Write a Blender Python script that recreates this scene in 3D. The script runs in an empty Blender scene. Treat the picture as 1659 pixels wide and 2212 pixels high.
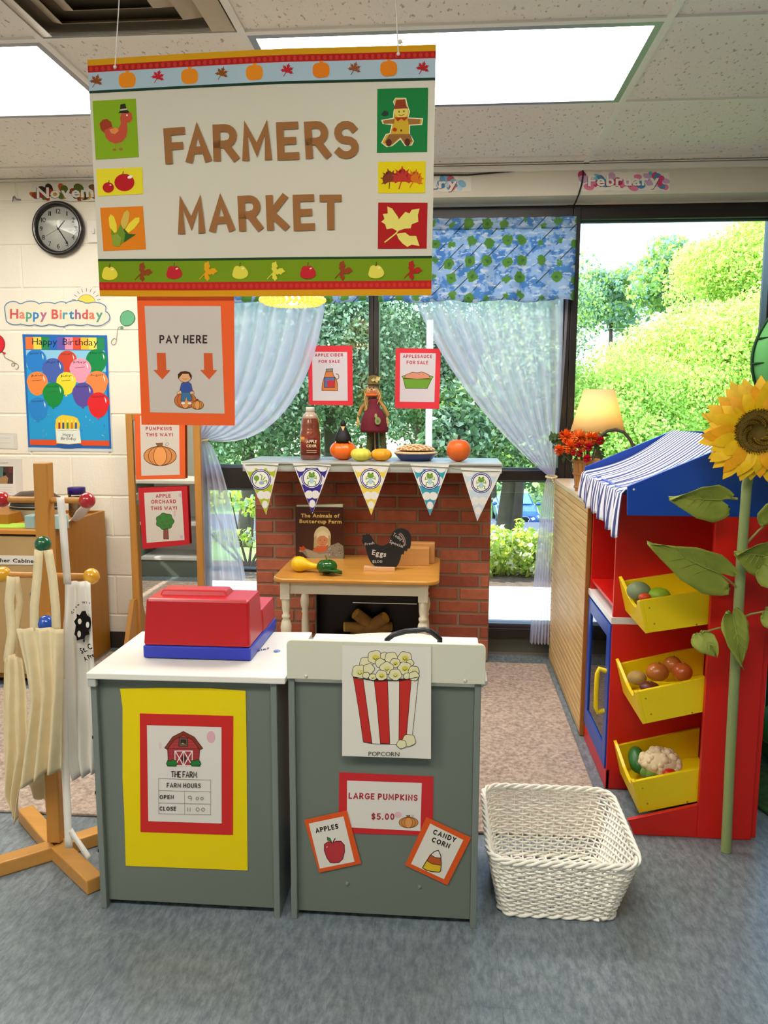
import bpy, math, random
import numpy as np
from mathutils import Vector, Matrix
random.seed(7); np.random.seed(7)
SC = bpy.context.scene
COL = SC.collection

# ---------------------------------------------------------------- camera
EYE = Vector((0.0, 0.0, 1.316)); FPX = 1700.0; IW, IH = 1659, 2212
YAW, PITCH, ROLL = math.radians(4.4626), math.radians(7.7446), math.radians(-0.1865)
_f = Vector((-math.sin(YAW)*math.cos(PITCH), math.cos(YAW)*math.cos(PITCH), -math.sin(PITCH)))
_r0 = Vector((math.cos(YAW), math.sin(YAW), 0)); _d0 = _f.cross(_r0)
_r = _r0*math.cos(ROLL) + _d0*math.sin(ROLL); _d = _d0*math.cos(ROLL) - _r0*math.sin(ROLL)
cam_data = bpy.data.cameras.new('camera'); cam = bpy.data.objects.new('camera', cam_data); COL.objects.link(cam)
cam.matrix_world = Matrix(((_r.x, -_d.x, -_f.x, EYE.x), (_r.y, -_d.y, -_f.y, EYE.y), (_r.z, -_d.z, -_f.z, EYE.z), (0, 0, 0, 1)))
cam_data.sensor_fit = 'VERTICAL'; cam_data.sensor_height = 36.0; cam_data.lens = FPX/IH*36.0
cam_data.clip_start = 0.05; cam_data.clip_end = 400
SC.camera = cam
# ---------------------------------------------------------------- light: sky, sun, exposure
w = bpy.data.worlds.new('world'); SC.world = w; w.use_nodes = True
nt = w.node_tree; bg = nt.nodes['Background']
sky = nt.nodes.new('ShaderNodeTexSky'); sky.sky_type = 'NISHITA'; sky.sun_disc = False
sky.sun_elevation = math.radians(50); sky.sun_rotation = math.radians(200); sky.air_density = 1.0; sky.dust_density = 0.6
nt.links.new(sky.outputs[0], bg.inputs[0]); bg.inputs[1].default_value = 1.25
sun_d = bpy.data.lights.new('sun', 'SUN'); sun_d.energy = 19.0; sun_d.angle = math.radians(0.6); sun_d.color = (1.0, 0.95, 0.85)
sun = bpy.data.objects.new('sun', sun_d); COL.objects.link(sun)
sun_dir = Vector((-0.80, 0.32, 0.80)).normalized()
sun.rotation_euler = sun_dir.to_track_quat('Z', 'Y').to_euler(); sun.location = (-8, 8, 12)
SC.view_settings.view_transform = 'Standard'; SC.view_settings.look = 'None'
SC.view_settings.exposure = 0.27; SC.view_settings.gamma = 1.0; SC.view_settings.use_curve_mapping = False
LAMP_STRENGTH = 14.0

# ---------------------------------------------------------------- geometry from the survey of the room
def ray(px, py):
    return _r*((px-IW/2)/FPX) + _d*((py-IH/2)/FPX) + _f
def WY(px, py, y): r = ray(px, py); return EYE + r*(y/r.y)
def WZ(px, py, z): r = ray(px, py); return EYE + r*((z-EYE.z)/r.z)
def WX(px, py, x): r = ray(px, py); return EYE + r*(x/r.x)
def plane(p0, n):
    p0 = Vector(p0); n = Vector(n).normalized()
    def f(px, py):
        r = ray(px, py); return EYE + r*((p0-EYE).dot(n)/r.dot(n))
    f.n = n
    return f
def PY(y): return plane((0, y, 0), (0, -1, 0))

# ---------------------------------------------------------------- materials
def lin(h):
    h = h.lstrip('#'); c = [int(h[i:i+2], 16)/255 for i in (0, 2, 4)]
    return tuple(x/12.92 if x <= 0.04045 else ((x+0.055)/1.055)**2.4 for x in c) + (1.0,)
MATS = {}
def mat(name, col, rough=0.6, metal=0.0, spec=0.4, var=0.0, scale=8.0, bump=0.0, bscale=60.0, stretch=None, emit=None, estr=1.0, coat=0.0, sheen=0.0, ior=1.45):
    key = name
    if key in MATS: return MATS[key]
    m = bpy.data.materials.new(name); m.use_nodes = True; MATS[key] = m
    nt = m.node_tree; b = nt.nodes['Principled BSDF']
    b.inputs['Base Color'].default_value = lin(col); b.inputs['Roughness'].default_value = rough
    b.inputs['Metallic'].default_value = metal; b.inputs['Specular IOR Level'].default_value = spec
    b.inputs['Coat Weight'].default_value = coat; b.inputs['Coat Roughness'].default_value = 0.15
    b.inputs['Sheen Weight'].default_value = sheen
    if emit: b.inputs['Emission Color'].default_value = lin(emit); b.inputs['Emission Strength'].default_value = estr
    if var > 0 or bump > 0:
        geo = nt.nodes.new('ShaderNodeNewGeometry'); mp = nt.nodes.new('ShaderNodeMapping')
        nt.links.new(geo.outputs['Position'], mp.inputs[0])
        if stretch: mp.inputs['Scale'].default_value = stretch
        if var > 0:
            n = nt.nodes.new('ShaderNodeTexNoise'); n.inputs['Scale'].default_value = scale; n.inputs['Detail'].default_value = 4
            nt.links.new(mp.outputs[0], n.inputs['Vector'])
            r = nt.nodes.new('ShaderNodeMapRange'); r.inputs[1].default_value = 0.3; r.inputs[2].default_value = 0.7
            r.inputs[3].default_value = 1-var; r.inputs[4].default_value = 1+var
            nt.links.new(n.outputs[0], r.inputs[0])
            h = nt.nodes.new('ShaderNodeHueSaturation'); h.inputs['Color'].default_value = lin(col)
            nt.links.new(r.outputs[0], h.inputs['Value']); nt.links.new(h.outputs[0], b.inputs['Base Color'])
        if bump > 0:
            n2 = nt.nodes.new('ShaderNodeTexNoise'); n2.inputs['Scale'].default_value = bscale; n2.inputs['Detail'].default_value = 3
            nt.links.new(mp.outputs[0], n2.inputs['Vector'])
            bp = nt.nodes.new('ShaderNodeBump'); bp.inputs['Strength'].default_value = bump; bp.inputs['Distance'].default_value = 0.003
            nt.links.new(n2.outputs[0], bp.inputs['Height']); nt.links.new(bp.outputs[0], b.inputs['Normal'])
    return m
def ink(h): return mat('ink_'+h.lstrip('#'), h, 0.75, spec=0.15)
def paint(name, h, rough=0.35): return mat(name, h, rough, var=0.03, scale=3)
def wood(name, h, rough=0.4, axis='X', var=0.16, coat=0.0):
    st = {'X': (1.2, 14, 14), 'Y': (14, 1.2, 14), 'Z': (14, 14, 1.2)}[axis]
    return mat(name, h, rough, var=var, scale=3.0, stretch=st, bump=0.04, bscale=8, coat=coat)
def nodes_mat(name):
    m = bpy.data.materials.new(name); m.use_nodes = True; MATS[name] = m
    return m, m.node_tree, m.node_tree.nodes['Principled BSDF']
def mixcol(nt, fac, a, b):
    mx = nt.nodes.new('ShaderNodeMix'); mx.data_type = 'RGBA'
    for sock, v in ((mx.inputs[0], fac), (mx.inputs[6], a), (mx.inputs[7], b)):
        if isinstance(v, (int, float)): sock.default_value = v
        elif isinstance(v, tuple): sock.default_value = v
        else: nt.links.new(v, sock)
    return mx.outputs[2]
def ramp(nt, src, lo, hi, a=0.0, b=1.0):
    r = nt.nodes.new('ShaderNodeMapRange'); nt.links.new(src, r.inputs[0])
    for i, v in enumerate((lo, hi, a, b)): r.inputs[i+1].default_value = v
    return r.outputs[0]
def pos_vec(nt, sc=(1, 1, 1), rot=(0, 0, 0)):
    g = nt.nodes.new('ShaderNodeNewGeometry'); mp = nt.nodes.new('ShaderNodeMapping'); nt.links.new(g.outputs['Position'], mp.inputs[0])
    mp.inputs['Scale'].default_value = sc; mp.inputs['Rotation'].default_value = rot
    return mp.outputs[0]
def noise(nt, vec, scale, detail=3, rough=0.5):
    n = nt.nodes.new('ShaderNodeTexNoise'); n.inputs['Scale'].default_value = scale; n.inputs['Detail'].default_value = detail
    n.inputs['Roughness'].default_value = rough
    if vec is not None: nt.links.new(vec, n.inputs['Vector'])
    return n.outputs[0]

# ---------------------------------------------------------------- mesh builder
def base_of(o):
    v = Vector((0, 0, 0))
    while o is not None: v += Vector(o.location); o = o.parent
    return v
class MB:
    def __init__(s): s.v = []; s.f = []; s.mi = []; s.sm = []; s.mats = []
    def _m(s, m):
        if m not in s.mats: s.mats.append(m)
        return s.mats.index(m)
    def add(s, vs, fs, m, smooth=False):
        b = len(s.v); s.v += [tuple(v) for v in vs]; i = s._m(m)
        for f in fs: s.f.append(tuple(b+k for k in f)); s.mi.append(i); s.sm.append(smooth)
        return s
    def box(s, x0, x1, y0, y1, z0, z1, m, M=None):
        vs = [Vector((x, y, z)) for x in (x0, x1) for y in (y0, y1) for z in (z0, z1)]
        if M is not None: vs = [M @ v for v in vs]
        return s.add(vs, [(0, 1, 3, 2), (4, 6, 7, 5), (0, 4, 5, 1), (2, 3, 7, 6), (0, 2, 6, 4), (1, 5, 7, 3)], m)
    def prism(s, pts, ext, m, smooth=False):
        pts = [Vector(p) for p in pts]; ext = Vector(ext); n = len(pts)
        vs = pts + [p+ext for p in pts]
        nrm = Vector((0, 0, 0))
        for i in range(n): nrm += pts[i].cross(pts[(i+1) % n])
        fs = [tuple(range(n)), tuple(range(2*n-1, n-1, -1))] + [((i+1) % n, i, n+i, n+(i+1) % n) for i in range(n)]
        if nrm.dot(ext) > 0: fs = [tuple(reversed(f)) for f in fs]
        return s.add(vs, fs, m, smooth)
    def cyl(s, p0, p1, r0, r1, m, n=14, smooth=True, caps=True):
        return s.tube([p0, p1], [r0, r1], m, n, smooth=smooth, caps=caps)
    def tube(s, pts, rad, m, n=8, closed=False, smooth=True, caps=True, flat=1.0, up=None):
        pts = [Vector(p) for p in pts]; N = len(pts)
        if not isinstance(rad, (list, tuple)): rad = [rad]*N
        vs = []; prev = None
        for i, p in enumerate(pts):
            a = pts[(i-1) % N] if (closed or i > 0) else p; b = pts[(i+1) % N] if (closed or i < N-1) else p
            t = (b-a).normalized() if (b-a).length > 1e-9 else Vector((0, 0, 1))
            if prev is None:
                u0 = Vector(up) if up else (Vector((0, 0, 1)) if abs(t.z) < 0.9 else Vector((1, 0, 0)))
                u = (u0 - t*u0.dot(t)).normalized()
            else: u = (prev - t*prev.dot(t)).normalized()
            prev = u; w_ = t.cross(u)
            for k in range(n):
                a_ = 2*math.pi*k/n
                vs.append(p + (u*math.cos(a_)*flat + w_*math.sin(a_))*rad[i])
        fs = []
        for i in range(N if closed else N-1):
            j = (i+1) % N
            for k in range(n): fs.append((i*n+k, i*n+(k+1) % n, j*n+(k+1) % n, j*n+k))
        s.add(vs, fs, m, smooth)
        if caps and not closed:
            s.add(vs[:n], [tuple(reversed(range(n)))], m); s.add(vs[-n:], [tuple(range(n))], m)
        return s
    def lathe(s, prof, base, m, n=24, M=None, smooth=True, fn=None, cap=(True, True)):
        base = Vector(base); vs = []; fs = []
        for (r, z) in prof:
            for k in range(n):
                a = 2*math.pi*k/n; rr = r*(fn(a, z) if fn else 1)
                v = Vector((rr*math.cos(a), rr*math.sin(a), z))
                vs.append((M @ v if M is not None else v) + base)
        for i in range(len(prof)-1):
            for k in range(n): fs.append((i*n+k, i*n+(k+1) % n, (i+1)*n+(k+1) % n, (i+1)*n+k))
        if prof[0][0] > 1e-5 and cap[0]: fs.append(tuple(reversed(range(n))))
        if prof[-1][0] > 1e-5 and cap[1]: fs.append(tuple(range((len(prof)-1)*n, len(prof)*n)))
        return s.add(vs, fs, m, smooth)
    def ell(s, c, r, m, nu=20, nv=12, fn=None, M=None, smooth=True):
        c = Vector(c); vs = []; fs = []
        if not isinstance(r, (list, tuple)): r = (r, r, r)
        for i in range(nv+1):
            th = math.pi*i/nv
            for k in range(nu):
                a = 2*math.pi*k/nu; d = Vector((math.sin(th)*math.cos(a), math.sin(th)*math.sin(a), -math.cos(th)))
                q = fn(d, a, th) if fn else 1.0
                v = Vector((d.x*r[0]*q, d.y*r[1]*q, d.z*r[2]*q)) if not isinstance(q, Vector) else q
                vs.append((M @ v if M is not None else v) + c)
        for i in range(nv):
            for k in range(nu): fs.append((i*nu+k, i*nu+(k+1) % nu, (i+1)*nu+(k+1) % nu, (i+1)*nu+k))
        return s.add(vs, fs, m, smooth)
    def grid(s, fn, nu, nv, m, smooth=True, closed_u=False):
        vs = [fn(i/nu, j/nv) for j in range(nv+1) for i in range(nu+1)]
        fs = [(j*(nu+1)+i, j*(nu+1)+i+1, (j+1)*(nu+1)+i+1, (j+1)*(nu+1)+i) for j in range(nv) for i in range(nu)]
        return s.add(vs, fs, m, smooth)
    def build(s, name, parent=None, bevel=0.0, thick=0.0, local=False, origin=None, subsurf=0):
        me = bpy.data.meshes.new(name); v = np.array([tuple(p) for p in s.v], dtype=float)
        if local: off = Vector((0, 0, 0))
        elif parent is not None: off = base_of(parent)
        else:
            off = Vector(origin) if origin else Vector(((v[:, 0].min()+v[:, 0].max())/2, (v[:, 1].min()+v[:, 1].max())/2, v[:, 2].min()))
        v = v - np.array(off)
        me.from_pydata([tuple(p) for p in v], [], s.f)
        for m in s.mats: me.materials.append(m)
        me.polygons.foreach_set('material_index', s.mi); me.polygons.foreach_set('use_smooth', s.sm)
        me.update()
        o = bpy.data.objects.new(name, me); COL.objects.link(o)
        if parent is not None: o.parent = parent
        elif not local: o.location = off
        if thick: md = o.modifiers.new('solid', 'SOLIDIFY'); md.thickness = thick; md.offset = 0
        if bevel: md = o.modifiers.new('bevel', 'BEVEL'); md.width = bevel; md.segments = 2; md.limit_method = 'ANGLE'
        if subsurf: md = o.modifiers.new('sub', 'SUBSURF'); md.levels = subsurf; md.render_levels = subsurf
        return o
def tag(o, label=None, cat=None, group=None, kind=None):
    if label: o['label'] = label
    if cat: o['category'] = cat
    if group: o['group'] = group
    if kind: o['kind'] = kind
    return o
def thing(name, loc, label=None, cat=None, group=None, kind=None, rz=0.0):
    o = bpy.data.objects.new(name, None); COL.objects.link(o); o.location = loc; o.rotation_euler = (0, 0, rz)
    o.empty_display_size = 0.05
    return tag(o, label, cat, group, kind)
def bx(name, parent, x0, x1, y0, y1, z0, z1, m, bevel=0.0):
    return MB().box(x0, x1, y0, y1, z0, z1, m).build(name, parent, bevel)

# ---------------------------------------------------------------- flat print: lettering and drawings laid on a real sheet
def arc(cx, cy, rx, ry, a0, a1, n=8):
    return [(cx+rx*math.cos(math.radians(a0+(a1-a0)*i/n)), cy+ry*math.sin(math.radians(a0+(a1-a0)*i/n))) for i in range(n+1)]
def _b(*a): return [list(x) for x in a]
STROKES = {
 'A': (.72, _b([(0, 0), (.36, 1), (.72, 0)], [(.12, .3), (.6, .3)])),
 'B': (.55, _b([(0, 0), (0, 1), (.3, 1)]+arc(.3, .76, .22, .24, 90, -90)+[(0, .52)], [(.3, .52)]+arc(.3, .26, .25, .26, 90, -90)+[(0, 0)])),
 'C': (.68, _b(arc(.38, .5, .38, .5, 48, 312, 14))),
 'D': (.66, _b([(0, 0), (0, 1), (.2, 1)]+arc(.2, .5, .46, .5, 90, -90, 12)+[(0, 0)])),
 'E': (.5, _b([(.5, 1), (0, 1), (0, 0), (.5, 0)], [(0, .5), (.42, .5)])),
 'F': (.5, _b([(.52, 1), (0, 1), (0, 0)], [(0, .5), (.42, .5)])),
 'G': (.72, _b(arc(.4, .5, .4, .5, 50, 350, 14)+[(.45, .44)])),
 'H': (.6, _b([(0, 0), (0, 1)], [(.6, 0), (.6, 1)], [(0, .5), (.6, .5)])),
 'I': (.02, _b([(0, 0), (0, 1)])), 'J': (.4, _b([(.4, 1), (.4, .22)]+arc(.2, .22, .2, .22, 0, -160, 6))),
 'K': (.6, _b([(0, 0), (0, 1)], [(.58, 1), (.06, .48), (.6, 0)])),
 'L': (.46, _b([(0, 1), (0, 0), (.46, 0)])), 'M': (.8, _b([(0, 0), (.04, 1), (.4, .25), (.76, 1), (.8, 0)])),
 'N': (.62, _b([(0, 0), (0, 1), (.62, 0), (.62, 1)])), 'O': (.76, _b(arc(.38, .5, .38, .5, 90, 450, 18))),
 'P': (.54, _b([(0, 0), (0, 1), (.28, 1)]+arc(.28, .73, .25, .27, 90, -90)+[(0, .46)])),
 'R': (.58, _b([(0, 0), (0, 1), (.28, 1)]+arc(.28, .73, .25, .27, 90, -90)+[(0, .46)], [(.26, .46), (.58, 0)])),
 'S': (.52, _b(arc(.27, .74, .25, .26, 25, 265, 9)+arc(.26, .25, .27, .25, 88, -150, 9))),
 'T': (.62, _b([(0, 1), (.62, 1)], [(.31, 1), (.31, 0)])), 'U': (.6, _b([(0, 1), (0, .3)]+arc(.3, .3, .3, .3, 180, 360, 8)+[(.6, 1)])),
 'V': (.66, _b([(0, 1), (.33, 0), (.66, 1)])), 'W': (.9, _b([(0, 1), (.22, 0), (.45, .8), (.68, 0), (.9, 1)])),
 'X': (.6, _b([(0, 0), (.6, 1)], [(0, 1), (.6, 0)])), 'Y': (.62, _b([(0, 1), (.31, .48), (.62, 1)], [(.31, .48), (.31, 0)])),
 '$': (.5, _b(arc(.26, .72, .24, .22, 25, 265, 8)+arc(.25, .28, .25, .22, 88, -150, 8), [(.26, -.1), (.26, 1.1)])),
 '5': (.5, _b([(.48, 1), (.06, 1), (.03, .58)]+arc(.22, .3, .27, .3, 100, -140, 10))),
 '0': (.52, _b(arc(.26, .5, .26, .5, 90, 450, 16))), '9': (.46, _b(arc(.23, .72, .22, .28, 0, 360, 12), [(.45, .8), (.42, .3), (.36, 0)])),
 '1': (.02, _b([(0, 0), (0, 1)])), '.': (.04, _b([(0, 0), (0, .06)])), '!': (.04, _b([(0, .3), (0, 1)], [(0, 0), (0, .06)])),
 "'": (.04, _b([(0, .8), (0, 1)])),
}
_glyphs = {}
def _make_glyphs():
    objs = []
    for bold in (0, 1):
        for ch in map(chr, range(33, 127)):
            cu = bpy.data.curves.new('g', 'FONT'); cu.body = ch; cu.size = 1; cu.resolution_u = 2; cu.offset = 0.028 if bold else 0.0
            o = bpy.data.objects.new('g', cu); COL.objects.link(o); objs.append((ch, bold, o))
    dg = bpy.context.evaluated_depsgraph_get()
    for ch, bold, o in objs:
        me = bpy.data.meshes.new_from_object(o.evaluated_get(dg))
        vs = [(v.co.x, v.co.y) for v in me.vertices]; fs = [tuple(p.vertices) for p in me.polygons]
        x0 = min((v[0] for v in vs), default=0); x1 = max((v[0] for v in vs), default=.2)
        _glyphs[(ch, bold)] = ([(x-x0, y) for x, y in vs], fs, x1-x0)
        bpy.data.meshes.remove(me)
    for ch, bold, o in objs:
        cu = o.data; bpy.data.objects.remove(o); bpy.data.curves.remove(cu)
_make_glyphs()
class Art:
    def __init__(s, pf, crop=(0, 0, 1), step=0.00003, base=0.0006):
        s.pf = pf; s.c = crop; s.mb = MB(); s.k = 0; s.step = step; s.base = base
    def P(s, x, y): return (s.c[0]+x/s.c[2], s.c[1]+y/s.c[2])
    def W(s, p, lift): return s.pf(*s.P(*p)) + s.pf.n*(s.base+lift)
    def nxt(s): s.k += 1; return s.k*s.step
    def poly(s, pts, col, same=False):
        if not same: s.k += 1
        L = s.k*s.step; vs = [s.W(p, L) for p in pts]
        n = len(vs); nm = Vector((0, 0, 0))
        for i in range(n): nm += (vs[i]-vs[0]).cross(vs[(i+1) % n]-vs[0])
        f = tuple(range(n)) if nm.dot(s.pf.n) > 0 else tuple(reversed(range(n)))
        s.mb.add(vs, [f], ink(col)); return s
    def ell(s, cx_, cy_, rx, ry, col, rot=0, n=20, same=False, a0=0, a1=360):
        c, sn = math.cos(math.radians(rot)), math.sin(math.radians(rot))
        pts = [(cx_+c*x-sn*y, cy_+sn*x+c*y) for x, y in arc(0, 0, rx, ry, a0, a1, n)[:(n if a1-a0 >= 360 else n+1)]]
        return s.poly(pts, col, same)
    def line(s, pts, w_, col, closed=False, same=False):
        if not same: s.k += 1
        L = s.k*s.step; P = [Vector(p) for p in pts]; n = len(P); lo = []; hi = []
        for i in range(n):
            d1 = (P[i]-P[i-1]) if (i > 0 or closed) else (P[1]-P[0]); d2 = (P[(i+1) % n]-P[i]) if (i < n-1 or closed) else (P[-1]-P[-2])
            if d1.length < 1e-6: d1 = d2
            if d2.length < 1e-6: d2 = d1
            d1.normalize(); d2.normalize(); n1 = Vector((-d1.y, d1.x)); n2 = Vector((-d2.y, d2.x)); m = n1+n2
            if m.length < 0.3: m = n1.copy(); q = 1
            else: m.normalize(); q = 1/max(0.5, m.dot(n1))
            lo.append(P[i]-m*(w_/2*q)); hi.append(P[i]+m*(w_/2*q))
        vs = [s.W(p, L) for p in lo]+[s.W(p, L) for p in hi]; fs = []
        for i in range(n if closed else n-1):
            j = (i+1) % n; f = (i, j, n+j, n+i)
            nm = (vs[f[1]]-vs[f[0]]).cross(vs[f[2]]-vs[f[0]])
            fs.append(f if nm.dot(s.pf.n) > 0 else tuple(reversed(f)))
        s.mb.add(vs, fs, ink(col)); return s
    def op(s, pts, fill, out='#2a2018', w_=4): s.poly(pts, fill); s.line(pts, w_, out, closed=True); return s
    def oell(s, cx_, cy_, rx, ry, fill, out='#2a2018', w_=4, rot=0, n=20):
        c, sn = math.cos(math.radians(rot)), math.sin(math.radians(rot))
        return s.op([(cx_+c*x-sn*y, cy_+sn*x+c*y) for x, y in arc(0, 0, rx, ry, 0, 360, n)[:n]], fill, out, w_)
    def stext(s, txt, p0, p1, h, w_, col, gap=.26, space=.42):
        wr = w_/h; W_ = 0; items = []
        for ch in txt:
            if ch == ' ': W_ += space; continue
            g = STROKES[ch]; items.append((W_, g)); W_ += g[0]+wr+gap
        W_ -= gap; p0 = Vector(p0); p1 = Vector(p1); ux = (p1-p0)/W_; up = Vector(((p1-p0).y, -(p1-p0).x)).normalized()*h
        s.k += 1
        for x0, g in items:
            for st in g[1]:
                pts = [p0+ux*(x0+wr/2+x)+up*(wr/2+y*(1-wr)) for x, y in st]
                if len(pts) > 1:
                    e = [(pts[0]-pts[1]), (pts[-1]-pts[-2])]
                    closed = (pts[0]-pts[-1]).length < 1e-3
                    if closed: pts = pts[:-1]
                    else:
                        if e[0].length: pts[0] = pts[0]+e[0].normalized()*w_*.4
                        if e[1].length: pts[-1] = pts[-1]+e[1].normalized()*w_*.4
                s.line([tuple(p) for p in pts], w_, col, closed=closed, same=True)
                s.k += 0.12
        s.k = math.ceil(s.k); return s
    def btext(s, txt, p0, p1, h, col, bold=1, gap=.07, cols=None):
        W_ = 0; it = []
        for ch in txt:
            if ch == ' ': W_ += .3; continue
            g = _glyphs[(ch, bold)]; it.append((W_, g)); W_ += g[2]+gap
        W_ -= gap; p0 = Vector(p0); p1 = Vector(p1); ux = (p1-p0)/W_; up = Vector(((p1-p0).y, -(p1-p0).x)).normalized()*(h/0.72)
        s.k += 1; L = s.k*s.step
        for n_, (x0, g) in enumerate(it):
            vs = [s.W(tuple(p0+ux*(x0+x)+up*y), L) for x, y in g[0]]
            fs = []
            for f in g[1]:
                nm = (vs[f[1]]-vs[f[0]]).cross(vs[f[2]]-vs[f[0]]); fs.append(f if nm.dot(s.pf.n) > 0 else tuple(reversed(f)))
            s.mb.add(vs, fs, ink(cols[n_ % len(cols)] if cols else col))
        return s
    def build(s, name, parent): return s.mb.build(name, parent)
def crom(pts, n=6):
    P = [Vector(p) for p in pts]; P = [P[0]]+P+[P[-1]]; out = []
    for i in range(1, len(P)-2):
        for k in range(n):
            t = k/n; a, b, c, d = P[i-1:i+3]; out.append(.5*((2*b)+(c-a)*t+(2*a-5*b+4*c-d)*t*t+(3*b-a-3*c+d)*t**3))
    return out+[P[-2]]
def sheet(name, pf, pts, m, thick=0.0012, lift=0.0, parent=None, crop=(0, 0, 1)):
    q = [pf(crop[0]+x/crop[2], crop[1]+y/crop[2])+pf.n*lift for x, y in pts]
    return MB().prism(q, pf.n*thick, m).build(name, parent)
# small drawn motifs (a = Art, x/y/r in its crop units)
def m_apple(a, x, y, r, col, hl='#f2d9c8'):
    pts = [(x+r*(1+.12*math.sin(3*t+.6))*math.cos(t), y+r*(.98+.1*math.cos(2*t))*math.sin(t)-r*(.0 if abs(math.cos(t)) > .25 or math.sin(t) > 0 else -.16)) for t in [i*math.pi/12 for i in range(24)]]
    a.poly(pts, col); a.line([(x, y-r*.75), (x+r*.08, y-r*1.3)], r*.1, '#5a4a20'); a.ell(x+r*.4, y-r*.5, r*.18, r*.1, hl, rot=-20, n=8)
def m_pump(a, x, y, r, col='#e58a1c'):
    a.poly([(x+r*1.08*math.cos(t)*(1-.05*math.cos(4*t)), y+r*.98*math.sin(t)*(1-.07*math.cos(4*t+.4))) for t in [i*math.pi/14 for i in range(28)]], col)
    a.poly([(x-r*.12, y-r*.85), (x-r*.25, y-r*1.12), (x+r*.3, y-r*1.15), (x+r*.12, y-r*.85)], col)
def m_maple(a, x, y, r, col, rot=0, spikes=5):
    pts = []; n = spikes*2+2
    for i in range(spikes):
        t = math.radians(-90+rot+(i-(spikes-1)/2)*(250/spikes)); L = r*(1 if i == spikes//2 else .9)
        for dt, k in ((-.40, .42), (-.30, .74), (-.13, .72), (0, 1.0), (.13, .72), (.30, .74), (.40, .42)): pts.append((x+L*k*math.cos(t+dt), y+L*k*math.sin(t+dt)))
    tb = math.radians(90+rot); pts.append((x+r*.25*math.cos(tb), y+r*.25*math.sin(tb)))
    a.poly(pts, col); a.line([(x, y), (x+r*.85*math.cos(tb+.3), y+r*.85*math.sin(tb+.3))], r*.08, col)
def m_leaf3(a, x, y, r, col, rot=0):
    for da, L in ((-62, 1.0), (10, 1.05), (95, .8)):
        t = math.radians(da+rot-20); c, sn = math.cos(t), math.sin(t)
        pr = [(0, 0), (.3, .34), (.42, .26), (.6, .4), (.7, .26), (1, .12), (.86, -.08), (.82, -.26), (.55, -.3), (.4, -.2), (.3, -.3)]
        a.poly([(x+r*L*(c*u-sn*v*.8), y+r*L*(sn*u+c*v*.8)) for u, v in pr], col)
    a.line([(x, y), (x-r*.55, y+r*.6)], r*.07, col)
def m_rpump(a, cx_, cy_, w_, h_, fill='#dd8e4a', out='#4a2c12', lw=5, tendril=True):
    a.oell(cx_, cy_, w_, h_, fill, out, lw, n=28)
    for k in (.72, .4): 
        a.oell(cx_, cy_, w_*k, h_, fill if k > .5 else '#e49a58', out, lw*.8, n=24)
    a.op([(cx_-w_*.1, cy_-h_*.92), (cx_-w_*.26, cy_-h_*1.3), (cx_+w_*.16, cy_-h_*1.35), (cx_+w_*.12, cy_-h_*.92)], '#8a5a34', out, lw*.7)
    if tendril: a.line([(cx_+w_*.2+w_*.16*math.sin(t)*(1-t/9)+w_*.2, cy_-h_*1.2-h_*.2*math.cos(t)*(1-t/9)) for t in [i*.5 for i in range(16)]], lw*.6, '#7a6a5a')
# ================================================================= THE ROOM
H = 2.438; YL = 4.03; YW = 4.12; XW = -1.34
# --- materials of the shell
def floor_mat():
    m, nt, b = nodes_mat('vinyl_tile')
    v = pos_vec(nt, (1, .38, 1)); n1 = noise(nt, v, 62, 5, .7); n2 = noise(nt, pos_vec(nt, (1, 1, 1)), 2.2, 3)
    c1 = mixcol(nt, ramp(nt, n1, .38, .64), lin('#66727a'), lin('#8b979d'))
    c2 = mixcol(nt, ramp(nt, n2, .3, .75, 0, .4), c1, lin('#5f6a70')); nt.links.new(c2, b.inputs['Base Color'])
    b.inputs['Roughness'].default_value = .27; b.inputs['Specular IOR Level'].default_value = .55
    return m
def carpet_mat():
    m, nt, b = nodes_mat('carpet')
    n1 = noise(nt, pos_vec(nt), 60, 4, .7); n2 = noise(nt, pos_vec(nt), 9, 3)
    c = mixcol(nt, ramp(nt, n1, .35, .65), lin('#917e72'), lin('#cdbbac')); c = mixcol(nt, ramp(nt, n2, .35, .7, 0, .3), c, lin('#a8988c'))
    nt.links.new(c, b.inputs['Base Color']); b.inputs['Roughness'].default_value = .95; b.inputs['Specular IOR Level'].default_value = .1
    bp = nt.nodes.new('ShaderNodeBump'); bp.inputs['Strength'].default_value = .5; bp.inputs['Distance'].default_value = .004
    nt.links.new(noise(nt, pos_vec(nt), 260, 2), bp.inputs['Height']); nt.links.new(bp.outputs[0], b.inputs['Normal'])
    return m
def ceil_mat():
    m, nt, b = nodes_mat('acoustic_tile')
    n1 = noise(nt, pos_vec(nt, (1, .45, 1)), 75, 3, .6); n2 = noise(nt, pos_vec(nt), 300, 2)
    c = mixcol(nt, ramp(nt, n1, .60, .68), lin('#f0ede4'), lin('#b5ad9c')); c = mixcol(nt, ramp(nt, n2, .5, .8, 0, .25), c, lin('#cfc9bc'))
    nt.links.new(c, b.inputs['Base Color']); b.inputs['Roughness'].default_value = .95
    bp = nt.nodes.new('ShaderNodeBump'); bp.inputs['Strength'].default_value = .35; bp.inputs['Distance'].default_value = .003; bp.invert = True
    nt.links.new(n1, bp.inputs['Height']); nt.links.new(bp.outputs[0], b.inputs['Normal'])
    return m
M_FLOOR = floor_mat(); M_CARP = carpet_mat(); M_CEIL = ceil_mat()
M_BLOCK = mat('painted_block', '#eee8d6', .6, var=.02, scale=5, bump=.35, bscale=120)
M_WALL = mat('painted_wall', '#ddd8c8', .7, var=.02, scale=3)
M_GRID = mat('ceiling_grid', '#ecebe4', .5)
M_BRONZE = mat('bronze_frame', '#1e1714', .38, spec=.5)
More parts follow.
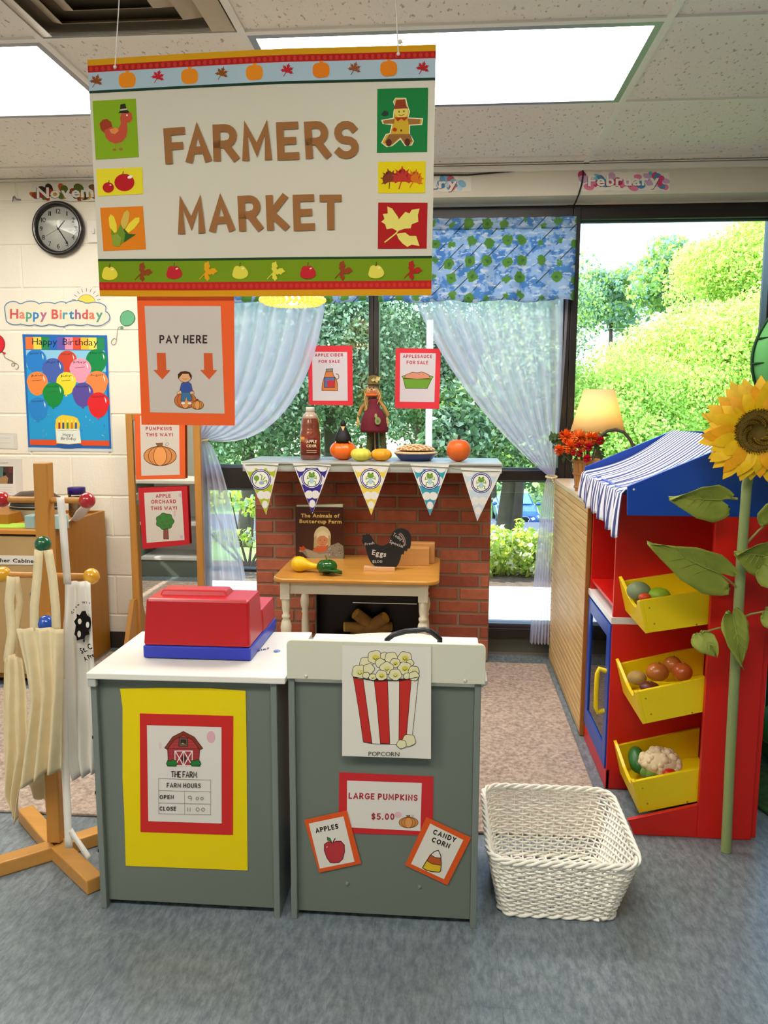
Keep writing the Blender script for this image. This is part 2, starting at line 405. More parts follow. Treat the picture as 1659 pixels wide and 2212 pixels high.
M_SILLG = mat('grey_base_panel', '#5d5c52', .5)
M_CREAM = mat('cream_wall', '#d8d2c2', .7, var=.02)

# --- floor: real tiles with fine joints over a slab
fl = bx('floor', None, -4.5, 3.6, -3.8, 4.3, -.12, -.004, M_FLOOR); tag(fl, kind='structure')
tile_me = None; T = .3048
def tile_mesh():
    b = MB(); g = .0003; h_ = T/2
    pts = [(-h_, -h_), (h_, -h_), (h_, h_), (-h_, h_)]; i_ = .0004
    vs = [(x, y, -.0006) for x, y in pts]+[(x*(1-i_/h_), y*(1-i_/h_), 0) for x, y in pts]
    b.add(vs, [(4, 5, 6, 7), (0, 1, 5, 4), (1, 2, 6, 5), (2, 3, 7, 6), (3, 0, 4, 7)], M_FLOOR)
    return b
x0t = WZ(1083, 2150, 0).x
for i in range(-8, 8):
    for j in range(0, 14):
        cx_, cy_ = x0t+(i+.5)*T, .62+j*T-.1
        if tile_me is None: o = tile_mesh().build('floor_tile', fl, local=True); tile_me = o.data
        else: o = bpy.data.objects.new('floor_tile', tile_me); COL.objects.link(o); o.parent = fl
        o.location = Vector((cx_, cy_, 0)) - fl.location
tile_far = bx('floor_tile_field', fl, -4.4, 3.5, -3.7, .3, -.004, -.0002, M_FLOOR)
# carpet with a bound edge
rg = MB(); rg.prism([(-2.6, 2.295, .0005), (.525, 2.295, .0005), (.525, 3.93, .0005), (-1.77, 3.93, .0005), (-1.77, 3.36, .0005), (-2.6, 3.36, .0005)], Vector((0, 0, .0105)), M_CARP); rug = rg.build('area_rug', None, bevel=.004)
tag(rug, 'beige flecked carpet lying over the grey vinyl floor behind the counters', 'rug')

# --- walls
wb = bx('wall_back', None, -4.5, XW, YL+.004, 4.2, 0, H, M_BLOCK); tag(wb, kind='structure')
cs = .2152; xj = -1.981
bl_meshes = {}
for k in range(12):
    z0 = -.03+k*cs; z1 = min(z0+cs, H); z0 = max(z0, 0.0)
    if z1-z0 < .02: continue
    off = 0 if k % 2 == 0 else .2145
    for i in range(-4, 4):
        a, b_ = xj+off+i*.429, xj+off+(i+1)*.429
        a, b_ = max(a, -3.2), min(b_, XW)
        if b_-a < .03: continue
        q = MB(); g = .0035; e = .004
        vs = [(a+g*.3, YL+.006, z0+g*.3), (b_-g*.3, YL+.006, z0+g*.3), (b_-g*.3, YL+.006, z1-g*.3), (a+g*.3, YL+.006, z1-g*.3),
              (a+g+e, YL, z0+g+e), (b_-g-e, YL, z0+g+e), (b_-g-e, YL, z1-g-e), (a+g+e, YL, z1-g-e)]
        q.add(vs, [(4, 5, 6, 7), (0, 1, 5, 4), (1, 2, 6, 5), (2, 3, 7, 6), (3, 0, 4, 7)], M_BLOCK); q.build('block', wb)
bx('trim_1', None, -3.2, XW, YL-.006, YL, 0, .09, mat('dark_cove_base', '#3a322c', .5)).__setitem__('kind', 'structure')
tag(bx('wall_left', None, -4.62, -4.5, -3.9, 4.28, 0, H, M_WALL), kind='structure')
tag(bx('wall_right', None, 3.6, 3.72, -3.9, 4.28, 0, H, M_WALL), kind='structure')
tag(bx('wall_front', None, -4.5, 3.6, -3.9, -3.8, 0, H, M_WALL), kind='structure')
# bulkhead above the windows and the jamb return
bk = MB(); bk.box(XW, 3.6, 3.925, 4.2, 2.296, H, M_CREAM); bk.box(XW, 3.6, 4.07, 4.2, 2.288, 2.296, M_CREAM)
tag(bk.build('trim_2'), kind='structure')
tag(bx('trim_3', None, -1.3, 3.6, 3.905, 3.925, 2.405, 2.43, M_GRID), kind='structure')
# low panel under the windows
lp = MB(); lp.box(XW, 3.6, 4.10, 4.17, 0, .098, M_SILLG); tag(lp.build('trim_4'), kind='structure')
tag(bx('trim_5', None, XW, 3.6, 4.095, 4.10, .0, .012, mat('metal_strip', '#9a9488', .3, metal=.6)), kind='structure')

# --- window glass
def glass_mat(name, tint, mixf=1.0):
    m = bpy.data.materials.new(name); m.use_nodes = True; nt = m.node_tree; nt.nodes.clear()
    out = nt.nodes.new('ShaderNodeOutputMaterial'); tr = nt.nodes.new('ShaderNodeBsdfTransparent'); gl = nt.nodes.new('ShaderNodeBsdfGlossy')
    tr.inputs[0].default_value = lin(tint); gl.inputs['Roughness'].default_value = 0.0
    fr = nt.nodes.new('ShaderNodeFresnel'); fr.inputs[0].default_value = 1.5; mx = nt.nodes.new('ShaderNodeMixShader')
    nt.links.new(fr.outputs[0], mx.inputs[0]); nt.links.new(tr.outputs[0], mx.inputs[1]); nt.links.new(gl.outputs[0], mx.inputs[2])
    nt.links.new(mx.outputs[0], out.inputs[0]); MATS[name] = m
    return m
M_GLASS = glass_mat('window_glass', '#e6eeee'); M_GLASS2 = glass_mat('tinted_glass', '#e6eaec'); M_CLEAR = glass_mat('clear_plastic', '#f2f2f0')
def window(n, xa, xb, rz0, rz1, m, jambs):
    w_ = thing('window_%d' % n, ((xa+xb)/2, 4.15, .098), kind='structure')
    bx('header', w_, xa, xb, 4.08, 4.17, 2.222, 2.292, M_BRONZE, .003)
    bx('sill', w_, xa, xb, 4.07, 4.17, .098, .150, M_BRONZE, .003)
    bx('sill_lip', w_, xa, xb, 4.10, 4.18, .150, .168, mat('sill_metal', '#55505a', .3, metal=.5))
    if rz0: bx('rail', w_, xa, xb, 4.085, 4.165, rz0, rz1, M_BRONZE, .003)
    for a, b_ in jambs: bx('jamb', w_, a, b_, 4.075, 4.17, .098, 2.292, M_BRONZE, .003)
    if rz0:
        bx('pane', w_, xa, xb, 4.14, 4.146, rz1, 2.222, m); bx('pane', w_, xa, xb, 4.14, 4.146, .168, rz0, m)
        bx('glazing_bead', w_, xa, xb, 4.125, 4.14, rz1, rz1+.012, mat('bead_blue_grey', '#6b7c8c', .3, metal=.6)); bx('glazing_bead', w_, xa, xb, 4.125, 4.14, rz0-.012, rz0, mat('bead_blue_grey', '#6b7c8c'))
        bx('glazing_bead', w_, xa, xb, 4.125, 4.14, 2.212, 2.222, mat('bead_blue_grey', '#6b7c8c'))
    else: bx('pane', w_, xa, xb, 4.14, 4.146, .168, 2.222, m)
    return w_
w1 = window(1, XW, -.375, .872, .987, M_GLASS2, [(XW, -1.275), (-.400, -.3745)])
bx('muntin', w1, -1.275, -.40, 4.10, 4.17, .420, .434, M_BRONZE)
w2 = window(2, -.374, .609, .932, .984, M_GLASS2, [(-.374, -.348), (.573, .609)])
w3 = window(3, .610, 1.60, .932, .984, M_GLASS, [(.610, .645), (1.553, 1.60)])
w4 = window(4, 1.601, 3.0, .932, .984, M_GLASS, [(1.601, 1.62), (2.96, 3.0)])
tag(bx('trim_6', None, 3.0, 3.6, 4.1, 4.28, .098, 2.288, M_WALL), kind='structure')

# --- ceiling: slab, T-bar grid, tiles, lamps, air vent
ce = bx('ceiling', None, -4.5, 3.6, -3.8, 4.28, H+.03, H+.1, M_CEIL); tag(ce, kind='structure')
XS_ = [-4.445, -3.81, -2.54-.0, -1.27, -.635, .635, 1.905, 3.175]
DY = .646; YS_ = [2.53+DY*k for k in range(-9, 3)]
gb = 0
for x in XS_: bx('grid_bar', ce, x-.012, x+.012, -3.8, 3.92, H-.004, H+.012, M_GRID)
for y in YS_:
    if y < 3.9: bx('grid_bar', ce, -4.5, 3.6, y-.012, y+.012, H-.0035, H+.012, M_GRID)
bx('edge_angle', ce, XW, 3.6, 3.90, 3.925, H-.004, H, M_GRID); bx('edge_angle', ce, -4.5, XW, 4.0, 4.03, H-.004, H, M_GRID)
LAMPS = [(-2.54, -1.27, 2.53), (-.635, .635, 2.53), (-2.54, -1.27, -.054), (-.635, .635, -.054), (-3.81, -2.54, -2.638)]  # first two are in view; the others are added to light the room
VENT = (-1.27, -.635, 2.53-DY)
xs2 = [-4.5]+XS_+[3.6]; ys2 = [-3.8]+YS_
for i in range(len(xs2)-1):
    for j in range(len(ys2)):
        xa, xb = xs2[i], xs2[i+1]; ya = ys2[j]; yb = ys2[j+1] if j+1 < len(ys2) else 4.03
        yb = min(yb, 4.03)
        if yb-ya < .05 or xb-xa < .03: continue
        if any(abs(xa-l[0]) < .02 and abs(ya-l[2]) < .02 for l in LAMPS): continue
        if abs(xa-VENT[0]) < .02 and abs(ya-VENT[2]) < .02: continue
        bx('ceiling_tile', ce, xa+.008, xb-.008, ya+.008, yb-.008, H+.004, H+.02, M_CEIL)
M_DIFF = mat('lamp_diffuser', '#ffffff', .4, emit='#fff8ee', estr=LAMP_STRENGTH)
lw = ['right ceiling lamp panel glowing white behind the hanging market sign', 'left ceiling lamp panel glowing white beside the air vent']
for n_, (xa, xb, ya) in enumerate(LAMPS):
    yb = ya+DY
    lab = {0: 'white fluorescent ceiling panel at the upper left, beside the air vent', 1: 'wide white fluorescent ceiling panel above and right of the market sign', 2: 'out-of-view ceiling panel added for room light, behind the camera to the left', 3: 'out-of-view ceiling panel added for room light, straight above the camera'}.get(n_, 'out-of-view ceiling panel added for room light, far back left corner of the room')
    t = thing('ceiling_light', ((xa+xb)/2, (ya+yb)/2, H-.006), lab, 'ceiling light', 'fluorescent ceiling panels')
    f = MB(); fw = .022
    for q in ((xa+.012, xb-.012, ya+.012, ya+.012+fw), (xa+.012, xb-.012, yb-.012-fw, yb-.012), (xa+.012, xa+.012+fw, ya+.012+fw, yb-.012-fw), (xb-.012-fw, xb-.012, ya+.012+fw, yb-.012-fw)):
        f.box(q[0], q[1], q[2], q[3], H-.004, H+.02, mat('lamp_frame', '#8e9096', .35, metal=.3))
    f.build('frame', t)
    bx('diffuser', t, xa+.034, xb-.034, ya+.034, yb-.034, H+.002, H+.008, M_DIFF)
# four-way air vent
t = thing('ceiling_vent', (-.952, 2.53-DY/2, H-.03), 'beige four-way square ceiling air vent above the sign string', 'air vent')
mv = mat('vent_beige', '#b9ab93', .5); vx, vy = -.952, 2.53-DY/2
bk_ = MB(); bk_.box(vx-.3, vx+.3, vy-.305, vy+.305, H+.01, H+.02, mat('vent_dark', '#7d7260', .6)); bk_.build('backing', t)
for k, r in enumerate((.30, .235, .17, .105, .045)):
    ra = r; rb = r-.055 if k < 4 else 0; z0, z1 = H-.028+.004*k, H+.008
    for sgn in range(4):
        c = [(1, 0), (0, 1), (-1, 0), (0, -1)][sgn]; d = (-c[1], c[0])
        P_ = lambda r1, r2, z: Vector((vx+c[0]*r1+d[0]*r2, vy+c[1]*r1+d[1]*r2, z))
        q = MB(); q.prism([P_(ra, -ra, z1 if k else H-.004), P_(ra, ra, z1 if k else H-.004), P_(rb, rb, z0), P_(rb, -rb, z0)], Vector((0, 0, .002)), mv); q.build('louver', t)

# ================================================================= OUTSIDE
M_CONC = mat('sidewalk_concrete', '#d8d4cc', .85, var=.06, scale=6)
M_GRASS = mat('lawn', '#6f9a3c', .9, var=.3, scale=3)
M_ASPH = mat('asphalt', '#4a5058', .85, var=.12, scale=4)
M_MULCH = mat('mulch', '#5a4a38', .95, var=.3, scale=18)
tag(bx('sidewalk', None, -14, 14, 4.24, 5.83, -.3, -.03, M_CONC), kind='structure')
g = MB(); g.add([(-14, 5.83, -.04), (14, 5.83, -.04), (14, 6.75, -.06), (-14, 6.75, -.06)], [(0, 1, 2, 3)], M_MULCH); tag(g.build('mulch_bed'), kind='structure')
def zs(y): return -.06-(y-6.75)*.1469
g = MB()
bands = [(6.75, 13, M_GRASS), (13, 20, M_ASPH), (20, 22, M_GRASS), (22, 40, M_ASPH), (40, 90, M_GRASS)]
for ya, yb, m_ in bands:
    za = zs(ya); zb = zs(min(yb, 36)) if yb <= 36 else zs(36)
    za = max(za, zs(36)); g.add([(-60, ya, za), (60, ya, za), (60, yb, zb), (-60, yb, zb)], [(0, 1, 2, 3)], m_)
tag(g.build('ground'), kind='structure')
def leaf_mat(name, col, tcol, tf=.45):
    m = bpy.data.materials.new(name); m.use_nodes = True; nt = m.node_tree; nt.nodes.clear()
    o = nt.nodes.new('ShaderNodeOutputMaterial'); d = nt.nodes.new('ShaderNodeBsdfDiffuse'); t_ = nt.nodes.new('ShaderNodeBsdfTranslucent')
    d.inputs[0].default_value = lin(col); t_.inputs[0].default_value = lin(tcol); mx = nt.nodes.new('ShaderNodeMixShader'); mx.inputs[0].default_value = tf
    nt.links.new(d.outputs[0], mx.inputs[1]); nt.links.new(t_.outputs[0], mx.inputs[2]); nt.links.new(mx.outputs[0], o.inputs[0]); MATS[name] = m
    return m
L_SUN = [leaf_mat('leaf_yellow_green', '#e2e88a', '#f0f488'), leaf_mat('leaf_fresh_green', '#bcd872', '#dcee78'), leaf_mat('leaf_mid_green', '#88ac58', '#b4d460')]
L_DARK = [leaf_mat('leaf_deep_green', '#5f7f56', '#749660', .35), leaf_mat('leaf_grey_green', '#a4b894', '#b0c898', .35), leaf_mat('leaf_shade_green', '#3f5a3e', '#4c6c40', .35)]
L_HEDGE = [leaf_mat('hedge_yellow', '#c2cc4c', '#dfe860'), leaf_mat('hedge_green', '#8fae48', '#bcd45c'), leaf_mat('hedge_pale', '#d8dcae', '#e8eccc')]
M_BARK = mat('bark', '#4c4034', .9, var=.25, scale=6, bump=.5, bscale=20)
def leaves(name, parent, clumps, n, size, mats, wts=(.4, .35, .25), shell=.55, asp=.55):
    rng = np.random.default_rng(len(name)+n); K = len(clumps); vol = np.array([c[1]**2 for c in clumps]); pick = rng.choice(K, n, p=vol/vol.sum())
    C_ = np.array([tuple(c[0]) for c in clumps])[pick]; R_ = np.array([c[1] for c in clumps])[pick]; S_ = np.array([(c[2] if len(c) > 2 else (1, 1, 1)) for c in clumps])[pick]
    d = rng.normal(size=(n, 3)); d /= np.linalg.norm(d, axis=1)[:, None]; rr = (shell+(1.08-shell)*rng.random(n)**.6)*R_
    p = C_+d*rr[:, None]*S_; nn = d+rng.normal(size=(n, 3))*.9; nn /= np.linalg.norm(nn, axis=1)[:, None]
    t = np.cross(nn, rng.normal(size=(n, 3))); t /= np.linalg.norm(t, axis=1)[:, None]; b = np.cross(nn, t); sz = size*(.6+.8*rng.random(n))[:, None]
    V = np.stack([p-t*sz, p+b*sz*asp, p+t*sz, p-b*sz*asp], axis=1).reshape(-1, 3)-np.array(base_of(parent))
    me = bpy.data.meshes.new(name); me.vertices.add(4*n); me.vertices.foreach_set('co', V.ravel()); me.loops.add(4*n); me.loops.foreach_set('vertex_index', np.arange(4*n, dtype=np.int32))
    me.polygons.add(n); me.polygons.foreach_set('loop_start', np.arange(0, 4*n, 4, dtype=np.int32))
    for m in mats: me.materials.append(m)
    me.polygons.foreach_set('material_index', rng.choice(len(mats), n, p=wts).astype(np.int32)); me.update(calc_edges=True); me.validate()
    o = bpy.data.objects.new(name, me); COL.objects.link(o); o.parent = parent; o['kind'] = 'stuff'
    return o
def tree(px, py, dep, rpx, label, mats, n=9000, size=.07, wts=(.4, .35, .25), nc=44, squash=1.0, group='trees outside the windows', gz=None):
    c = WY(px, py, dep); R = rpx*dep/FPX; g0 = zs(dep) if gz is None else gz
    g0 = max(g0, zs(36)); t = thing('tree', (c.x, dep, g0), label, 'tree', group)
    tr = MB(); tr.tube([(c.x, dep, g0), (c.x+.1, dep, (g0+c.z)/2), (c.x, dep, c.z+R*.3)], [R*.09, R*.07, R*.03], M_BARK, 8)
    rnd = random.Random(int(px)); cl = []
    for k in range(nc):
        a = rnd.uniform(0, 6.28); e = rnd.uniform(-.9, 1); q = math.sqrt(max(0, 1-e*e)); rr = R*rnd.uniform(.25, .74)
        p = (c.x+rr*q*math.cos(a), dep+rr*q*math.sin(a)*.8, c.z+rr*e*squash); cl.append((p, R*rnd.uniform(.2, .40), (1, 1, .85)))
        if k < 7: tr.tube([(c.x, dep, c.z-R*.4), tuple((Vector(p)+Vector((c.x, dep, c.z)))/2), p], [R*.035, R*.02, R*.008], M_BARK, 5)
    tr.build('trunk', t)
    leaves('foliage', t, cl, n, size, mats, wts)
    return t
tree(1575, 830, 13, 290, 'yellow-green sunlit tree filling the middle of the right window', L_SUN, 150000, .030)
tree(1650, 590, 15, 190, 'yellow-green tree crown at the upper right of the right window', L_SUN, 70000, .032)
tree(1360, 930, 12, 230, 'bright green low tree at the left edge of the right window, behind the lamp', L_SUN, 80000, .028, (.3, .4, .3))
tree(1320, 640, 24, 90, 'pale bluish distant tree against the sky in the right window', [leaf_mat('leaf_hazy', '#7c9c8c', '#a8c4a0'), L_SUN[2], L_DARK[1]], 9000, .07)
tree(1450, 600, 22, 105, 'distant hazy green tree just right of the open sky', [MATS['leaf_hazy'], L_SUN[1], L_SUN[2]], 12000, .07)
tree(700, 770, 11, 230, 'grey-green tree behind the apple cider sign', L_DARK, 44000, .032, (.4, .4, .2))
tree(900, 800, 13, 220, 'dark green tree between the two window signs', L_DARK, 38000, .036, (.4, .4, .2))
tree(1090, 880, 12, 200, 'deep green tree low behind the right white curtain', L_DARK[:2]+[L_SUN[1]], 26000, .038, (.45, .35, .2))
tree(520, 860, 10, 220, 'deep green tree low behind the left white curtain', L_DARK, 26000, .034, (.5, .3, .2))
tree(1120, 690, 17, 200, 'tall pale green tree behind the top of the right curtain', L_DARK[:2]+[L_SUN[1]], 34000, .04, (.3, .4, .3))
tree(560, 640, 16, 220, 'tall grey-green tree behind the top of the left curtain', L_DARK, 34000, .04, (.3, .5, .2))
tree(980, 950, 9, 90, 'small shaded tree just above the mantel, seen through the middle pane', L_DARK, 7000, .045, (.5, .3, .2))
# far woodland edge, one continuous mass nobody could count
wd = thing('woodland', (0, 46, zs(36)), 'continuous dark woodland edge far behind the car park', 'woodland'); 
rnd = random.Random(3); cl = [((-34+k*1.7+rnd.uniform(-1, 1), 46+rnd.uniform(-2, 2), zs(36)+rnd.uniform(1, 8)), rnd.uniform(2.2, 3.4)) for k in range(42)]
b_ = MB()
for k in range(42):
    if k % 2 == 0: b_.tube([(cl[k][0][0], 46.5, zs(36)), (cl[k][0][0], 46.5, zs(36)+7)], [.25, .12], M_BARK, 6)
b_.build('trunks', wd)['kind'] = 'stuff'
leaves('foliage', wd, cl, 26000, .22, L_DARK, (.4, .3, .3))
# hedge by the sidewalk and the spindly shrub at the left
h = thing('hedge', (.62, 6.25, -.05), 'bright yellow-green hedge bush by the sidewalk outside', 'hedge')
cl = [((.25+.16*k, 6.3+.05*(k % 3), .10+.05*(k % 2)), .19, (1, 1, 1)) for k in range(7)]+[((.60, 6.3, .33), .045, (.7, .7, 2.4))]
hb = MB()
for k in range(9): hb.tube([(.3+.1*k, 6.3, -.05), (.3+.1*k+.03, 6.3, .2)], [.012, .006], M_BARK, 5)
hb.build('stems', h); leaves('foliage', h, cl, 5200, .026, L_HEDGE, (.4, .35, .25))
h2 = thing('shrub', (-1.62, 6.3, -.05), 'thin leafy shrub outside the lower left window', 'shrub')
hb = MB(); cl = []
for k in range(7):
    x = -1.95+.12*k; hb.tube([(-1.62, 6.3, -.05), (x, 6.35, .25), (x+.05*(k-3), 6.3, .5+.05*(k % 3))], [.014, .008, .004], M_BARK, 5)
    cl.append(((x+.05*(k-3), 6.3, .48+.05*(k % 3)), .09)); cl.append(((x, 6.33, .22), .08))
hb.build('stems', h2); leaves('foliage', h2, cl, 900, .028, [L_HEDGE[0], L_HEDGE[1], L_DARK[1]], (.35, .35, .3))
# white post outside
po = thing('post', (-.175, 8.0, zs(8)), 'white post standing outside behind the applesauce sign', 'post')
bx('shaft', po, -.205, -.14, 7.97, 8.03, zs(8)+.1, 2.15, mat('white_post', '#e8ecf0', .5)); bx('footing', po, -.26, -.085, 7.9, 8.1, zs(8)-.02, zs(8)+.1, M_CONC)
# car
CY = 34.0; c0 = WY(1121, 1147, CY); gz = zs(CY)
car = thing('car', (c0.x, CY+2.2, gz), 'dark blue sedan parked outside, seen nose-on through the lower right window', 'car')
MCAR = mat('car_blue', '#2f5f96', .25, metal=.3, coat=.8); MDK = mat('car_dark', '#14181e', .3)
def carsec(y, hw, z0, z1, rt): 
    return [(c0.x+sx*hw*k, y, gz+z) for sx, k, z in ((-1, .86, z0), (-1, 1, z0+.22), (-1, 1, z1-.16), (-1, rt, z1), (1, rt, z1), (1, 1, z1-.16), (1, 1, z0+.22), (1, .86, z0))]
secs = [carsec(CY, .82, .22, .70, .82), carsec(CY+.25, .92, .2, .82, .86), carsec(CY+1.2, .93, .2, 1.0, .86), carsec(CY+3.6, .93, .2, 1.02, .86), carsec(CY+4.5, .88, .25, .95, .84)]
b_ = MB(); n = 8
vs = sum(secs, []); fs = [(i*n+(k+1) % n, i*n+k, (i+1)*n+k, (i+1)*n+(k+1) % n) for i in range(4) for k in range(n)]+[tuple(range(n)), tuple(range(5*n-1, 4*n-1, -1))]
b_.add(vs, fs, MCAR); b_.build('body', car, bevel=.05)
X_ = c0.x; b_ = MB()
cab = [(-.78, 1.15, .98), (-.58, 1.95, 1.42), (-.58, 3.0, 1.43), (-.74, 3.9, 1.0)]
vs = [(X_+x, CY+y, gz+z) for x, y, z in cab]+[(X_-x, CY+y, gz+z) for x, y, z in cab]
b_.add(vs, [(0, 1, 2, 3), (7, 6, 5, 4), (1, 5, 6, 2), (0, 4, 5, 1), (3, 2, 6, 7)], MCAR); b_.build('cabin', car, bevel=.03)
b_ = MB(); b_.prism([(X_-.66, CY+1.17, gz+1.02), (X_+.66, CY+1.17, gz+1.02), (X_+.53, CY+1.86, gz+1.38), (X_-.53, CY+1.86, gz+1.38)], Vector((0, -.03, .03)), mat('windscreen', '#5fa0dc', .08, spec=.8)); b_.build('windscreen', car)
b_ = MB(); gp = [(-.34, .62), (.34, .62), (.44, .52), (.3, .24), (-.3, .24), (-.44, .52)]
b_.prism([(X_+x, CY-.02, gz+z) for x, z in gp], Vector((0, -.02, 0)), MDK); gr = b_.build('grille', car)
b_ = MB(); b_.tube([(X_+x, CY-.04, gz+z) for x, z in gp], .018, mat('chrome', '#d8dce0', .2, metal=1), 6, closed=True); b_.build('grille_trim', car)
bx('number_plate', car, X_-.17, X_+.17, CY-.07, CY-.05, gz+.3, gz+.47, mat('plate_white', '#d9e0e6', .5))
for sx in (-1, 1):
    b_ = MB(); b_.prism([(X_+sx*x, CY+.02+.1*(x > .8), gz+z) for x, z in ((.48, .56), (.84, .68), (.88, .58), (.56, .47))], Vector((0, -.06, 0)), mat('headlamp', '#c6d4e0', .15, spec=.8)); b_.build('headlamp', car)
    b_ = MB(); b_.cyl((X_+sx*.95, CY+.9, gz+.33), (X_+sx*.72, CY+.9, gz+.33), .33, .33, MDK, 18); b_.build('wheel', car)
    b_ = MB(); b_.cyl((X_+sx*.95, CY+3.6, gz+.33), (X_+sx*.72, CY+3.6, gz+.33), .33, .33, MDK, 18); b_.build('wheel', car)
    b_ = MB(); b_.ell((X_+sx*.98, CY+1.5, gz+1.0), (.12, .07, .08), MCAR, 10, 8); b_.build('side_mirror', car)
# ================================================================= COUNTERS
M_GREY = mat('grey_laminate', '#70786f', .38, var=.03, scale=2); M_GREY2 = mat('grey_laminate_edge', '#79827b', .35)
M_WTOP = mat('white_laminate', '#eceade', .28, spec=.5, var=.01); M_SPL = mat('offwhite_laminate', '#d7d6c2', .4)
t = thing('play_counter', (-.645, 2.02, 0), 'grey play counter with white top, the one under the red register', 'counter')
bx('side_panel', t, -.888, -.872, 1.848, 2.19, 0, .632, M_GREY2, .002); bx('side_panel', t, -.426, -.41, 1.848, 2.19, 0, .632, M_GREY2, .002)
bx('front_panel', t, -.872, -.426, 1.862, 1.874, .018, .632, M_GREY, .001); bx('back_shelf', t, -.872, -.426, 1.88, 2.18, .3, .312, M_GREY)
bx('bottom_shelf', t, -.872, -.426, 1.88, 2.18, .05, .062, M_GREY)
q = MB(); q.prism([(-.890, 1.832, .633), (-.386, 1.838, .633), (-.386, 2.235, .633), (-.890, 2.2, .633)], Vector((0, 0, .017)), M_WTOP); ct = q.build('countertop', t, bevel=.003)
bx('corner_cap', t, -.889, -.868, 1.836, 1.85, .612, .633, mat('clear_cap', '#b9bdb4', .2), .002)
for z in (.16, .32, .47): bx('cam_slot', t, -.8885, -.8870 , 1.846, 1.849, z, z+.008, MDK)
# upside-down lettering printed on the worktop
pt = plane((0, 0, .6502), (0, 0, 1)); a = Art(pt, (180, 1260, 3.318), base=.0004)
a.btext('tele', (1335, 470), (1245, 492), -15, '#5d5f86'); a.ell(1388, 486, 26, 10, '#8a9ac4'); a.ell(1380, 492, 14, 6, '#5f74b0'); a.build('counter_print', t)
t = thing('play_stove', (-.14, 2.02, 0), 'grey play counter with cream splash board and popcorn poster', 'counter')
bx('side_panel', t, -.381, -.365, 1.848, 2.19, 0, .648, M_GREY2, .002); bx('side_panel', t, .078, .094, 1.848, 2.19, 0, .648, M_GREY2, .002)
bx('front_panel', t, -.365, .078, 1.862, 1.874, .016, .648, M_GREY, .001); bx('bottom_shelf', t, -.365, .078, 1.88, 2.18, .05, .062, M_GREY)
q = MB(); R_ = .014; xa, xb, za, zb = -.382, .103, .648, .747
pts = [(xa, za)]+[(xb, za)]+[(xb-R_+R_*math.cos(a), zb-R_+R_*math.sin(a)) for a in [i*math.pi/10 for i in range(6)]]+[(xa+R_-R_*math.sin(a), zb-R_+R_*math.cos(a)) for a in [i*math.pi/10 for i in range(6)]]
q.prism([(x, 1.838, z) for x, z in pts], Vector((0, .014, 0)), M_SPL); sp = q.build('splash_board', t, bevel=.002)
for px, py in ((661, 1461), (1005, 1471)):
    p = WY(px, py, 1.838); q = MB(); q.ell(p, (.005, .003, .005), mat('screw_head', '#d9d6c4', .3, metal=.3), 10, 6); q.build('screw', sp)
for px, py in ((750, 1909), (906, 1916)):
    p = WY(px, py, 1.862); q = MB(); q.ell(p, (.006, .003, .006), mat('grey_plug', '#7b8380', .4), 10, 6); q.build('cam_plug', t)
q = MB(); q.box(-.374, .10, 1.853, 2.225, .634, .650, M_WTOP); q.build('worktop', t, bevel=.004)
q = MB(); q.lathe([(.20, 0), (.196, .012), (.17, .02), (.05, .022), (0, .022)], (0, 0, 0), M_WTOP, 40, M=Matrix.Translation((-.13, 2.09, .65)) @ Matrix.Diagonal((1, .55, 1, 1))); q.build('basin_rim', t)
bx('side_rail', t, .094, .112, 1.9, 2.1, .622, .636, mat('white_metal', '#d8d6d0', .3), .004)
# black-handled pan on the worktop
pn = thing('sink_handle', WY(893, 1380, 2.05), 'black arched handle standing up behind the cream splash board', 'handle')
q = MB(); hp = [WY(836, 1382, 2.05), WY(850, 1371, 2.05), WY(875, 1364, 2.05), WY(918, 1360, 2.05), WY(930, 1364, 2.05), WY(950, 1380, 2.05)]
hp = [hp[0]-Vector((0, 0, hp[0].z-.652))]+hp+[hp[-1]-Vector((0, 0, hp[-1].z-.652))]
q.tube(hp, .0095, mat('pan_black', '#1d1c1e', .3), 8, flat=.8); q.build('grip', pn)
for e in (hp[0], hp[-1]): q = MB(); q.cyl((e.x, e.y, .6505), (e.x, e.y, .656), .014, .013, mat('pan_black', '#1d1c1e'), 14); q.build('mount', pn)

# ================================================================= TOY REGISTER
M_RED = mat('register_red', '#b8141f', .33, spec=.5); M_BLU = mat('register_blue', '#2434b4', .33, spec=.5)
t = thing('toy_register', (-.65, 2.05, .651), 'red and blue toy cash register seen from the back', 'register')
fa = WZ(310, 1422, .651); fb = WZ(541, 1428, .651); y0 = (fa.y+fb.y)/2; xl, xr = fa.x, fb.x
q = MB(); z0 = .652
q.prism([(xl-.001, y0-.001, z0), (xr+.001, y0-.001, z0), (xr+.004, y0+.302, z0), (xl-.001, y0+.302, z0)], Vector((0, 0, .034)), M_BLU); q.build('base', t, bevel=.004)
q = MB(); z1, z2 = z0+.034, z0+.158
def frus(q, b0, b1, t0, t1, za, zb, m):   # (x0,y0)-(x1,y1) bottom and top
    vs = [(b0[0], b0[1], za), (b1[0], b0[1], za), (b1[0], b1[1], za), (b0[0], b1[1], za), (t0[0], t0[1], zb), (t1[0], t0[1], zb), (t1[0], t1[1], zb), (t0[0], t1[1], zb)]
    q.add(vs, [(3, 2, 1, 0), (4, 5, 6, 7), (0, 1, 5, 4), (1, 2, 6, 5), (2, 3, 7, 6), (3, 0, 4, 7)], m)
frus(q, (xl, y0), (xr, y0+.15), (xl+.007, y0+.012), (xr-.004, y0+.135), z1, z2, M_RED); q.build('housing', t, bevel=.007)
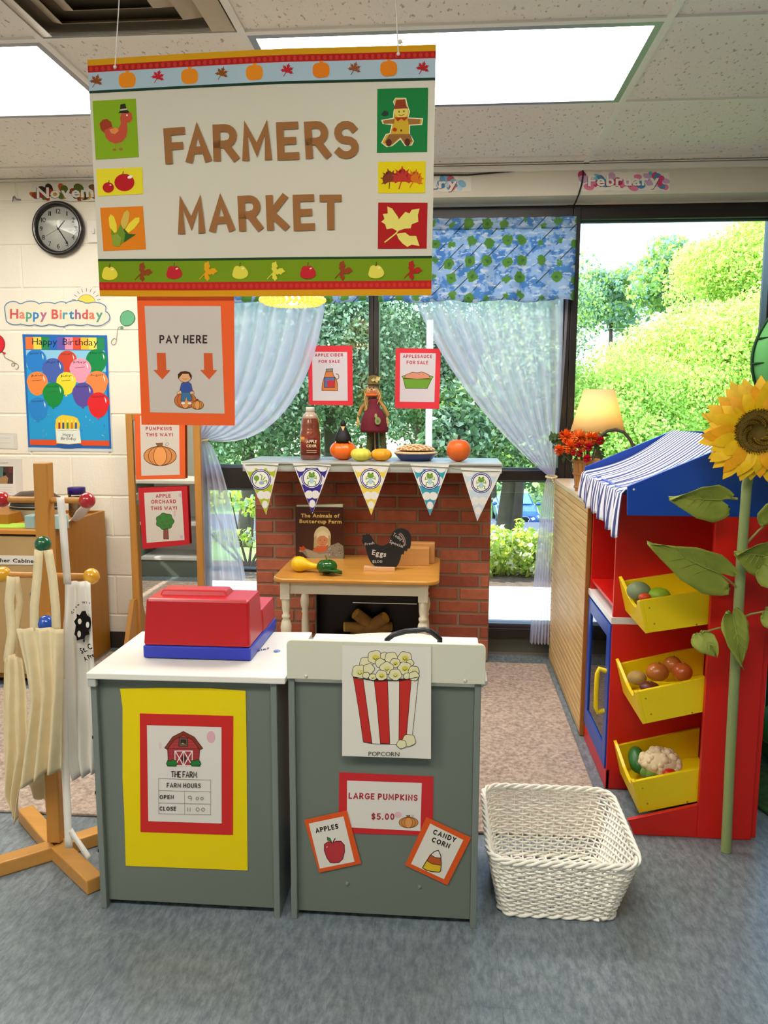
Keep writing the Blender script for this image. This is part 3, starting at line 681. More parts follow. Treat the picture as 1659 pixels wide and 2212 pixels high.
q = MB(); frus(q, (xl, y0+.15), (xr+.002, y0+.30), (xl+.004, y0+.15), (xr-.002, y0+.295), z1, z1+.065, M_RED); q.build('keyboard_deck', t, bevel=.006)
q = MB(); frus(q, (xl+.03, y0+.05), (xr-.07, y0+.12), (xl+.035, y0+.06), (xr-.08, y0+.11), z2-.002, z2+.014, M_RED); q.build('display_hump', t, bevel=.004)
for k in range(12):
    kx = xl+.03+.05*(k % 4); ky = y0+.17+.04*(k//4); bx('key', t, kx, kx+.032, ky, ky+.026, z1+.064, z1+.073, mat('key_yellow', '#e8c21c', .4), .002)
# ================================================================= FIREPLACE
YF = 3.95; M_MORT = mat('brick_mortar', '#8f7862', .85, var=.05); BR = [mat('brick_a', '#a85a40', .75, var=.12, scale=30), mat('brick_b', '#964c38', .75, var=.12, scale=30), mat('brick_c', '#b3664a', .75, var=.12, scale=30)]
M_MANT = mat('mantel_grey', '#a9aca6', .3, spec=.5)
xl, xr = WY(551, 1079, YF).x, WY(1061, 1079, YF).x
zt = 1.0
fp = thing('fireplace', ((xl+xr)/2, 4.0, 0), 'red brick play fireplace with a grey mantel shelf in front of the windows', 'fireplace')
bxl, bxr, bzt, bzb = WY(683, 1285, YF).x, WY(905, 1285, YF).x, .375, .05
q = MB(); q.box(xl, bxl, YF, 4.06, 0.012, zt, M_MORT); q.box(bxr, xr, YF, 4.06, .012, zt, M_MORT); q.box(bxl, bxr, YF, 4.06, bzt, zt, M_MORT); q.box(bxl, bxr, YF, 4.06, .012, bzb, M_MORT); q.build('surround', fp)
q = MB(); M_FB = mat('firebox_black', '#0c0b0b', .35, spec=.4); q.box(bxl, bxr, 4.055, 4.06, bzb, bzt, M_FB); q.box(bxl, bxl+.004, YF+.002, 4.055, bzb, bzt, M_FB); q.box(bxr-.004, bxr, YF+.002, 4.055, bzb, bzt, M_FB); q.box(bxl, bxr, YF+.002, 4.055, bzt-.004, bzt, M_FB); q.box(bxl, bxr, YF+.002, 4.055, bzb, bzb+.004, M_FB); q.build('firebox', fp)
bx('glint_strip', fp, bxl+.19, bxr-.01, YF+.004, YF+.008, WY(800, 1303, YF).z-.002, WY(800, 1303, YF).z+.002, mat('glint_bright', '#d8d8dc', .2, metal=1))  # thin bright strip standing in for the reflection line of glass doors
rp = .0668; zr = WY(592, 1151, YF).z; xm = WY(592, 1137, YF).x; bp_ = .2115; g_ = .012; rnd = random.Random(5); cache = {}
for r in range(-11, 6):
    za = zr+r*rp+g_/2; zb = za+rp-g_
    if za < .012 or zb > zt+.03: continue
    zb = min(zb, zt-.002); off = 0 if r % 2 == 0 else .105
    k = -4
    while True:
        a_ = xm+off+k*bp_+g_/2; b_ = a_+bp_-g_; k += 1
        if a_ > xr: break
        a_, b_ = max(a_, xl+.002), min(b_, xr-.002)
        if b_-a_ < .02: continue
        segs = [(a_, b_)]
        if za < bzt and zb > bzb:
            segs = [s_ for s_ in ((a_, min(b_, bxl-.004)), (max(a_, bxr+.004), b_)) if s_[1]-s_[0] > .02]
        for sa, sb in segs:
            q = MB(); e = .003; d = .004+rnd.random()*.0025; m_ = rnd.choice(BR)
            vs = [(sa, YF, za), (sb, YF, za), (sb, YF, zb), (sa, YF, zb), (sa+e, YF-d, za+e), (sb-e, YF-d, za+e), (sb-e, YF-d, zb-e), (sa+e, YF-d, zb-e)]
            q.add(vs, [(4, 5, 6, 7), (0, 1, 5, 4), (1, 2, 6, 5), (2, 3, 7, 6), (3, 0, 4, 7)], m_); q.build('brick', fp)
ZM = WY(800, 999, 3.70).z
ml, mr = WY(522, 995, 3.70).x, WY(1086, 1002, 3.70).x
M_top = bx('mantel_shelf', fp, ml, mr, 3.70, 4.09, ZM-.012, ZM, M_MANT, .003)
bx('mantel_apron', fp, ml+.002, mr-.002, 3.706, 4.08, ZM-.048, ZM-.012, M_MANT, .003)
q = MB(); q.box(xl+.01, xr-.01, 3.75, 4.06, zt-.0, ZM-.048, mat('mantel_under', '#6d5a4c', .7)); q.build('mantel_bed', fp)
# logs inside
lg = thing('fire_logs', ((bxl+bxr)/2, 4.0, .05), 'pile of pale-ended play logs in the black firebox', 'logs')
def log(p0, p1, r):
    l = MB(); l.cyl(p0, p1, r, r, mat('log_bark', '#a8854c', .8, var=.2, scale=20), 14, caps=False); L_ = l.build('log', lg)
    d = (Vector(p1)-Vector(p0)).normalized()
    for e, s_ in ((Vector(p0), -1), (Vector(p1), 1)):
        l = MB(); l.cyl(e, e+d*s_*.003, r*.93, r*.9, mat('log_end', '#f0c45c', .7, var=.1, scale=40), 14, smooth=False); l.build('cut_end', L_)
zl = [WY(x, y, 3.97) for x, y in ((768, 1325), (833, 1333), (744, 1354))]
log(zl[0], (zl[0].x+.16, 4.03, .10), .031); log(zl[1], (zl[1].x-.17, 4.02, .10), .031); log(zl[2], (zl[2].x+.24, 4.03, zl[2].z-.01), .027); log((bxl+.08, 4.0, .085), (bxr-.06, 4.0, .085), .03)

# ================================================================= PLAY TABLE
ZT = .557; M_OAK = wood('oak_top', '#c98f3e', .3, 'X', .08, coat=.3); M_WL = mat('cream_paint', '#dcd6bc', .45)
tfl, tfr = WZ(585, 1250, ZT), WZ(949, 1256, ZT); yf = (tfl.y+tfr.y)/2; yb = 3.93
t = thing('play_table', ((tfl.x+tfr.x)/2, 3.65, 0), 'small table with oak top and cream turned legs in front of the fireplace', 'table')
cr = .055; x0, x1 = tfl.x, tfr.x; pts = []
for cx_, cy_, a0 in ((x1-cr, yf+cr, -90), (x1-cr, yb-cr, 0), (x0+cr, yb-cr, 90), (x0+cr, yf+cr, 180)): pts += arc(cx_, cy_, cr, cr, a0, a0+90, 6)
q = MB(); q.prism([(x, y, ZT-.02) for x, y in pts], Vector((0, 0, .02)), M_OAK); q.build('tabletop', t, bevel=.006)
ya, ybk = yf+.045, 3.88; lx0, lx1 = WY(617, 1265, ya).x, WY(914, 1265, ya).x
za = WY(700, 1283, ya).z
q = MB(); q.box(lx0, lx1, ya-.01, ya+.01, za, ZT-.02, M_WL); q.build('apron', t, bevel=.001)
q = MB(); q.box(lx0, lx1, ybk-.01, ybk+.01, za, ZT-.02, M_WL); q.build('apron', t)
for x in (lx0, lx1): bx('apron', t, x-.01, x+.01, ya+.01, ybk-.01, za, ZT-.02, M_WL)
prof = [(.014, 0), (.017, .02), (.020, .10), (.019, .2), (.015, .235), (.019, .245), (.015, .255), (.022, .275), (.024, .30), (.019, .325), (.013, .335), (.018, .342), (.018, .350), (.013, .357), (.017, .38), (.017, .40), (.019, .425)]
k_ = (ZT-.11)/.425
for x in (lx0, lx1):
    for y in (ya, ybk):
        q = MB(); q.lathe([(r*1.05, z*k_) for r, z in prof], (x, y, .0115), M_WL, 18); q.box(x-.021, x+.021, y-.021, y+.021, ZT-.1, ZT-.02, M_WL); q.build('leg', t)

# ================================================================= MIRROR
M_HON = wood('honey_wood', '#b8823c', .4, 'Z', .08)
ym = 3.95; mt = thing('standing_mirror', (-1.44, ym, 0), 'tall honey-wood framed mirror leaning on its feet against the block wall', 'mirror')
TL, TR = WY(272, 893, ym), WY(432, 893, ym); BLx, BRx = TL.x+.004, TR.x-.006; zt_ = TL.z; zb_ = .045; fw = .036
def mq(name, xa, xb, za, zb, y0, y1, m): 
    q = MB(); q.box(xa, xb, y0, y1, za, zb, m); return q.build(name, mt, bevel=.003)
mq('frame_stile', TL.x, TL.x+fw, zb_, zt_, ym-.012, ym+.012, M_HON); mq('frame_stile', TR.x-fw, TR.x, zb_, zt_, ym-.012, ym+.012, M_HON)
mq('frame_rail', TL.x+fw, TR.x-fw, zt_-fw, zt_, ym-.012, ym+.012, M_HON); mq('frame_rail', TL.x+fw, TR.x-fw, zb_, zb_+fw, ym-.012, ym+.012, M_HON)
m_mir, nt_, b_n = nodes_mat('mirror_glass'); b_n.inputs['Metallic'].default_value = 1; b_n.inputs['Roughness'].default_value = .01; b_n.inputs['Base Color'].default_value = lin('#dfe3e0')
MI = mq('mirror_pane', TL.x+fw-.003, TR.x-fw+.003, zb_+fw-.003, zt_-fw+.003, ym-.003, ym+.003, m_mir); MI.modifiers.clear()
for x in (TL.x+.012, TR.x-.012):
    q = MB(); q.prism([(x-.012, ym-.17, .0125), (x-.012, ym+.05, .0125), (x-.012, ym+.05, .05), (x-.012, ym+.0, .18), (x-.012, ym-.015, .3), (x-.012, ym-.05, .3), (x-.012, ym-.17, .045)], Vector((.024, 0, 0)), M_HON); q.build('foot', mt, bevel=.002)
# what the mirror sees: low white and grey shelf standing left of the frame
sh = thing('toy_shelf', (-2.3, 1.95, 0), 'low grey and white toy shelf seen only in the standing mirror', 'shelf')
for nm, q in (('side_panel', -2.85), ('divider', -2.36), ('end_panel', -1.80)): bx(nm, sh, q, q+.025, 1.75, 2.1, .002, .72, M_GREY, .002)
ws_ = mat('white_panel', '#e8e8e6', .4); bx('shelf_top', sh, -2.87, -1.76, 1.73, 2.12, .72, .745, M_WTOP, .003); bx('shelf_board', sh, -2.825, -1.80, 1.76, 2.1, .40, .42, ws_); bx('shelf_board', sh, -2.825, -1.80, 1.76, 2.1, .13, .15, ws_)
bx('kick_panel', sh, -2.825, -1.80, 2.08, 2.095, .002, .13, M_GREY); bx('back_panel', sh, -2.85, -1.80, 1.75, 1.76, .002, .72, ws_)

# ================================================================= TEACHER CABINET
ct = wood('cabinet_honey', '#a9701f', .42, 'Z', .06); cf = mat('cabinet_tan', '#b89a68', .5, var=.04)
yk = 4.0; rx_ = WY(226, 1103, yk).x+.0; zt_ = WY(226, 1103, yk).z; yfr = 3.42; cxl = -2.55
t = thing('teacher_cabinet', ((cxl+rx_)/2, 3.7, 0), 'honey-wood cabinet with tan door front against the left wall', 'cabinet')
ff = WY(125, 1146, yfr); topz = ff.z
q = MB(); q.prism([(rx_-.02, yk, .0), (rx_-.02, yk, zt_), (rx_-.02, yfr+.06, zt_), (rx_-.02, yfr, topz), (rx_-.02, yfr, 0)], Vector((.02, 0, 0)), ct); q.build('side_panel', t, bevel=.002)
bx('side_panel', t, cxl, cxl+.02, yfr, yk, 0, zt_, ct, .002)
bx('cabinet_top', t, cxl+.02, rx_-.02, yfr-.01, yk, topz-.02, topz, wood('cabinet_top_wood', '#c08238', .4, 'X', .06), .002)
bx('back_rim', t, cxl+.02, rx_-.02, yk-.015, yk, topz, zt_, ct)
bx('cabinet_bottom', t, cxl+.02, rx_-.02, yfr+.02, yk, .03, .05, ct)
dr = bx('cabinet_door', t, cxl+.04, rx_-.03, yfr-.005, yfr+.01, .06, topz-.03, cf, .002)
q = MB(); q.ell((rx_-.09, yfr-.02, .45), (.012, .015, .012), mat('knob', '#8a8a86', .3, metal=.8), 12, 8); q.build('knob', dr)
bx('shelf_tray', t, cxl+.3, WY(30, 1120, 3.6).x, 3.55, 3.9, topz, topz+.05, ct)
pf = PY(yfr-.006); c_ = (0, 940, 3.606); lb = sheet('name_label', pf, [(-340, 930), (275, 940), (270, 1010), (-340, 1003)], mat('label_white', '#e4e0d4', .5), .001, 0, dr, c_)
a = Art(pf, c_, base=.0014); a.btext('Teacher Cabinet', (-120, 985), (288, 995), 30, '#33312e', 1); a.build('label_lettering', lb)
tz = topz
# things on top of the teacher cabinet
r = thing('cd_player', (-2.02, 3.74, tz), 'silver and dark rounded disc player on the teacher cabinet', 'player')
pc = WY(75, 1095, 3.72); q = MB(); S_ = Matrix.Translation((pc.x, 3.74, tz)) @ Matrix.Diagonal((1, .6, 1, 1))
q.lathe([(.10, .0), (.105, .012), (.13, .05), (.135, .07), (.125, .085)], (0, 0, 0), mat('silver_plastic', '#b9bbb2', .35, metal=.4), 32, M=S_); q.build('body', r)
q = MB(); q.lathe([(.13, .085), (.12, .115), (.08, .14), (0, .147)], (0, 0, 0), mat('smoke_plastic', '#4d4038', .2), 32, M=S_); q.build('lid', r)
q = MB(); q.lathe([(.136, .058), (.1365, .062), (.13, .086), (.12, .087)], (0, 0, 0), mat('speaker_black', '#1b1715', .5), 32, M=S_); q.build('speaker_band', r)
j = thing('jar', (-1.92, 3.9, tz), 'clear jar with dark purple screw lid on the teacher cabinet', 'jar')
jp = WY(166, 1075, 3.88); q = MB(); q.lathe([(.035, 0), (.042, .006), (.042, .12), (.038, .13)], (jp.x, 3.88, tz+.001), M_CLEAR, 24); q.build('body', j)
zj = WY(166, 1067, 3.88).z; q = MB(); q.lathe([(.044, 0), (.044, .032), (.042, .035), (0, .035)], (jp.x, 3.88, zj), mat('purple_lid', '#2c1a6e', .35), 24); q.build('lid', j)
q = MB(); q.cyl((jp.x, 3.88, tz+.004), (jp.x, 3.88, tz+.10), .038, .038, mat('jar_fill', '#c8b49a', .8, var=.3, scale=90), 20); q.build('contents', j)
b1 = WY(132, 1135, 3.5); q = MB(); q.cyl((b1.x, 3.5, tz), (b1.x, 3.5, tz+.06), .036, .034, mat('teal_tub', '#9fbdb8', .4), 20); tag(q.build('tub'), 'pale teal plastic tub behind the coat stand post', 'tub')
b1 = WY(74, 1130, 3.5); tag(bx('wipes_box', None, b1.x-.02, b1.x+.025, 3.45, 3.52, tz, tz+.062, mat('teal_box', '#8fb0ae', .4), .004), 'small teal box left of the coat stand post', 'box')
q = MB(); pA = WY(145, 1118, 3.55); q.grid(lambda u, v: Vector((pA.x-.02+.09*u, 3.5+.16*v, tz+.003+.075*u*u+.02*math.sin(3*v))), 8, 6, mat('paper_white', '#e6e4dc', .7)); tag(q.build('curled_paper', thick=.001), 'curled white paper on the corner of the teacher cabinet', 'paper')
q = MB(); pA = WZ(30, 1140, tz); q.prism([(pA.x-.12, 3.45, tz+.001), (pA.x+.11, 3.47, tz+.001), (pA.x+.06, 3.6, tz+.001), (pA.x-.13, 3.58, tz+.001)], Vector((0, 0, .004)), mat('lime_paper', '#a8d24a', .7)); tag(q.build('green_paper'), 'lime green paper lying on the teacher cabinet', 'paper')

# ================================================================= COAT STAND
M_ST = wood('stand_wood', '#bb8238', .38, 'Z', .07)
px_ = -1.122; py_ = 2.075; s_ = thing('coat_stand', (px_, py_, 0), 'wooden coat stand with coloured ball pegs at the left', 'coat stand')
PO = MB(); ztop = WY(93, 1000, py_-.018).z; xt = WY(93, 1002, py_).x
PO.prism([(px_-.02, py_-.018, .05), (px_+.02, py_-.018, .05), (px_+.02, py_+.018, .05), (px_-.02, py_+.018, .05)], Vector((xt-px_, 0, ztop-.05)), M_ST); PO.build('post', s_, bevel=.003)
for i, (ex, ey) in enumerate(((-.23, -.19), (.19, -.16), (-.20, .19), (.22, .20))):
    d = Vector((ex, ey, 0)).normalized(); nn = Vector((-d.y, d.x, 0))*.024; L_ = Vector((ex, ey, 0)).length
    P0 = Vector((px_, py_, .001)); q = MB()
    q.prism([P0-nn+d*.01, P0+nn+d*.01, P0+nn+d*L_, P0-nn+d*L_], Vector((0, 0, .042 if i < 2 else .041)), wood('stand_foot_wood', '#c99248', .38, 'X', .06)); q.build('foot', s_, bevel=.004)
def dw(z_): return px_+(xt-px_)*(z_-.05)/(ztop-.05)
zr_, zg_, zy_, zb2 = WY(93, 1080, py_).z, WY(93, 1175, py_-.1).z, WY(100, 1243, py_).z, WY(96, 1346, py_-.1).z
def peg(z, vec, col, r=.022):
    c = Vector((dw(z), py_, z)); v = Vector(vec); q = MB(); q.cyl(c-v, c+v, .0085, .0085, M_ST, 12); D = q.build('dowel', s_)
    for sg in (-1, 1):
        q = MB(); q.ell(c+v*sg, r, mat('ball_'+col.lstrip('#'), col, .22, spec=.6, coat=.4), 20, 14); q.build('ball', D)
peg(zr_, (.122, 0, 0), '#b01c22'); peg(zg_, (-.045, .10, 0), '#0f5a34', .0215); peg(zy_, (.128, .0, 0), '#d9a21c', .0225); peg(zb2, (-.045, .10, 0), '#1450b4', .0215)

# aprons: hanging cloth with folds
M_NAT = mat('natural_canvas', '#e8d6aa', .9, var=.05, scale=30, sheen=.2, bump=.15, bscale=300); M_WHC = mat('white_canvas', '#eeeae0', .9, var=.02, sheen=.2, bump=.1, bscale=300)
def edge(pts, v):  # pts list of (v, x_px); interpolate
    for i in range(len(pts)-1):
        if v <= pts[i+1][0]: k = (v-pts[i][0])/(pts[i+1][0]-pts[i][0]+1e-9); return pts[i][1]*(1-k)+pts[i+1][1]*k
    return pts[-1][1]
def cloth(name, parent, le, re_, top, bot, y0, amp, folds, m, nu=36, nv=30, ph=0.0, yv=0.0, thick=.0015):
    # le/re_: left/right outline in picture px against v, placed on the plane y0; top/bot: rows (px) at u
    def f(u, v):
        yt = top(u) if callable(top) else top; yb_ = bot(u) if callable(bot) else bot
        X = edge(le, v)*(1-u)+edge(re_, v)*u; Yp = yt*(1-v)+yb_*v
        p = WY(X, Yp, y0); p.y += amp*math.sin(u*folds*math.pi+ph+v*1.3)*(.4+.6*v)+yv*v; return p
    q = MB(); q.grid(f, nu, nv, m); return q.build(name, parent, thick=thick)
def strap(name, parent, pts, w_, y0, m, tilt=0.0):
    c = [WY(x, y, y0+(k_[0] if k_ else 0)) for x, y, *k_ in pts]; q = MB(); vs = []
    for i, p in enumerate(c):
        d = (c[min(i+1, len(c)-1)]-c[max(i-1, 0)]).normalized(); n = Vector((d.z, 0, -d.x)).normalized()*w_/2
        vs += [p-n, p+n+Vector((0, tilt, 0))]
    q.add(vs, [(2*i, 2*i+1, 2*i+3, 2*i+2) for i in range(len(c)-1)], m, True); return q.build(name, parent, thick=.002)
def smooth_pts(pts, n=4):
    out = []
    for i in range(len(pts)-1):
        for k in range(n): t_ = k/n; out.append(tuple(pts[i][j]*(1-t_)+pts[i+1][j]*t_ for j in range(len(pts[0]))))
    return out+[pts[-1]]
E1 = thing('apron', (-1.19, 2.0, .25), 'cream canvas apron at the far left, hanging from the yellow peg', 'apron', 'canvas aprons on the coat stand')
cloth('bib', E1, [(0, 10), (.3, 6), (.7, 6), (.9, 9), (1, 30)], [(0, 48), (.2, 58), (.6, 62), (.85, 40), (1, 35)], lambda u: 1423-12*math.sin(u*3)+6*u, lambda u: 1742+34*u, 1.995, .013, 5, M_NAT)
strap('strap', E1, smooth_pts([(25, 1246, 0), (20, 1300, 0), (26, 1370, 0), (16, 1430, 0)]), .026, 2.0, M_NAT); strap('strap', E1, smooth_pts([(34, 1246, .03), (44, 1300, .04), (30, 1380, .03), (32, 1432, .01)]), .02, 2.0, M_NAT)
E2 = thing('apron', (-1.1, 1.97, .3), 'cream canvas apron in the middle, hanging by straps from the green peg', 'apron', 'canvas aprons on the coat stand')
cloth('bib', E2, [(0, 33), (.25, 52), (.45, 62), (.75, 50), (1, 40)], [(0, 136), (.3, 134), (.6, 130), (1, 127)], lambda u: 1360-14*u*(1-u)*4*.3, lambda u: 1697-30*u+6*math.sin(u*7), 1.955, .016, 6, M_NAT, ph=.8)
strap('strap', E2, smooth_pts([(84, 1188, 0), (80, 1250, -.004), (74, 1310, -.006), (74, 1366, 0)]), .024, 1.962, M_NAT); strap('strap', E2, smooth_pts([(104, 1188, 0), (114, 1250, -.004), (120, 1310, -.006), (122, 1366, 0)]), .024, 1.962, M_NAT)
cloth('skirt_back', E2, [(0, 55), (.5, 44), (1, 60)], [(0, 115), (1, 100)], 1660, lambda u: 1710+40*u*(1 if u < .6 else .9), 2.06, .012, 3, M_NAT, yv=.01)
E3 = thing('apron', (-1.0, 2.03, .3), 'white apron with black printed design hanging right of the post', 'apron', 'canvas aprons on the coat stand')
cloth('bib', E3, [(0, 139), (.15, 138), (.3, 132), (.6, 136), (.9, 144), (1, 158)], [(0, 197), (.3, 202), (.55, 208), (1, 207)], lambda u: 1258-10*u*(1-u), lambda u: 1684-16*u, 2.025, .013, 5, M_WHC, ph=2.0)
strap('strap', E3, smooth_pts([(130, 1074, 0), (136, 1130, -.004), (140, 1190, -.004), (146, 1262, 0)]), .021, 2.02, M_WHC)
tl = strap('tie', E3, smooth_pts([(136, 1468, 0), (138, 1540, 0), (140, 1640, 0), (146, 1760, -.01), (149, 1832, -.015)]), .022, 2.01, M_WHC); strap('tie', E3, smooth_pts([(150, 1790, 0), (160, 1806, -.01), (178, 1832, -.03), (192, 1853, -.04)]), .018, 2.0, M_WHC)
pf = PY(2.008); a = Art(pf, (0, 940, 3.606), base=.001); BK = '#141214'
for i, ch in enumerate('Grow With Us'):
    if ch == ' ': continue
    th = math.radians(205+i*11.5); R_ = 100; x_, y_ = 668+R_*math.cos(th)*1.05, 1440+R_*math.sin(th)*1.3; dx, dy = -math.sin(th), math.cos(th)
    if x_ < 712: gw = _glyphs[(ch, 1)][2]*26; a.btext(ch, (x_-dx*gw/2, y_-dy*gw/2), (x_+dx*gw/2, y_+dy*gw/2), 19, BK, 1)
a.poly([(585, 1530), (592, 1480), (578, 1450), (600, 1420), (598, 1390), (622, 1402), (640, 1370), (668, 1368), (680, 1400), (706, 1420), (712, 1460), (706, 1500), (690, 1520), (700, 1550), (668, 1560), (660, 1585), (630, 1590), (600, 1600), (596, 1570), (580, 1550)], BK)
for x, y, rx, ry in ((622, 1450, 15, 22), (684, 1476, 13, 24), (618, 1548, 14, 26)): a.ell(x, y, rx, ry, '#e2dcd0')
a.poly([(648, 1590), (664, 1588), (660, 1612), (652, 1612)], BK)
a.btext('St. C', (638, 1702), (722, 1660), 46, BK); a.btext('A Pre', (664, 1762), (738, 1722), 36, BK); a.build('print', E3)

# ================================================================= WICKER BASKET
M_WIC = mat('white_wicker', '#fcf8ec', .6, var=.05, scale=60)
wk = thing('wicker_basket', (.31, 2.05, .001), 'large empty white wicker basket on the floor beside the grey counter', 'basket')
def bpath(t_, lift):     # rounded rectangle that flares upward; lift 0..1
    xa, xb = .158-.034*lift, .452+.048*lift; ya, yb_ = 1.905-.052*lift, 2.18+.07*lift; r = .035+.02*lift
    per = [(xb-r, ya, xb, ya+r, -90), (xb, yb_-r, xb-r, yb_, 0), (xa+r, yb_, xa, yb_-r, 90), (xa, ya+r, xa+r, ya, 180)]
    segs = []
    for (sx, sy, ex, ey, a0), (cx_, cy_) in zip(per, ((xb-r, ya+r), (xb-r, yb_-r), (xa+r, yb_-r), (xa+r, ya+r))): segs.append((cx_, cy_, a0))
    pts = []
    for cx_, cy_, a0 in segs: pts += arc(cx_, cy_, r, r, a0, a0+90, 5)
    pts.append(pts[0]); L_ = [0]
    for i in range(1, len(pts)): L_.append(L_[-1]+math.hypot(pts[i][0]-pts[i-1][0], pts[i][1]-pts[i-1][1]))
    s = (t_ % 1)*L_[-1]
    for i in range(1, len(pts)):
        if s <= L_[i]:
            k = (s-L_[i-1])/(L_[i]-L_[i-1]+1e-9); x = pts[i-1][0]*(1-k)+pts[i][0]*k; y = pts[i-1][1]*(1-k)+pts[i][1]*k
            tx, ty = pts[i][0]-pts[i-1][0], pts[i][1]-pts[i-1][1]; l = math.hypot(tx, ty)+1e-9; return x, y, ty/l, -tx/l
BH = .172; NS = 56; rnd = random.Random(11)
q = MB()
rows = 23
for r in range(rows):
    lf = (r+.8)/(rows+.5); pts = []; n = NS*4
    for i in range(n):
        x, y, nx, ny = bpath(i/n, lf); o_ = .0036*math.sin(math.pi*i/4+math.pi*(r % 2)+math.pi/8)
        pts.append((x+nx*o_, y+ny*o_, BH*lf+.006+rnd.uniform(-.0008, .0008)+.001*math.sin(i*.11+r)))
    q.tube(pts, .0030, M_WIC, 5, closed=True)
tag(q.build('weave', wk), kind='stuff')
q = MB()
for i in range(NS):
    x0_, y0_, *_n = bpath((i*4+2)/(NS*4), 0); x1_, y1_, *_n = bpath((i*4+2)/(NS*4), 1); q.tube([(x0_, y0_, .006), (x1_, y1_, BH+.008)], .0026, M_WIC, 5)
tag(q.build('stakes', wk), kind='stuff')
q = MB()
for k in range(3):
    pts = []
    for i in range(150):
        x, y, nx, ny = bpath(i/150, 1.02); a_ = 2*math.pi*(k/3+i/150*16); pts.append((x+nx*.005*math.cos(a_), y+ny*.006*math.cos(a_), BH+.012+.006*math.sin(a_)))
    q.tube(pts, .0042, M_WIC, 6, closed=True)
q.build('rim', wk)
q = MB()
for k in range(2):
    pts = []
    for i in range(120):
        x, y, nx, ny = bpath(i/120, .02); a_ = 2*math.pi*(k/2+i/120*14); pts.append((x+nx*.005*math.cos(a_), y+ny*.005*math.cos(a_), .009+.004*math.sin(a_)))
    q.tube(pts, .0045, M_WIC, 6, closed=True)
q.build('foot_rim', wk)
q = MB()
for i in range(16):
    y = 1.93+i*.0155; q.tube([(.165+k*.28/40, y, .008+.003*math.sin(math.pi*k/2.5+math.pi*(i % 2))) for k in range(41)], .0034, M_WIC, 5)
for k in range(9): x = .175+k*.033; q.tube([(x, 1.92, .008), (x, 2.175, .008)], .003, M_WIC, 5)
tag(q.build('base_weave', wk), kind='stuff')
# ================================================================= WOODEN SHELF BACK + TOY MARKET
M_PLY, nt, b = nodes_mat('striped_panel')
n1 = noise(nt, pos_vec(nt, (8, 1, 8)), 6, 3)
c = mixcol(nt, ramp(nt, n1, .35, .7), lin('#dcba7c'), lin('#c8a264'))
nt.links.new(c, b.inputs['Base Color']); b.inputs['Roughness'].default_value = .5
t = thing('play_shelf', (.73, 3.55, 0), 'wooden shelf unit turned back-on, its back ribbed with fine horizontal slats, beside the right curtain', 'shelf')
SX = .556; ZP = .95
bx('back_panel', t, SX, SX+.008, 3.075, 4.035, .004, ZP-.02, mat('panel_groove', '#9a7440', .7), .001)
ps = (ZP-.026)/31
for k in range(31):
    q = MB(); za, zb = .005+k*ps+.0014, .005+(k+1)*ps-.0014; e = .0022; vs = [(SX, 3.076, za), (SX, 4.034, za), (SX, 4.034, zb), (SX, 3.076, zb), (SX-.004, 3.076, za+e), (SX-.004, 4.034, za+e), (SX-.004, 4.034, zb-e), (SX-.004, 3.076, zb-e)]
    q.add(vs, [(5, 4, 7, 6), (4, 5, 1, 0), (7, 3, 2, 6), (4, 0, 3, 7), (5, 6, 2, 1)], M_PLY); q.build('slat', t)
bpy.context.view_layer.update(); we = wood('panel_edge', '#a86a2a', .4, 'Z', .06)
bx('end_panel', t, SX+.008, .90, 3.07, 3.09, .012, ZP-.02, we, .002); bx('end_panel', t, SX+.008, .90, 4.015, 4.035, .012, ZP-.02, we, .002)
bx('edge_strip', t, SX-.005, SX+.012, 3.062, 3.075, .004, ZP-.02, we, .001)
bx('shelf_top', t, SX-.006, .92, 3.062, 4.04, ZP-.02, ZP, mat('shelf_top_pale', '#d8bfa0', .35, var=.04), .002); bx('shelf_board', t, SX+.01, .90, 3.09, 4.015, .45, .465, we)
MR = mat('market_red', '#d61a10', .38, spec=.5, var=.03, scale=2); MB_ = mat('market_blue', '#0f46b0', .38, spec=.5); MY = mat('market_yellow', '#efd20a', .38, spec=.5); MW = mat('market_white', '#e8e6e2', .3)
u = thing('toy_market_stand', (.76, 2.7, 0), 'red toy market stand with blue awning sides and yellow trays', 'play stand')
XF, XB = .568, .90; YA, YB, YC = 2.33, 2.625, 3.05
bx('divider_panel', u, XF, XB, YB, YB+.014, .002, 1.03, MR, .001); bx('far_panel', u, XF, XB, YC-.014, YC, .002, 1.03, MR, .001)
bx('back_panel', u, XB-.014, XB, YB+.014, YC-.014, .002, 1.03, MR)
bx('back_panel', u, .872, .886, YA+.016, YB, .002, 1.03, mat('market_red', '#d61a10'), .001)
q = MB(); q.prism([(.785, YA, .001), (.945, YA, .001), (.945, YA, 1.0), (.785, YA, 1.0)], Vector((0, .016, 0)), MR); q.build('front_post', u, bevel=.0015)
q = MB(); q.prism([(.597, YA+.002, .001), (.785, YA+.002, .001), (.785, YA+.002, .107), (.576, YA+.002, .048)], Vector((0, .014, 0)), mat('market_red2', '#d42218', .38)); q.build('foot_rail', u, bevel=.0015)
bx('side_return', u, .930, .966, YA+.016, YC, .001, 1.0, MR, .001)
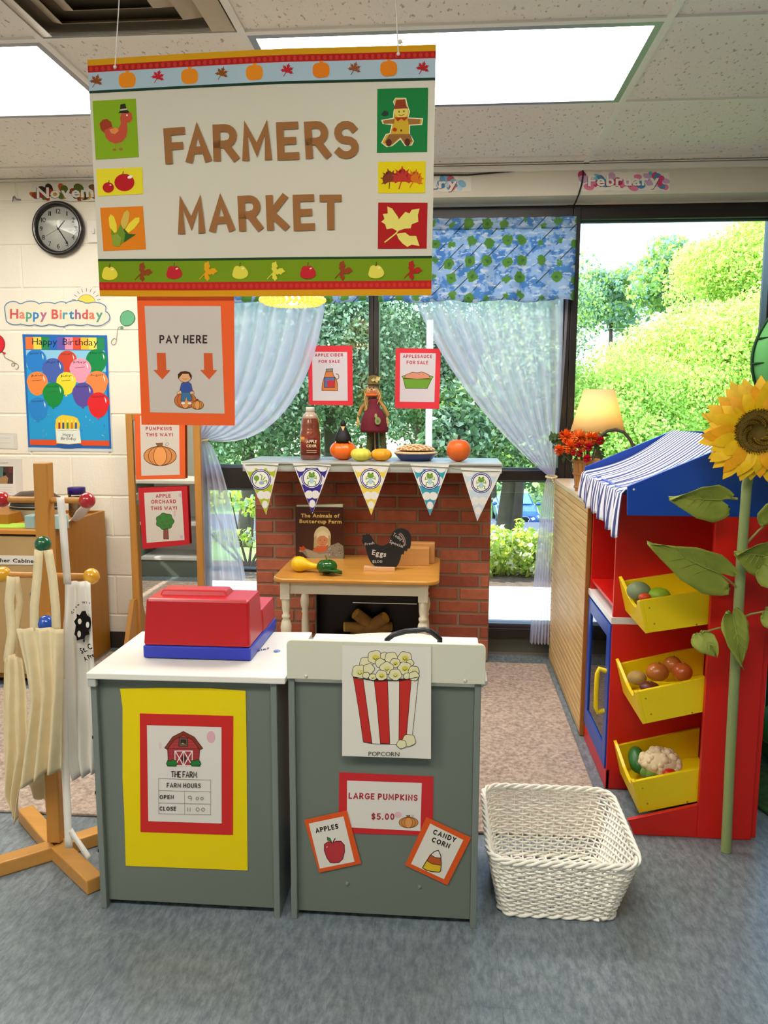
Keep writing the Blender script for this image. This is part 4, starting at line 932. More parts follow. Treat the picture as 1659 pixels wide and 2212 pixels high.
# open compartment with white counter and blue glazed door
bx('compartment_floor', u, XF+.004, XB-.014, YB+.014, YC-.014, .64, .652, MR)
bx('white_counter', u, XF-.006, XF+.11, YB-.002, YC+.002, .588, .612, MW, .002)
bx('white_counter_back', u, XF+.11, XB-.014, YB+.014, YC-.014, .60, .61, MW)
dy0, dy1, dz0, dz1 = YB+.01, YC-.01, .07, .58; M_AC = glass_mat('acrylic', '#e9ecf2')
d = thing('door_frame_holder', (0, 0, 0)); bpy.data.objects.remove(d)
q = MB(); fw = .05
for a_, b_, c_, e_ in ((dy0, dy0+fw, dz0, dz1), (dy1-fw, dy1, dz0, dz1), (dy0+fw, dy1-fw, dz0, dz0+fw+.02), (dy0+fw, dy1-fw, dz1-fw, dz1)): q.box(XF-.006, XF+.008, a_, b_, c_, e_, MB_)
door = q.build('door', u, bevel=.001)
bx('door_pane', door, XF-.001, XF+.002, dy0+fw, dy1-fw, dz0+fw+.02, dz1-fw, M_AC)
q = MB(); hy = 2.665; q.tube([(XF-.006, hy, .41), (XF-.03, hy, .418), (XF-.036, hy, .40), (XF-.037, hy, .34), (XF-.036, hy, .28), (XF-.03, hy, .262), (XF-.006, hy, .268)], .0085, MY, 10); q.build('door_handle', door)
bx('base_rail', u, XF-.002, XF+.01, YB+.0, YC, .002, .07, MR, .001)
bx('inner_shelf', u, XF+.02, XB-.02, YB+.014, YC-.014, .30, .312, MB_)
mg = thing('paper_cup', (.62, 2.73, .652), 'small brown paper cup standing in the red compartment', 'cup')
q = MB(); q.lathe([(.022, 0), (.03, .075), (.028, .075), (.02, .004), (0, .004)], (.63, 2.68, .6525), mat('cup_tan', '#c59468', .7), 20); q.build('cup_wall', mg)
# awning side boards
def aw(y, name):
    zb_ = .998; q = MB(); pts = [(.533, zb_), (.968, zb_), (.968, 1.222), (.845, 1.222), (.530, 1.084)]
    q.prism([(x, y, z) for x, z in pts], Vector((0, .014, 0)), MB_); return q.build(name, u, bevel=.0015)
aw(YA-.002, 'awning_side'); aw(YC-.006, 'awning_side')
bx('awning_rod', u, .838, .850, YA+.012, YC-.006, 1.19, 1.205, MB_); bx('awning_rod', u, .540, .552, YA+.012, YC-.006, 1.05, 1.065, MB_)
p = WY(1369, 1057, YA); q = MB(); q.ell(p, (.005, .003, .005), mat('cap_white', '#cfd4dc', .4), 8, 6); q.build('screw_cap', u)
M_STR, nt, b = nodes_mat('striped_cloth')
v = pos_vec(nt); sx = nt.nodes.new('ShaderNodeSeparateXYZ'); nt.links.new(v, sx.inputs[0]); wv = noise(nt, v, 3, 2)
ma = nt.nodes.new('ShaderNodeMath'); ma.operation = 'MULTIPLY_ADD'; nt.links.new(wv, ma.inputs[0]); ma.inputs[1].default_value = .03; nt.links.new(sx.outputs[1], ma.inputs[2])
m2 = nt.nodes.new('ShaderNodeMath'); m2.operation = 'MULTIPLY'; nt.links.new(ma.outputs[0], m2.inputs[0]); m2.inputs[1].default_value = 31*2*math.pi
m3 = nt.nodes.new('ShaderNodeMath'); m3.operation = 'SINE'; nt.links.new(m2.outputs[0], m3.inputs[0])
nt.links.new(mixcol(nt, ramp(nt, m3.outputs[0], -.15, .25), lin('#e6e8f4'), lin('#3c4880')), b.inputs['Base Color']); b.inputs['Roughness'].default_value = .85
fb_ = thing('awning_cloth', (.7, 2.7, 1.0), 'blue and white striped cloth draped over the toy market awning', 'cloth')
def fc(u_, v_):
    y = YA+.018+(YC-YA-.03)*u_; wob = .006*math.sin(u_*38+v_*3)+.004*math.sin(u_*61)
    if v_ < .68:
        k = v_/.68; x = .845+(.527-.845)*k; z = 1.226+(1.068-1.226)*k-.028*math.sin(math.pi*k)-.012*math.sin(math.pi*u_)*k; return Vector((x, y, z+wob*.5*k))
    k = (v_-.68)/.32; L = .085+.05*(1-u_)+.012*abs(math.sin(u_*21))+.006*math.sin(u_*47)
    return Vector((.520-.010*math.sin(k*2)+wob*k*1.3, y, 1.070-L*k))
q = MB(); q.grid(fc, 90, 34, M_STR); q.build('drape', fb_, thick=.002)
# trays
NAT = [((1388, 1297), (1531, 1273), (1530, 1337), (1402, 1367), (1336, 1253), (1350, 1315)), ((1380, 1494), (1525, 1461), (1521, 1538), (1396, 1563), (1329, 1429), (1345, 1480)), ((1374, 1688), (1515, 1657), (1512, 1732), (1388, 1755), (1325, 1602), (1345, 1665))]
TR_ = []
nm = ['topmost', 'middle', 'lowest']
for i, (a1, a2, a3, a4, b1, b4) in enumerate(NAT):
    f = [WY(*p, YA+.022) for p in (a1, a2, a3, a4)]; f[1].x = f[2].x = .869; k = (f[1].z-f[0].z)/(.785-f[0].x)
    f[1].z = f[0].z+k*(.869-f[0].x)*.9; f[2].z = f[3].z+k*(.869-f[3].x)*.9
    D_ = YB-.002-(YA+.022)
    tr = thing('tray', ((f[0].x+.869)/2, 2.47, f[3].z), 'yellow %s tray of the toy market stand' % nm[i]); tr.parent = u; tr.location = Vector(((f[0].x+.869)/2, 2.47, f[3].z))-u.location
    dz_ = Vector((0, .012, 0))
    def sd(name, y0):
        q = MB(); q.prism([Vector((p.x, y0, p.z)) for p in (f[3], f[2], f[1], f[0])], dz_, MY); q.build(name, tr, bevel=.001)
    sd('tray_side', YA+.022); sd('tray_side', YB-.014)
    n_ = (f[2]-f[3]).normalized(); up = Vector((-n_.z, 0, n_.x))
    q = MB(); A_ = f[3]+up*.002; B_ = f[2]+up*.002; Y12 = Vector((0, .0125, 0)); q.prism([A_+Y12, B_+Y12, B_+up*.008+Y12, A_+up*.008+Y12], Vector((0, D_-.0255, 0)), MY); q.build('tray_bottom', tr)
    # scooped front lip: full height at both ends, lower in the middle
    e0 = Vector((f[3].x, 0, f[3].z)); e1 = Vector((f[0].x, 0, f[0].z)); dv = (e1-e0); pts = []
    y0_, y1_ = YA+.022, YB-.002
    prof = [(0, 1.0), (.13, .93), (.2, .70), (.3, .60), (.45, .60), (.62, .70), (.80, .95), (.92, 1.12), (1, 1.16)]
    low = [Vector((e0.x, y0_, e0.z)), Vector((e0.x, y1_, e0.z))]
    hi = [Vector((e0.x+dv.x*h_, y0_+(y1_-y0_)*t_, e0.z+dv.z*h_)) for t_, h_ in prof][::-1]
    q = MB(); q.prism(low+hi, Vector((-.010, 0, -.003)), MY); q.build('tray_lip', tr, bevel=.001)
    for (sxp, sy) in ((f[3]+(f[0]-f[3])*.25+(f[2]-f[3])*.08, 0), (f[3]+(f[0]-f[3])*.75+(f[2]-f[3])*.06, 0), (f[3]+(f[2]-f[3])*.55+(f[0]-f[3])*.05, 0)):
        q = MB(); q.ell((sxp.x, YA+.0215, sxp.z), (.003, .002, .003), mat('screw_brass', '#a88f20', .4), 8, 6); q.build('screw', tr)
    TR_.append((f, up))
q = MB(); f, up = TR_[1]; c0_ = f[3]+(f[2]-f[3])*.62+up*.01; q.box(.640, .78, 2.405, 2.413, f[0].z-.015, f[0].z+.012, MY); q.build('tray_partition', u)
# produce resting in the trays
def onproduce(name, label, cat, px, py, y, r, m, group=None, fn=None, sq=(1, 1, 1), stem=None, floor=None):
    c = WY(px, py, y); o = thing(name, (c.x, y, c.z-r*sq[2]), label, cat, group); q = MB(); q.ell(c, (r*sq[0], r*sq[1], r*sq[2]), m, 22, 14, fn); q.build('skin', o)
    if stem: q = MB(); q.cyl(c+Vector((0, 0, r*sq[2]*.9)), c+Vector((.003, 0, r*sq[2]*1.15)), .003, .002, stem, 8); q.build('stem', o)
    return o
M_STM = mat('dry_stem', '#8a7a4a', .8)
onproduce('mango', 'grey-green toy mango in the topmost yellow tray', 'vegetable', 1380, 1277, 2.50, .036, mat('mango_skin', '#7d8f68', .45, var=.1, scale=20), sq=(1.05, 1, .85))
onproduce('lime', 'bright green toy lime in the topmost yellow tray', 'fruit', 1424, 1287, 2.47, .032, mat('lime_skin', '#8eb326', .4, bump=.1), sq=(1.1, 1, .8))
onproduce('pepper', 'small orange-red toy pepper between mango and lime', 'vegetable', 1393, 1290, 2.43, .016, mat('pepper_red', '#d8502a', .35), sq=(1.2, 1, .8))
onproduce('potato', 'pale brown toy potato at the left of the middle yellow tray', 'vegetable', 1376, 1464, 2.50, .029, mat('potato_skin', '#a98a4c', .7, var=.15, scale=40), sq=(1.05, 1, .78))
MON = mat('onion_skin', '#b3682e', .3, var=.2, scale=14, stretch=(1, 1, .3), coat=.3)
onproduce('onion', 'brown toy onion beside the potato in the middle tray', 'vegetable', 1420, 1452, 2.50, .034, MON, 'toy onions', sq=(1.05, 1, .9), stem=M_STM)
onproduce('onion', 'uppermost toy onion resting on the other two in the middle tray', 'vegetable', 1453, 1436, 2.555, .029, MON, 'toy onions', sq=(1, 1, .95), stem=M_STM)
onproduce('onion', 'orange-brown toy onion nearest the red post in the middle tray', 'vegetable', 1474, 1452, 2.48, .031, mat('onion_orange', '#b85a24', .3, var=.15, scale=14, coat=.3), 'toy onions', sq=(1, 1, .95), stem=M_STM)
onproduce('beetroot', 'dark toy beetroot low in the middle yellow tray', 'vegetable', 1403, 1484, 2.40, .028, mat('beet_dark', '#5c2418', .4), sq=(1.1, 1, .6), stem=mat('stem_green', '#5a7a34', .6))
cu = thing('cucumber', (.66, 2.56, .1), 'dark green toy cucumber leaning in the lowest tray', 'vegetable'); p0, p1 = WY(1372, 1615, 2.58), WY(1385, 1670, 2.50)
q = MB(); cc = [p0+(p1-p0)*(k/10)+Vector((-.004*math.sin(k*.3), 0, 0)) for k in range(11)]; q.tube(cc, [.010, .020, .024, .026, .027, .027, .027, .026, .024, .018, .008], mat('cucumber_skin', '#2f6a2a', .35, var=.2, scale=12), 16); q.build('skin', cu)
cf_ = thing('cauliflower', (.72, 2.47, .1), 'cream toy cauliflower in the lowest yellow tray', 'vegetable'); c = WY(1426, 1647, 2.50); rnd = random.Random(2)
q = MB(); q.ell(c, (.064, .05, .042), mat('curd', '#e4d3ae', .8), 26, 16, lambda d, a, th: 1+.05*math.sin(a*7+th*4)*math.sin(th*6)); 
for k in range(60):
    a = rnd.uniform(0, 6.28); e = math.acos(rnd.uniform(-.4, 1)); d = Vector((math.sin(e)*math.cos(a), math.sin(e)*math.sin(a), math.cos(e))); q.ell(c+Vector((d.x*.058, d.y*.046, d.z*.038)), rnd.uniform(.009, .015), mat('curd', '#e4d3ae'), 8, 6)
q.build('curd', cf_)
q = MB(); 
for k in range(5):
    a = 2+k*.5; q.ell(c+Vector((.05*math.cos(a), .04*math.sin(a), -.03)), (.02, .012, .02), mat('leaf_toy', '#6d9444', .6), 10, 8)
q.build('leaves', cf_)
onproduce('tomato', 'red toy tomato just showing in front of the cauliflower', 'vegetable', 1447, 1672, 2.42, .022, mat('tomato_skin', '#c4241a', .25, coat=.4), sq=(1, 1, .75))

# basket of flowers and lamp on the shelf top
fbk = thing('bushel_basket', (.62, 3.42, ZP), 'small slatted wooden basket of orange and red flowers on the shelf', 'basket')
bc = WZ(1256, 1056, ZP); BX, BY = bc.x+.012, 3.45
sl = wood('basket_slat', '#c08a4e', .6, 'Z', .15)
for k in range(22):
    a = 2*math.pi*k/22; q = MB(); w2 = .0062; ca, sa = math.cos(a), math.sin(a)
    P = lambda r, t_, z: Vector((BX+ca*r-sa*t_, BY+sa*r+ca*t_, z))
    q.add([P(.050, -w2, ZP+.001), P(.050, w2, ZP+.001), P(.065, w2*1.3, ZP+.135), P(.065, -w2*1.3, ZP+.135), P(.053, -w2, ZP+.001), P(.053, w2, ZP+.001), P(.068, w2*1.3, ZP+.135), P(.068, -w2*1.3, ZP+.135)], [(0, 3, 2, 1), (4, 5, 6, 7), (0, 1, 5, 4), (2, 3, 7, 6), (1, 2, 6, 5), (3, 0, 4, 7)], sl); q.build('slat', fbk)
for z, r in ((ZP+.018, .0555), (ZP+.075, .0625), (ZP+.13, .0685)):
    q = MB(); q.tube([(BX+r*math.cos(t_), BY+r*math.sin(t_), z) for t_ in [i*math.pi/16 for i in range(32)]], .0045, mat('basket_hoop', '#b07a40', .6), 6, closed=True, flat=1.5); q.build('hoop', fbk)
q = MB(); q.cyl((BX, BY, ZP+.002), (BX, BY, ZP+.006), .05, .05, sl, 20); q.build('basket_floor', fbk)
q = MB(); hz = [(BX+.10, BY-.02, ZP+.10)]; h0, h1 = WY(1298, 935, 3.45), WY(1367, 965, 3.45)
q.tube([WY(x, y, 3.42) for x, y in ((1290, 958), (1297, 942), (1312, 931), (1330, 928), (1348, 934), (1360, 948), (1368, 964), (1372, 985))], .007, mat('vine_handle', '#4c4436', .8, bump=.5, bscale=80), 8); q.build('handle', fbk)
def bloom(name, px, py, y, r, m, lab, n=26, group='flowers in the slatted basket', tight=False):
    c = WY(px, py, y); o = thing(name, c-Vector((0, 0, r)), lab, 'flower', group); q = MB(); rnd = random.Random(int(px*7+py))
    for k in range(n):
        if tight:
            z = 1-2*((k+.5)/n)*.8; a = k*2.4; s_ = math.sqrt(max(.02, 1-z*z)); d = Vector((s_*math.cos(a), -z*.9, s_*math.sin(a)))
        else: d = Vector((rnd.gauss(0, 1), rnd.gauss(-.5, .8), rnd.gauss(.1, 1)))
        d.normalize(); s_ = d.cross(Vector((.3, .2, 1))).normalized(); w2 = r*(.2 if not tight else .42); e = c+d*r*(1 if not tight else .8)
        mid = c+d*r*.55+d.cross(s_)*r*.12
        q.add([c+d*r*.1, mid+s_*w2, e, mid-s_*w2], [(0, 1, 2, 3)], m, True)
    q.build('petals', o); q = MB(); q.cyl(c+Vector((0, .01, -r*.2)), Vector((BX+(c.x-BX)*.3, BY, ZP+.10)), .002, .002, mat('flower_stem', '#4e7a34', .7), 6); q.build('stem', o); return o
MOR = mat('petal_orange', '#ff7a26', .6); MOR2 = mat('petal_orange2', '#ff9040', .6); MRD = mat('petal_red', '#cc1030', .55); MRD2 = mat('petal_crimson', '#dc1c40', .55)
for i, (x, y, d, r, m_, tg) in enumerate(((1222, 942, 3.42, .036, MOR, 0), (1250, 945, 3.40, .040, MOR2, 0), (1276, 948, 3.42, .038, MOR, 0), (1232, 965, 3.38, .036, MOR, 0), (1262, 962, 3.38, .034, MOR2, 0), (1207, 972, 3.40, .026, MOR, 0), (1290, 944, 3.45, .026, MOR2, 0))):
    bloom('orange_flower', x, y, d, r, m_, ['shaggy orange artificial flower at the top left of the slatted basket', 'largest shaggy orange flower at the top of the slatted basket', 'shaggy orange flower at the top right, beneath the lampshade', 'shaggy orange flower in the middle left of the slatted basket', 'shaggy orange flower in the centre of the slatted basket bunch', 'small orange flower hanging out at the far left of the basket', 'small orange flower nearest the dark basket handle'][i], n=90)
for i, (x, y, d, r, m_) in enumerate(((1252, 980, 3.36, .021, MRD), (1273, 965, 3.36, .023, MRD2), (1268, 990, 3.35, .024, MRD2), (1297, 952, 3.38, .025, MRD), (1250, 962, 3.36, .017, MRD), (1239, 978, 3.36, .018, MRD2))):
    bloom('red_flower', x, y, d, r, m_, ['dark red rosebud left of centre low in the basket bunch', 'crimson rose in the middle of the basket bunch', 'crimson rose lowest in the basket bunch', 'red rose at the right of the basket bunch', 'small red rosebud just beneath the orange flowers', 'small crimson rosebud at the lower left of the bunch'][i], n=26, tight=True)
q = MB(); rnd = random.Random(4); ML = mat('foliage_dark', '#3f5c34', .6)
for k in range(46):
    c = WY(rnd.uniform(1192, 1312), rnd.uniform(935, 1000), 3.43) if k > 14 else WY(rnd.uniform(1188, 1212), rnd.uniform(938, 962), 3.42)
    d = Vector((rnd.gauss(0, 1), rnd.gauss(0, .4), rnd.gauss(0, 1))).normalized(); s_ = d.cross(Vector((0, 1, .1))).normalized(); q.add([c-d*.022, c+s_*.008, c+d*.022, c-s_*.008], [(0, 1, 2, 3)], ML)
q.build('foliage', fbk)
lamp = thing('table_lamp', (.65, 3.66, ZP), 'table lamp with a glowing cream tapered shade on the shelf', 'lamp')
LY = 3.66; s0, s1, t0_, t1_ = WY(1233, 931, LY), WY(1349, 931, LY), WY(1264, 842, LY), WY(1330, 842, LY); lx_ = (s0.x+s1.x)/2; r0, r1 = (s1.x-s0.x)/2, (t1_.x-t0_.x)/2
m_sh = bpy.data.materials.new('lamp_shade'); m_sh.use_nodes = True; nt = m_sh.node_tree; nt.nodes.clear(); MATS['lamp_shade'] = m_sh
o_ = nt.nodes.new('ShaderNodeOutputMaterial'); d_ = nt.nodes.new('ShaderNodeBsdfDiffuse'); tl_ = nt.nodes.new('ShaderNodeBsdfTranslucent'); mx = nt.nodes.new('ShaderNodeMixShader'); mx.inputs[0].default_value = .6
d_.inputs[0].default_value = lin('#f6e8c4'); tl_.inputs[0].default_value = lin('#fbe8b4'); nt.links.new(d_.outputs[0], mx.inputs[1]); nt.links.new(tl_.outputs[0], mx.inputs[2]); nt.links.new(mx.outputs[0], o_.inputs[0])
q = MB(); q.lathe([(r0, s0.z), (r1, t0_.z)], (0, 0, 0), m_sh, 40, M=Matrix.Translation((lx_, LY, 0))); q.f = [f for f in q.f if len(f) == 4]; q.mi = q.mi[:len(q.f)]; q.sm = q.sm[:len(q.f)]; q.build('lamp_shade', lamp, thick=.0015)
q = MB(); q.lathe([(.055, 0), (.06, .008), (.03, .02), (.012, .04), (.03, .08), (.036, .11), (.014, .16), (.009, .2), (.009, s0.z-ZP+.02)], (lx_, LY, ZP+.001), mat('lamp_base', '#5c4c3c', .35), 24); q.build('base', lamp)
q = MB(); q.ell((lx_, LY, s0.z+.075), (.024, .024, .032), mat('bulb', '#ffe8b0', .4, emit='#ffdc96', estr=34), 14, 10); q.build('bulb', lamp)
q = MB(); q.tube([(lx_+(r0-.001)*math.cos(t_), LY+(r0-.001)*math.sin(t_), s0.z) for t_ in [i*math.pi/16 for i in range(32)]], .0015, mat('shade_trim', '#c9a860', .5), 5, closed=True); q.tube([(lx_+(r1-.001)*math.cos(t_), LY+(r1-.001)*math.sin(t_), t0_.z) for t_ in [i*math.pi/16 for i in range(32)]], .0015, mat('shade_trim', '#c9a860', .5), 5, closed=True); q.build('shade_trim', lamp)

# ================================================================= SUNFLOWER
M_SST = mat('sunflower_stem', '#8b9a62', .6, var=.08, scale=20, stretch=(1, 1, .1)); MPY = [mat('petal_yellow', '#f8c60e', .5, var=.08, scale=40), mat('petal_gold', '#f7ae0a', .5, var=.08, scale=40)]
MLF = mat('sunflower_leaf', '#8d9a3a', .6, var=.12, scale=14)
sf = thing('sunflower', (.85, 2.25, 0), 'tall artificial sunflower leaning on the toy market stand', 'flower')
st = [WZ(1565, 1833, .002), WY(1577, 1640, 2.26), WY(1590, 1400, 2.262), WY(1602, 1200, 2.26), WY(1613, 1050, 2.25), WY(1628, 960, 2.22)]; st[0].y = 2.262
q = MB(); q.tube(smooth_pts([tuple(p) for p in st], 3), [.0155]+[.0145]*9+[.014]*5+[.012], M_SST, 10); q.build('stem', sf)
fc_ = WY(1636, 932, 2.18); ax = Vector((-.18, -1, .02)).normalized(); e1 = Vector((0, 0, 1)).cross(ax).normalized(); e2 = ax.cross(e1)
for ring, (n, ri, ro, w2, dy) in enumerate(((24, .055, .146, .0205, .008), (24, .052, .136, .020, -.002), (20, .050, .118, .018, -.010))):
    for k in range(n):
        a = 2*math.pi*(k+.5*ring)/n+rnd.uniform(-.06, .06); d = e1*math.cos(a)+e2*math.sin(a); s_ = d.cross(ax).normalized(); L = ro*rnd.uniform(.9, 1.05); m_ = MPY[0] if (ring == 0 or k % 3) else MPY[1]
        tw = rnd.uniform(-.25, .25); rows_ = []
        for (t_, w_, h_) in ((0, .55, 0), (.3, 1.0, .008), (.55, .96, .010), (.8, .58, .006), (1, .02, -.002)):
            c = fc_+d*(ri+(L-ri)*t_)-ax*(dy)+ax*h_; sv = (s_+ax*tw).normalized(); rows_.append([c-sv*w2*w_, c+ax*.002*(1-t_), c+sv*w2*w_])
        q = MB(); q.add(sum(rows_, []), [(3*i+j, 3*i+j+1, 3*i+j+4, 3*i+j+3) for i in range(4) for j in range(2)], m_, True); q.build('petal', sf)
MT = Matrix((e1.to_4d(), e2.to_4d(), ax.to_4d(), (0, 0, 0, 1))).transposed(); MT = Matrix(((e1.x, e2.x, ax.x, 0), (e1.y, e2.y, ax.y, 0), (e1.z, e2.z, ax.z, 0), (0, 0, 0, 1)))
q = MB(); q.lathe([(.068, -.012), (.071, .0), (.062, .012), (.045, .018), (.028, .012), (.02, .004), (0, 0)], fc_, mat('seed_brown', '#6a5416', .8), 36, M=MT); q.build('seed_disc', sf)
q = MB(); 
for k in range(760):
    r_ = .070*math.sqrt((k+1)/760); a = k*2.39996; h_ = .010 if r_ > .03 else .004
    if r_ < .02: continue
    c = fc_+e1*r_*math.cos(a)+e2*r_*math.sin(a)+ax*(.014 if r_ < .06 else .006); tp = c+ax*.008+(e1*math.cos(a)+e2*math.sin(a))*.002; s_ = (e1*-math.sin(a)+e2*math.cos(a))*.0024; o2 = (e1*math.cos(a)+e2*math.sin(a))*.0024
    q.add([c-s_, c+o2, c+s_, c-o2, tp], [(0, 1, 4), (1, 2, 4), (2, 3, 4), (3, 0, 4)], mat('floret_gold', '#a88a1c', .7) if k % 3 else mat('floret_brown', '#5c4814', .7))
tag(q.build('florets', sf), kind='stuff')
q = MB(); q.lathe([(.0, -.03), (.05, -.022), (.085, -.010), (.07, -.006)], fc_, mat('sepal_green', '#6d8a34', .6), 16, M=MT); q.build('calyx', sf)
def sleaf(tip, base, wid, y0, y1, stem_to, droop=.01, side=1, fold=0.0):
    B = WY(*base, y0); T_ = WY(*tip, y1); d = T_-B; L = d.length; n = d.normalized(); s_ = n.cross(Vector((0, 1, 0))).normalized()
    prof = [(-.16, .30), (-.20, .55), (-.12, .78), (.0, .93), (.12, 1.0), (.28, .97), (.45, .82), (.62, .60), (.8, .34), (.92, .14), (1.0, 0)]
    vs = []; NB = 5
    for t_, w_ in prof:
        for j in range(-NB, NB+1):
            jj = j/NB; tt = t_ if t_ >= 0 else t_*min(1, abs(jj)*1.6); ser = 1+(.04*math.sin(t_*60) if abs(jj) == 1 else 0)
            c = B+d*tt+s_*(wid*w_*jj*ser)+Vector((0, -.012*abs(jj)-.01*math.sin(max(t_, 0)*3)+fold*jj*wid*.6+.003*math.sin(j*2.2+t_*9), -droop*abs(jj)**2)); vs.append(c)
    W2 = 2*NB+1
    q = MB(); q.add(vs, [(i*W2+j, i*W2+j+1, (i+1)*W2+j+1, (i+1)*W2+j) for i in range(len(prof)-1) for j in range(W2-1)], MLF, True); o = q.build('leaf', sf, thick=.0012)
    q = MB(); mid = [B+d*(k/6)+Vector((0, -.003-.01*math.sin(k/6*3), 0)) for k in range(7)]; q.tube(mid, [.002, .0018, .0015, .0012, .001, .0008, .0004], mat('leaf_vein', '#97a54c', .6), 5)
    for k, sg in ((1, 1), (1, -1), (2, 1), (2, -1), (3, 1), (3, -1)): q.tube([mid[k], mid[k]+n*L*.17+s_*sg*wid*(.75-.12*k)+Vector((0, -.012, 0))], [.0012, .0005], mat('leaf_vein', '#97a54c', .6), 4)
    q.build('vein', o)
    q = MB(); q.tube([B, (B+WY(*stem_to, 2.262))/2+Vector((0, 0, .004)), WY(*stem_to, 2.262)], [.0028, .003, .004], mat('petiole', '#a09858', .6), 6); q.build('leaf_stalk', sf)
sleaf((1444, 1072), (1556, 1080), .052, 2.24, 2.22, (1592, 1078), fold=.2)
sleaf((1397, 1168), (1552, 1238), .058, 2.22, 2.18, (1598, 1276), fold=-.15)
sleaf((1600, 1433), (1582, 1330), .040, 2.23, 2.22, (1590, 1372), fold=.5)
sleaf((1700, 1050), (1668, 1120), .050, 2.24, 2.22, (1607, 1180), fold=.1)
sleaf((1585, 1190), (1650, 1200), .050, 2.22, 2.2, (1604, 1222), fold=.3)
sleaf((1720, 1255), (1652, 1218), .048, 2.22, 2.2, (1604, 1230), fold=.2)
sleaf((1700, 1350), (1655, 1320), .030, 2.24, 2.22, (1592, 1338), fold=.3)
sleaf((1545, 1410), (1512, 1368), .032, 2.225, 2.20, (1588, 1352), fold=-.4)
# big leaf canopy, floor seat and rug at the right edge
lc = thing('leaf_canopy', (1.42, 3.15, 0), 'big green fabric leaf canopy at the right edge behind the sunflower', 'canopy')
c0_ = WY(1700, 800, 3.15); q = MB(); MG = mat('canopy_green', '#5fae62', .7, var=.05); MGD = mat('canopy_dark', '#1f4a2c', .7)
pts = []; n = 26
def cp(t_, sg): w_ = .17*math.sin(math.pi*min(1, t_*.98+.01))**.75; return Vector((c0_.x+.02+sg*w_, 3.15-.05*math.sin(t_*3)+.04*abs(sg), c0_.z-.20+.48*t_))
vs = []
for k in range(n+1):
    t_ = k/n
    for j in (-1, -.5, 0, .5, 1): p = cp(t_, 0); w_ = cp(t_, 1).x-p.x; vs.append(Vector((p.x+w_*j, p.y-.05*(1-j*j), p.z)))
q.add(vs, [(5*i+j, 5*i+j+1, 5*i+j+6, 5*i+j+5) for i in range(n) for j in range(4)], MG, True); q.build('fabric', lc, thick=.002)
q = MB(); q.tube([vs[5*k] for k in range(n+1)], .006, MGD, 6); q.tube([vs[5*k+4] for k in range(n+1)], .006, MGD, 6); q.tube([vs[5*k+2] for k in range(n+1)], .005, MGD, 6)
for k in (7, 13, 18): q.tube([vs[5*k+2], vs[5*(k-1)]+Vector((0, -.004, 0))], .004, MGD, 6); q.tube([vs[5*k+2], vs[5*(k-1)+4]], .004, MGD, 6)
q.build('piping', lc)
q = MB(); q.tube([(c0_.x+.02, 3.15, .012), (c0_.x+.02, 3.16, .8), vs[2]], .012, MGD, 8); q.cyl((c0_.x+.02, 3.15, .001), (c0_.x+.02, 3.15, .02), .14, .13, MGD, 24); q.build('pole', lc)
sc_ = WZ(1690, 1560, .25); sq_ = thing('floor_cushion', (1.33, 2.75, .001), 'round green floor cushion right of the toy market stand', 'cushion')
q = MB(); q.lathe([(.12, 0), (.19, .03), (.205, .10), (.19, .17), (.12, .2), (0, .205)], (1.37, 2.85, .012), mat('cushion_green', '#1f8a3c', .8), 28); q.build('cover', sq_); q = MB(); q.tube([(1.37+.206*math.cos(t_), 2.85+.206*math.sin(t_), .11) for t_ in [i*math.pi/20 for i in range(40)]], .005, MGD, 6, closed=True); q.build('piping', sq_)
q = MB(); q.lathe([(.36, 0), (.37, .004), (.36, .009), (0, .009)], (1.40, 2.62, .001), mat('shaggy_green', '#2f5a26', .95, var=.3, scale=40, bump=.8, bscale=150), 40); tag(q.build('round_rug'), 'dark green shaggy round rug at the right edge', 'rug')
q = MB(); q.grid(lambda u_, v_: Vector((1.20+.7*u_, 3.7+.01*math.sin(u_*20), .12+.75*v_)), 20, 4, mat('tropical_cloth', '#2c6f86', .8, var=.5, scale=9)); tag(q.build('jungle_cloth', thick=.004), 'blue and green patterned cloth hanging behind the green cushion', 'cloth')
# ================================================================= THINGS ON THE MANTEL
MZ = ZM
def onm(x, y): return WY(x, y, y) 
def rib(n, amp, top=.0):
    return lambda d, a, th: 1-amp*(1-abs(math.cos(a*n/2)))*math.sin(th)-(.22*max(0, (math.cos(math.pi-th)-.75))*4*.5)
def pumpkin(name, px0, px1, pytop, pybot, y, m, label, cat='pumpkin', n=10, stem='#5c4a28', amp=.10, group=None, sl=.012):
    c0_ = WY((px0+px1)/2, (pytop+pybot)/2, y); r = (WY(px1, pybot, y).x-WY(px0, pybot, y).x)/2; hh = (WY(px0, pytop, y).z-WY(px0, pybot, y).z)/2
    c = Vector((c0_.x, y, MZ+hh*.98)); o = thing(name, (c.x, y, MZ), label, cat, group); q = MB(); q.ell(c, (r, r*.95, hh), m, 40, 16, rib(n, amp)); q.build('rind', o)
    if stem: q = MB(); q.tube([c+Vector((0, 0, hh*.72)), c+Vector((.001, 0, hh*1.0+sl*.6)), c+Vector((.004, 0, hh*1.02+sl))], [.0075, .006, .007], mat('pstem_'+stem.lstrip('#'), stem, .8), 8); q.build('stem', o)
    return c, r, hh, o
pumpkin('pumpkin', 712, 771, 949, 992, 3.86, mat('pumpkin_orange', '#ef6a10', .35, coat=.2), 'bright orange pumpkin under the little crow figure', stem=None, n=12)
pumpkin('gourd', 757, 802, 966, 996, 3.78, mat('gourd_yellow', '#d9d04c', .45, var=.08, scale=30), 'pale yellow-green mini pumpkin on the mantel', 'gourd', stem='#4c5a28', sl=.016)
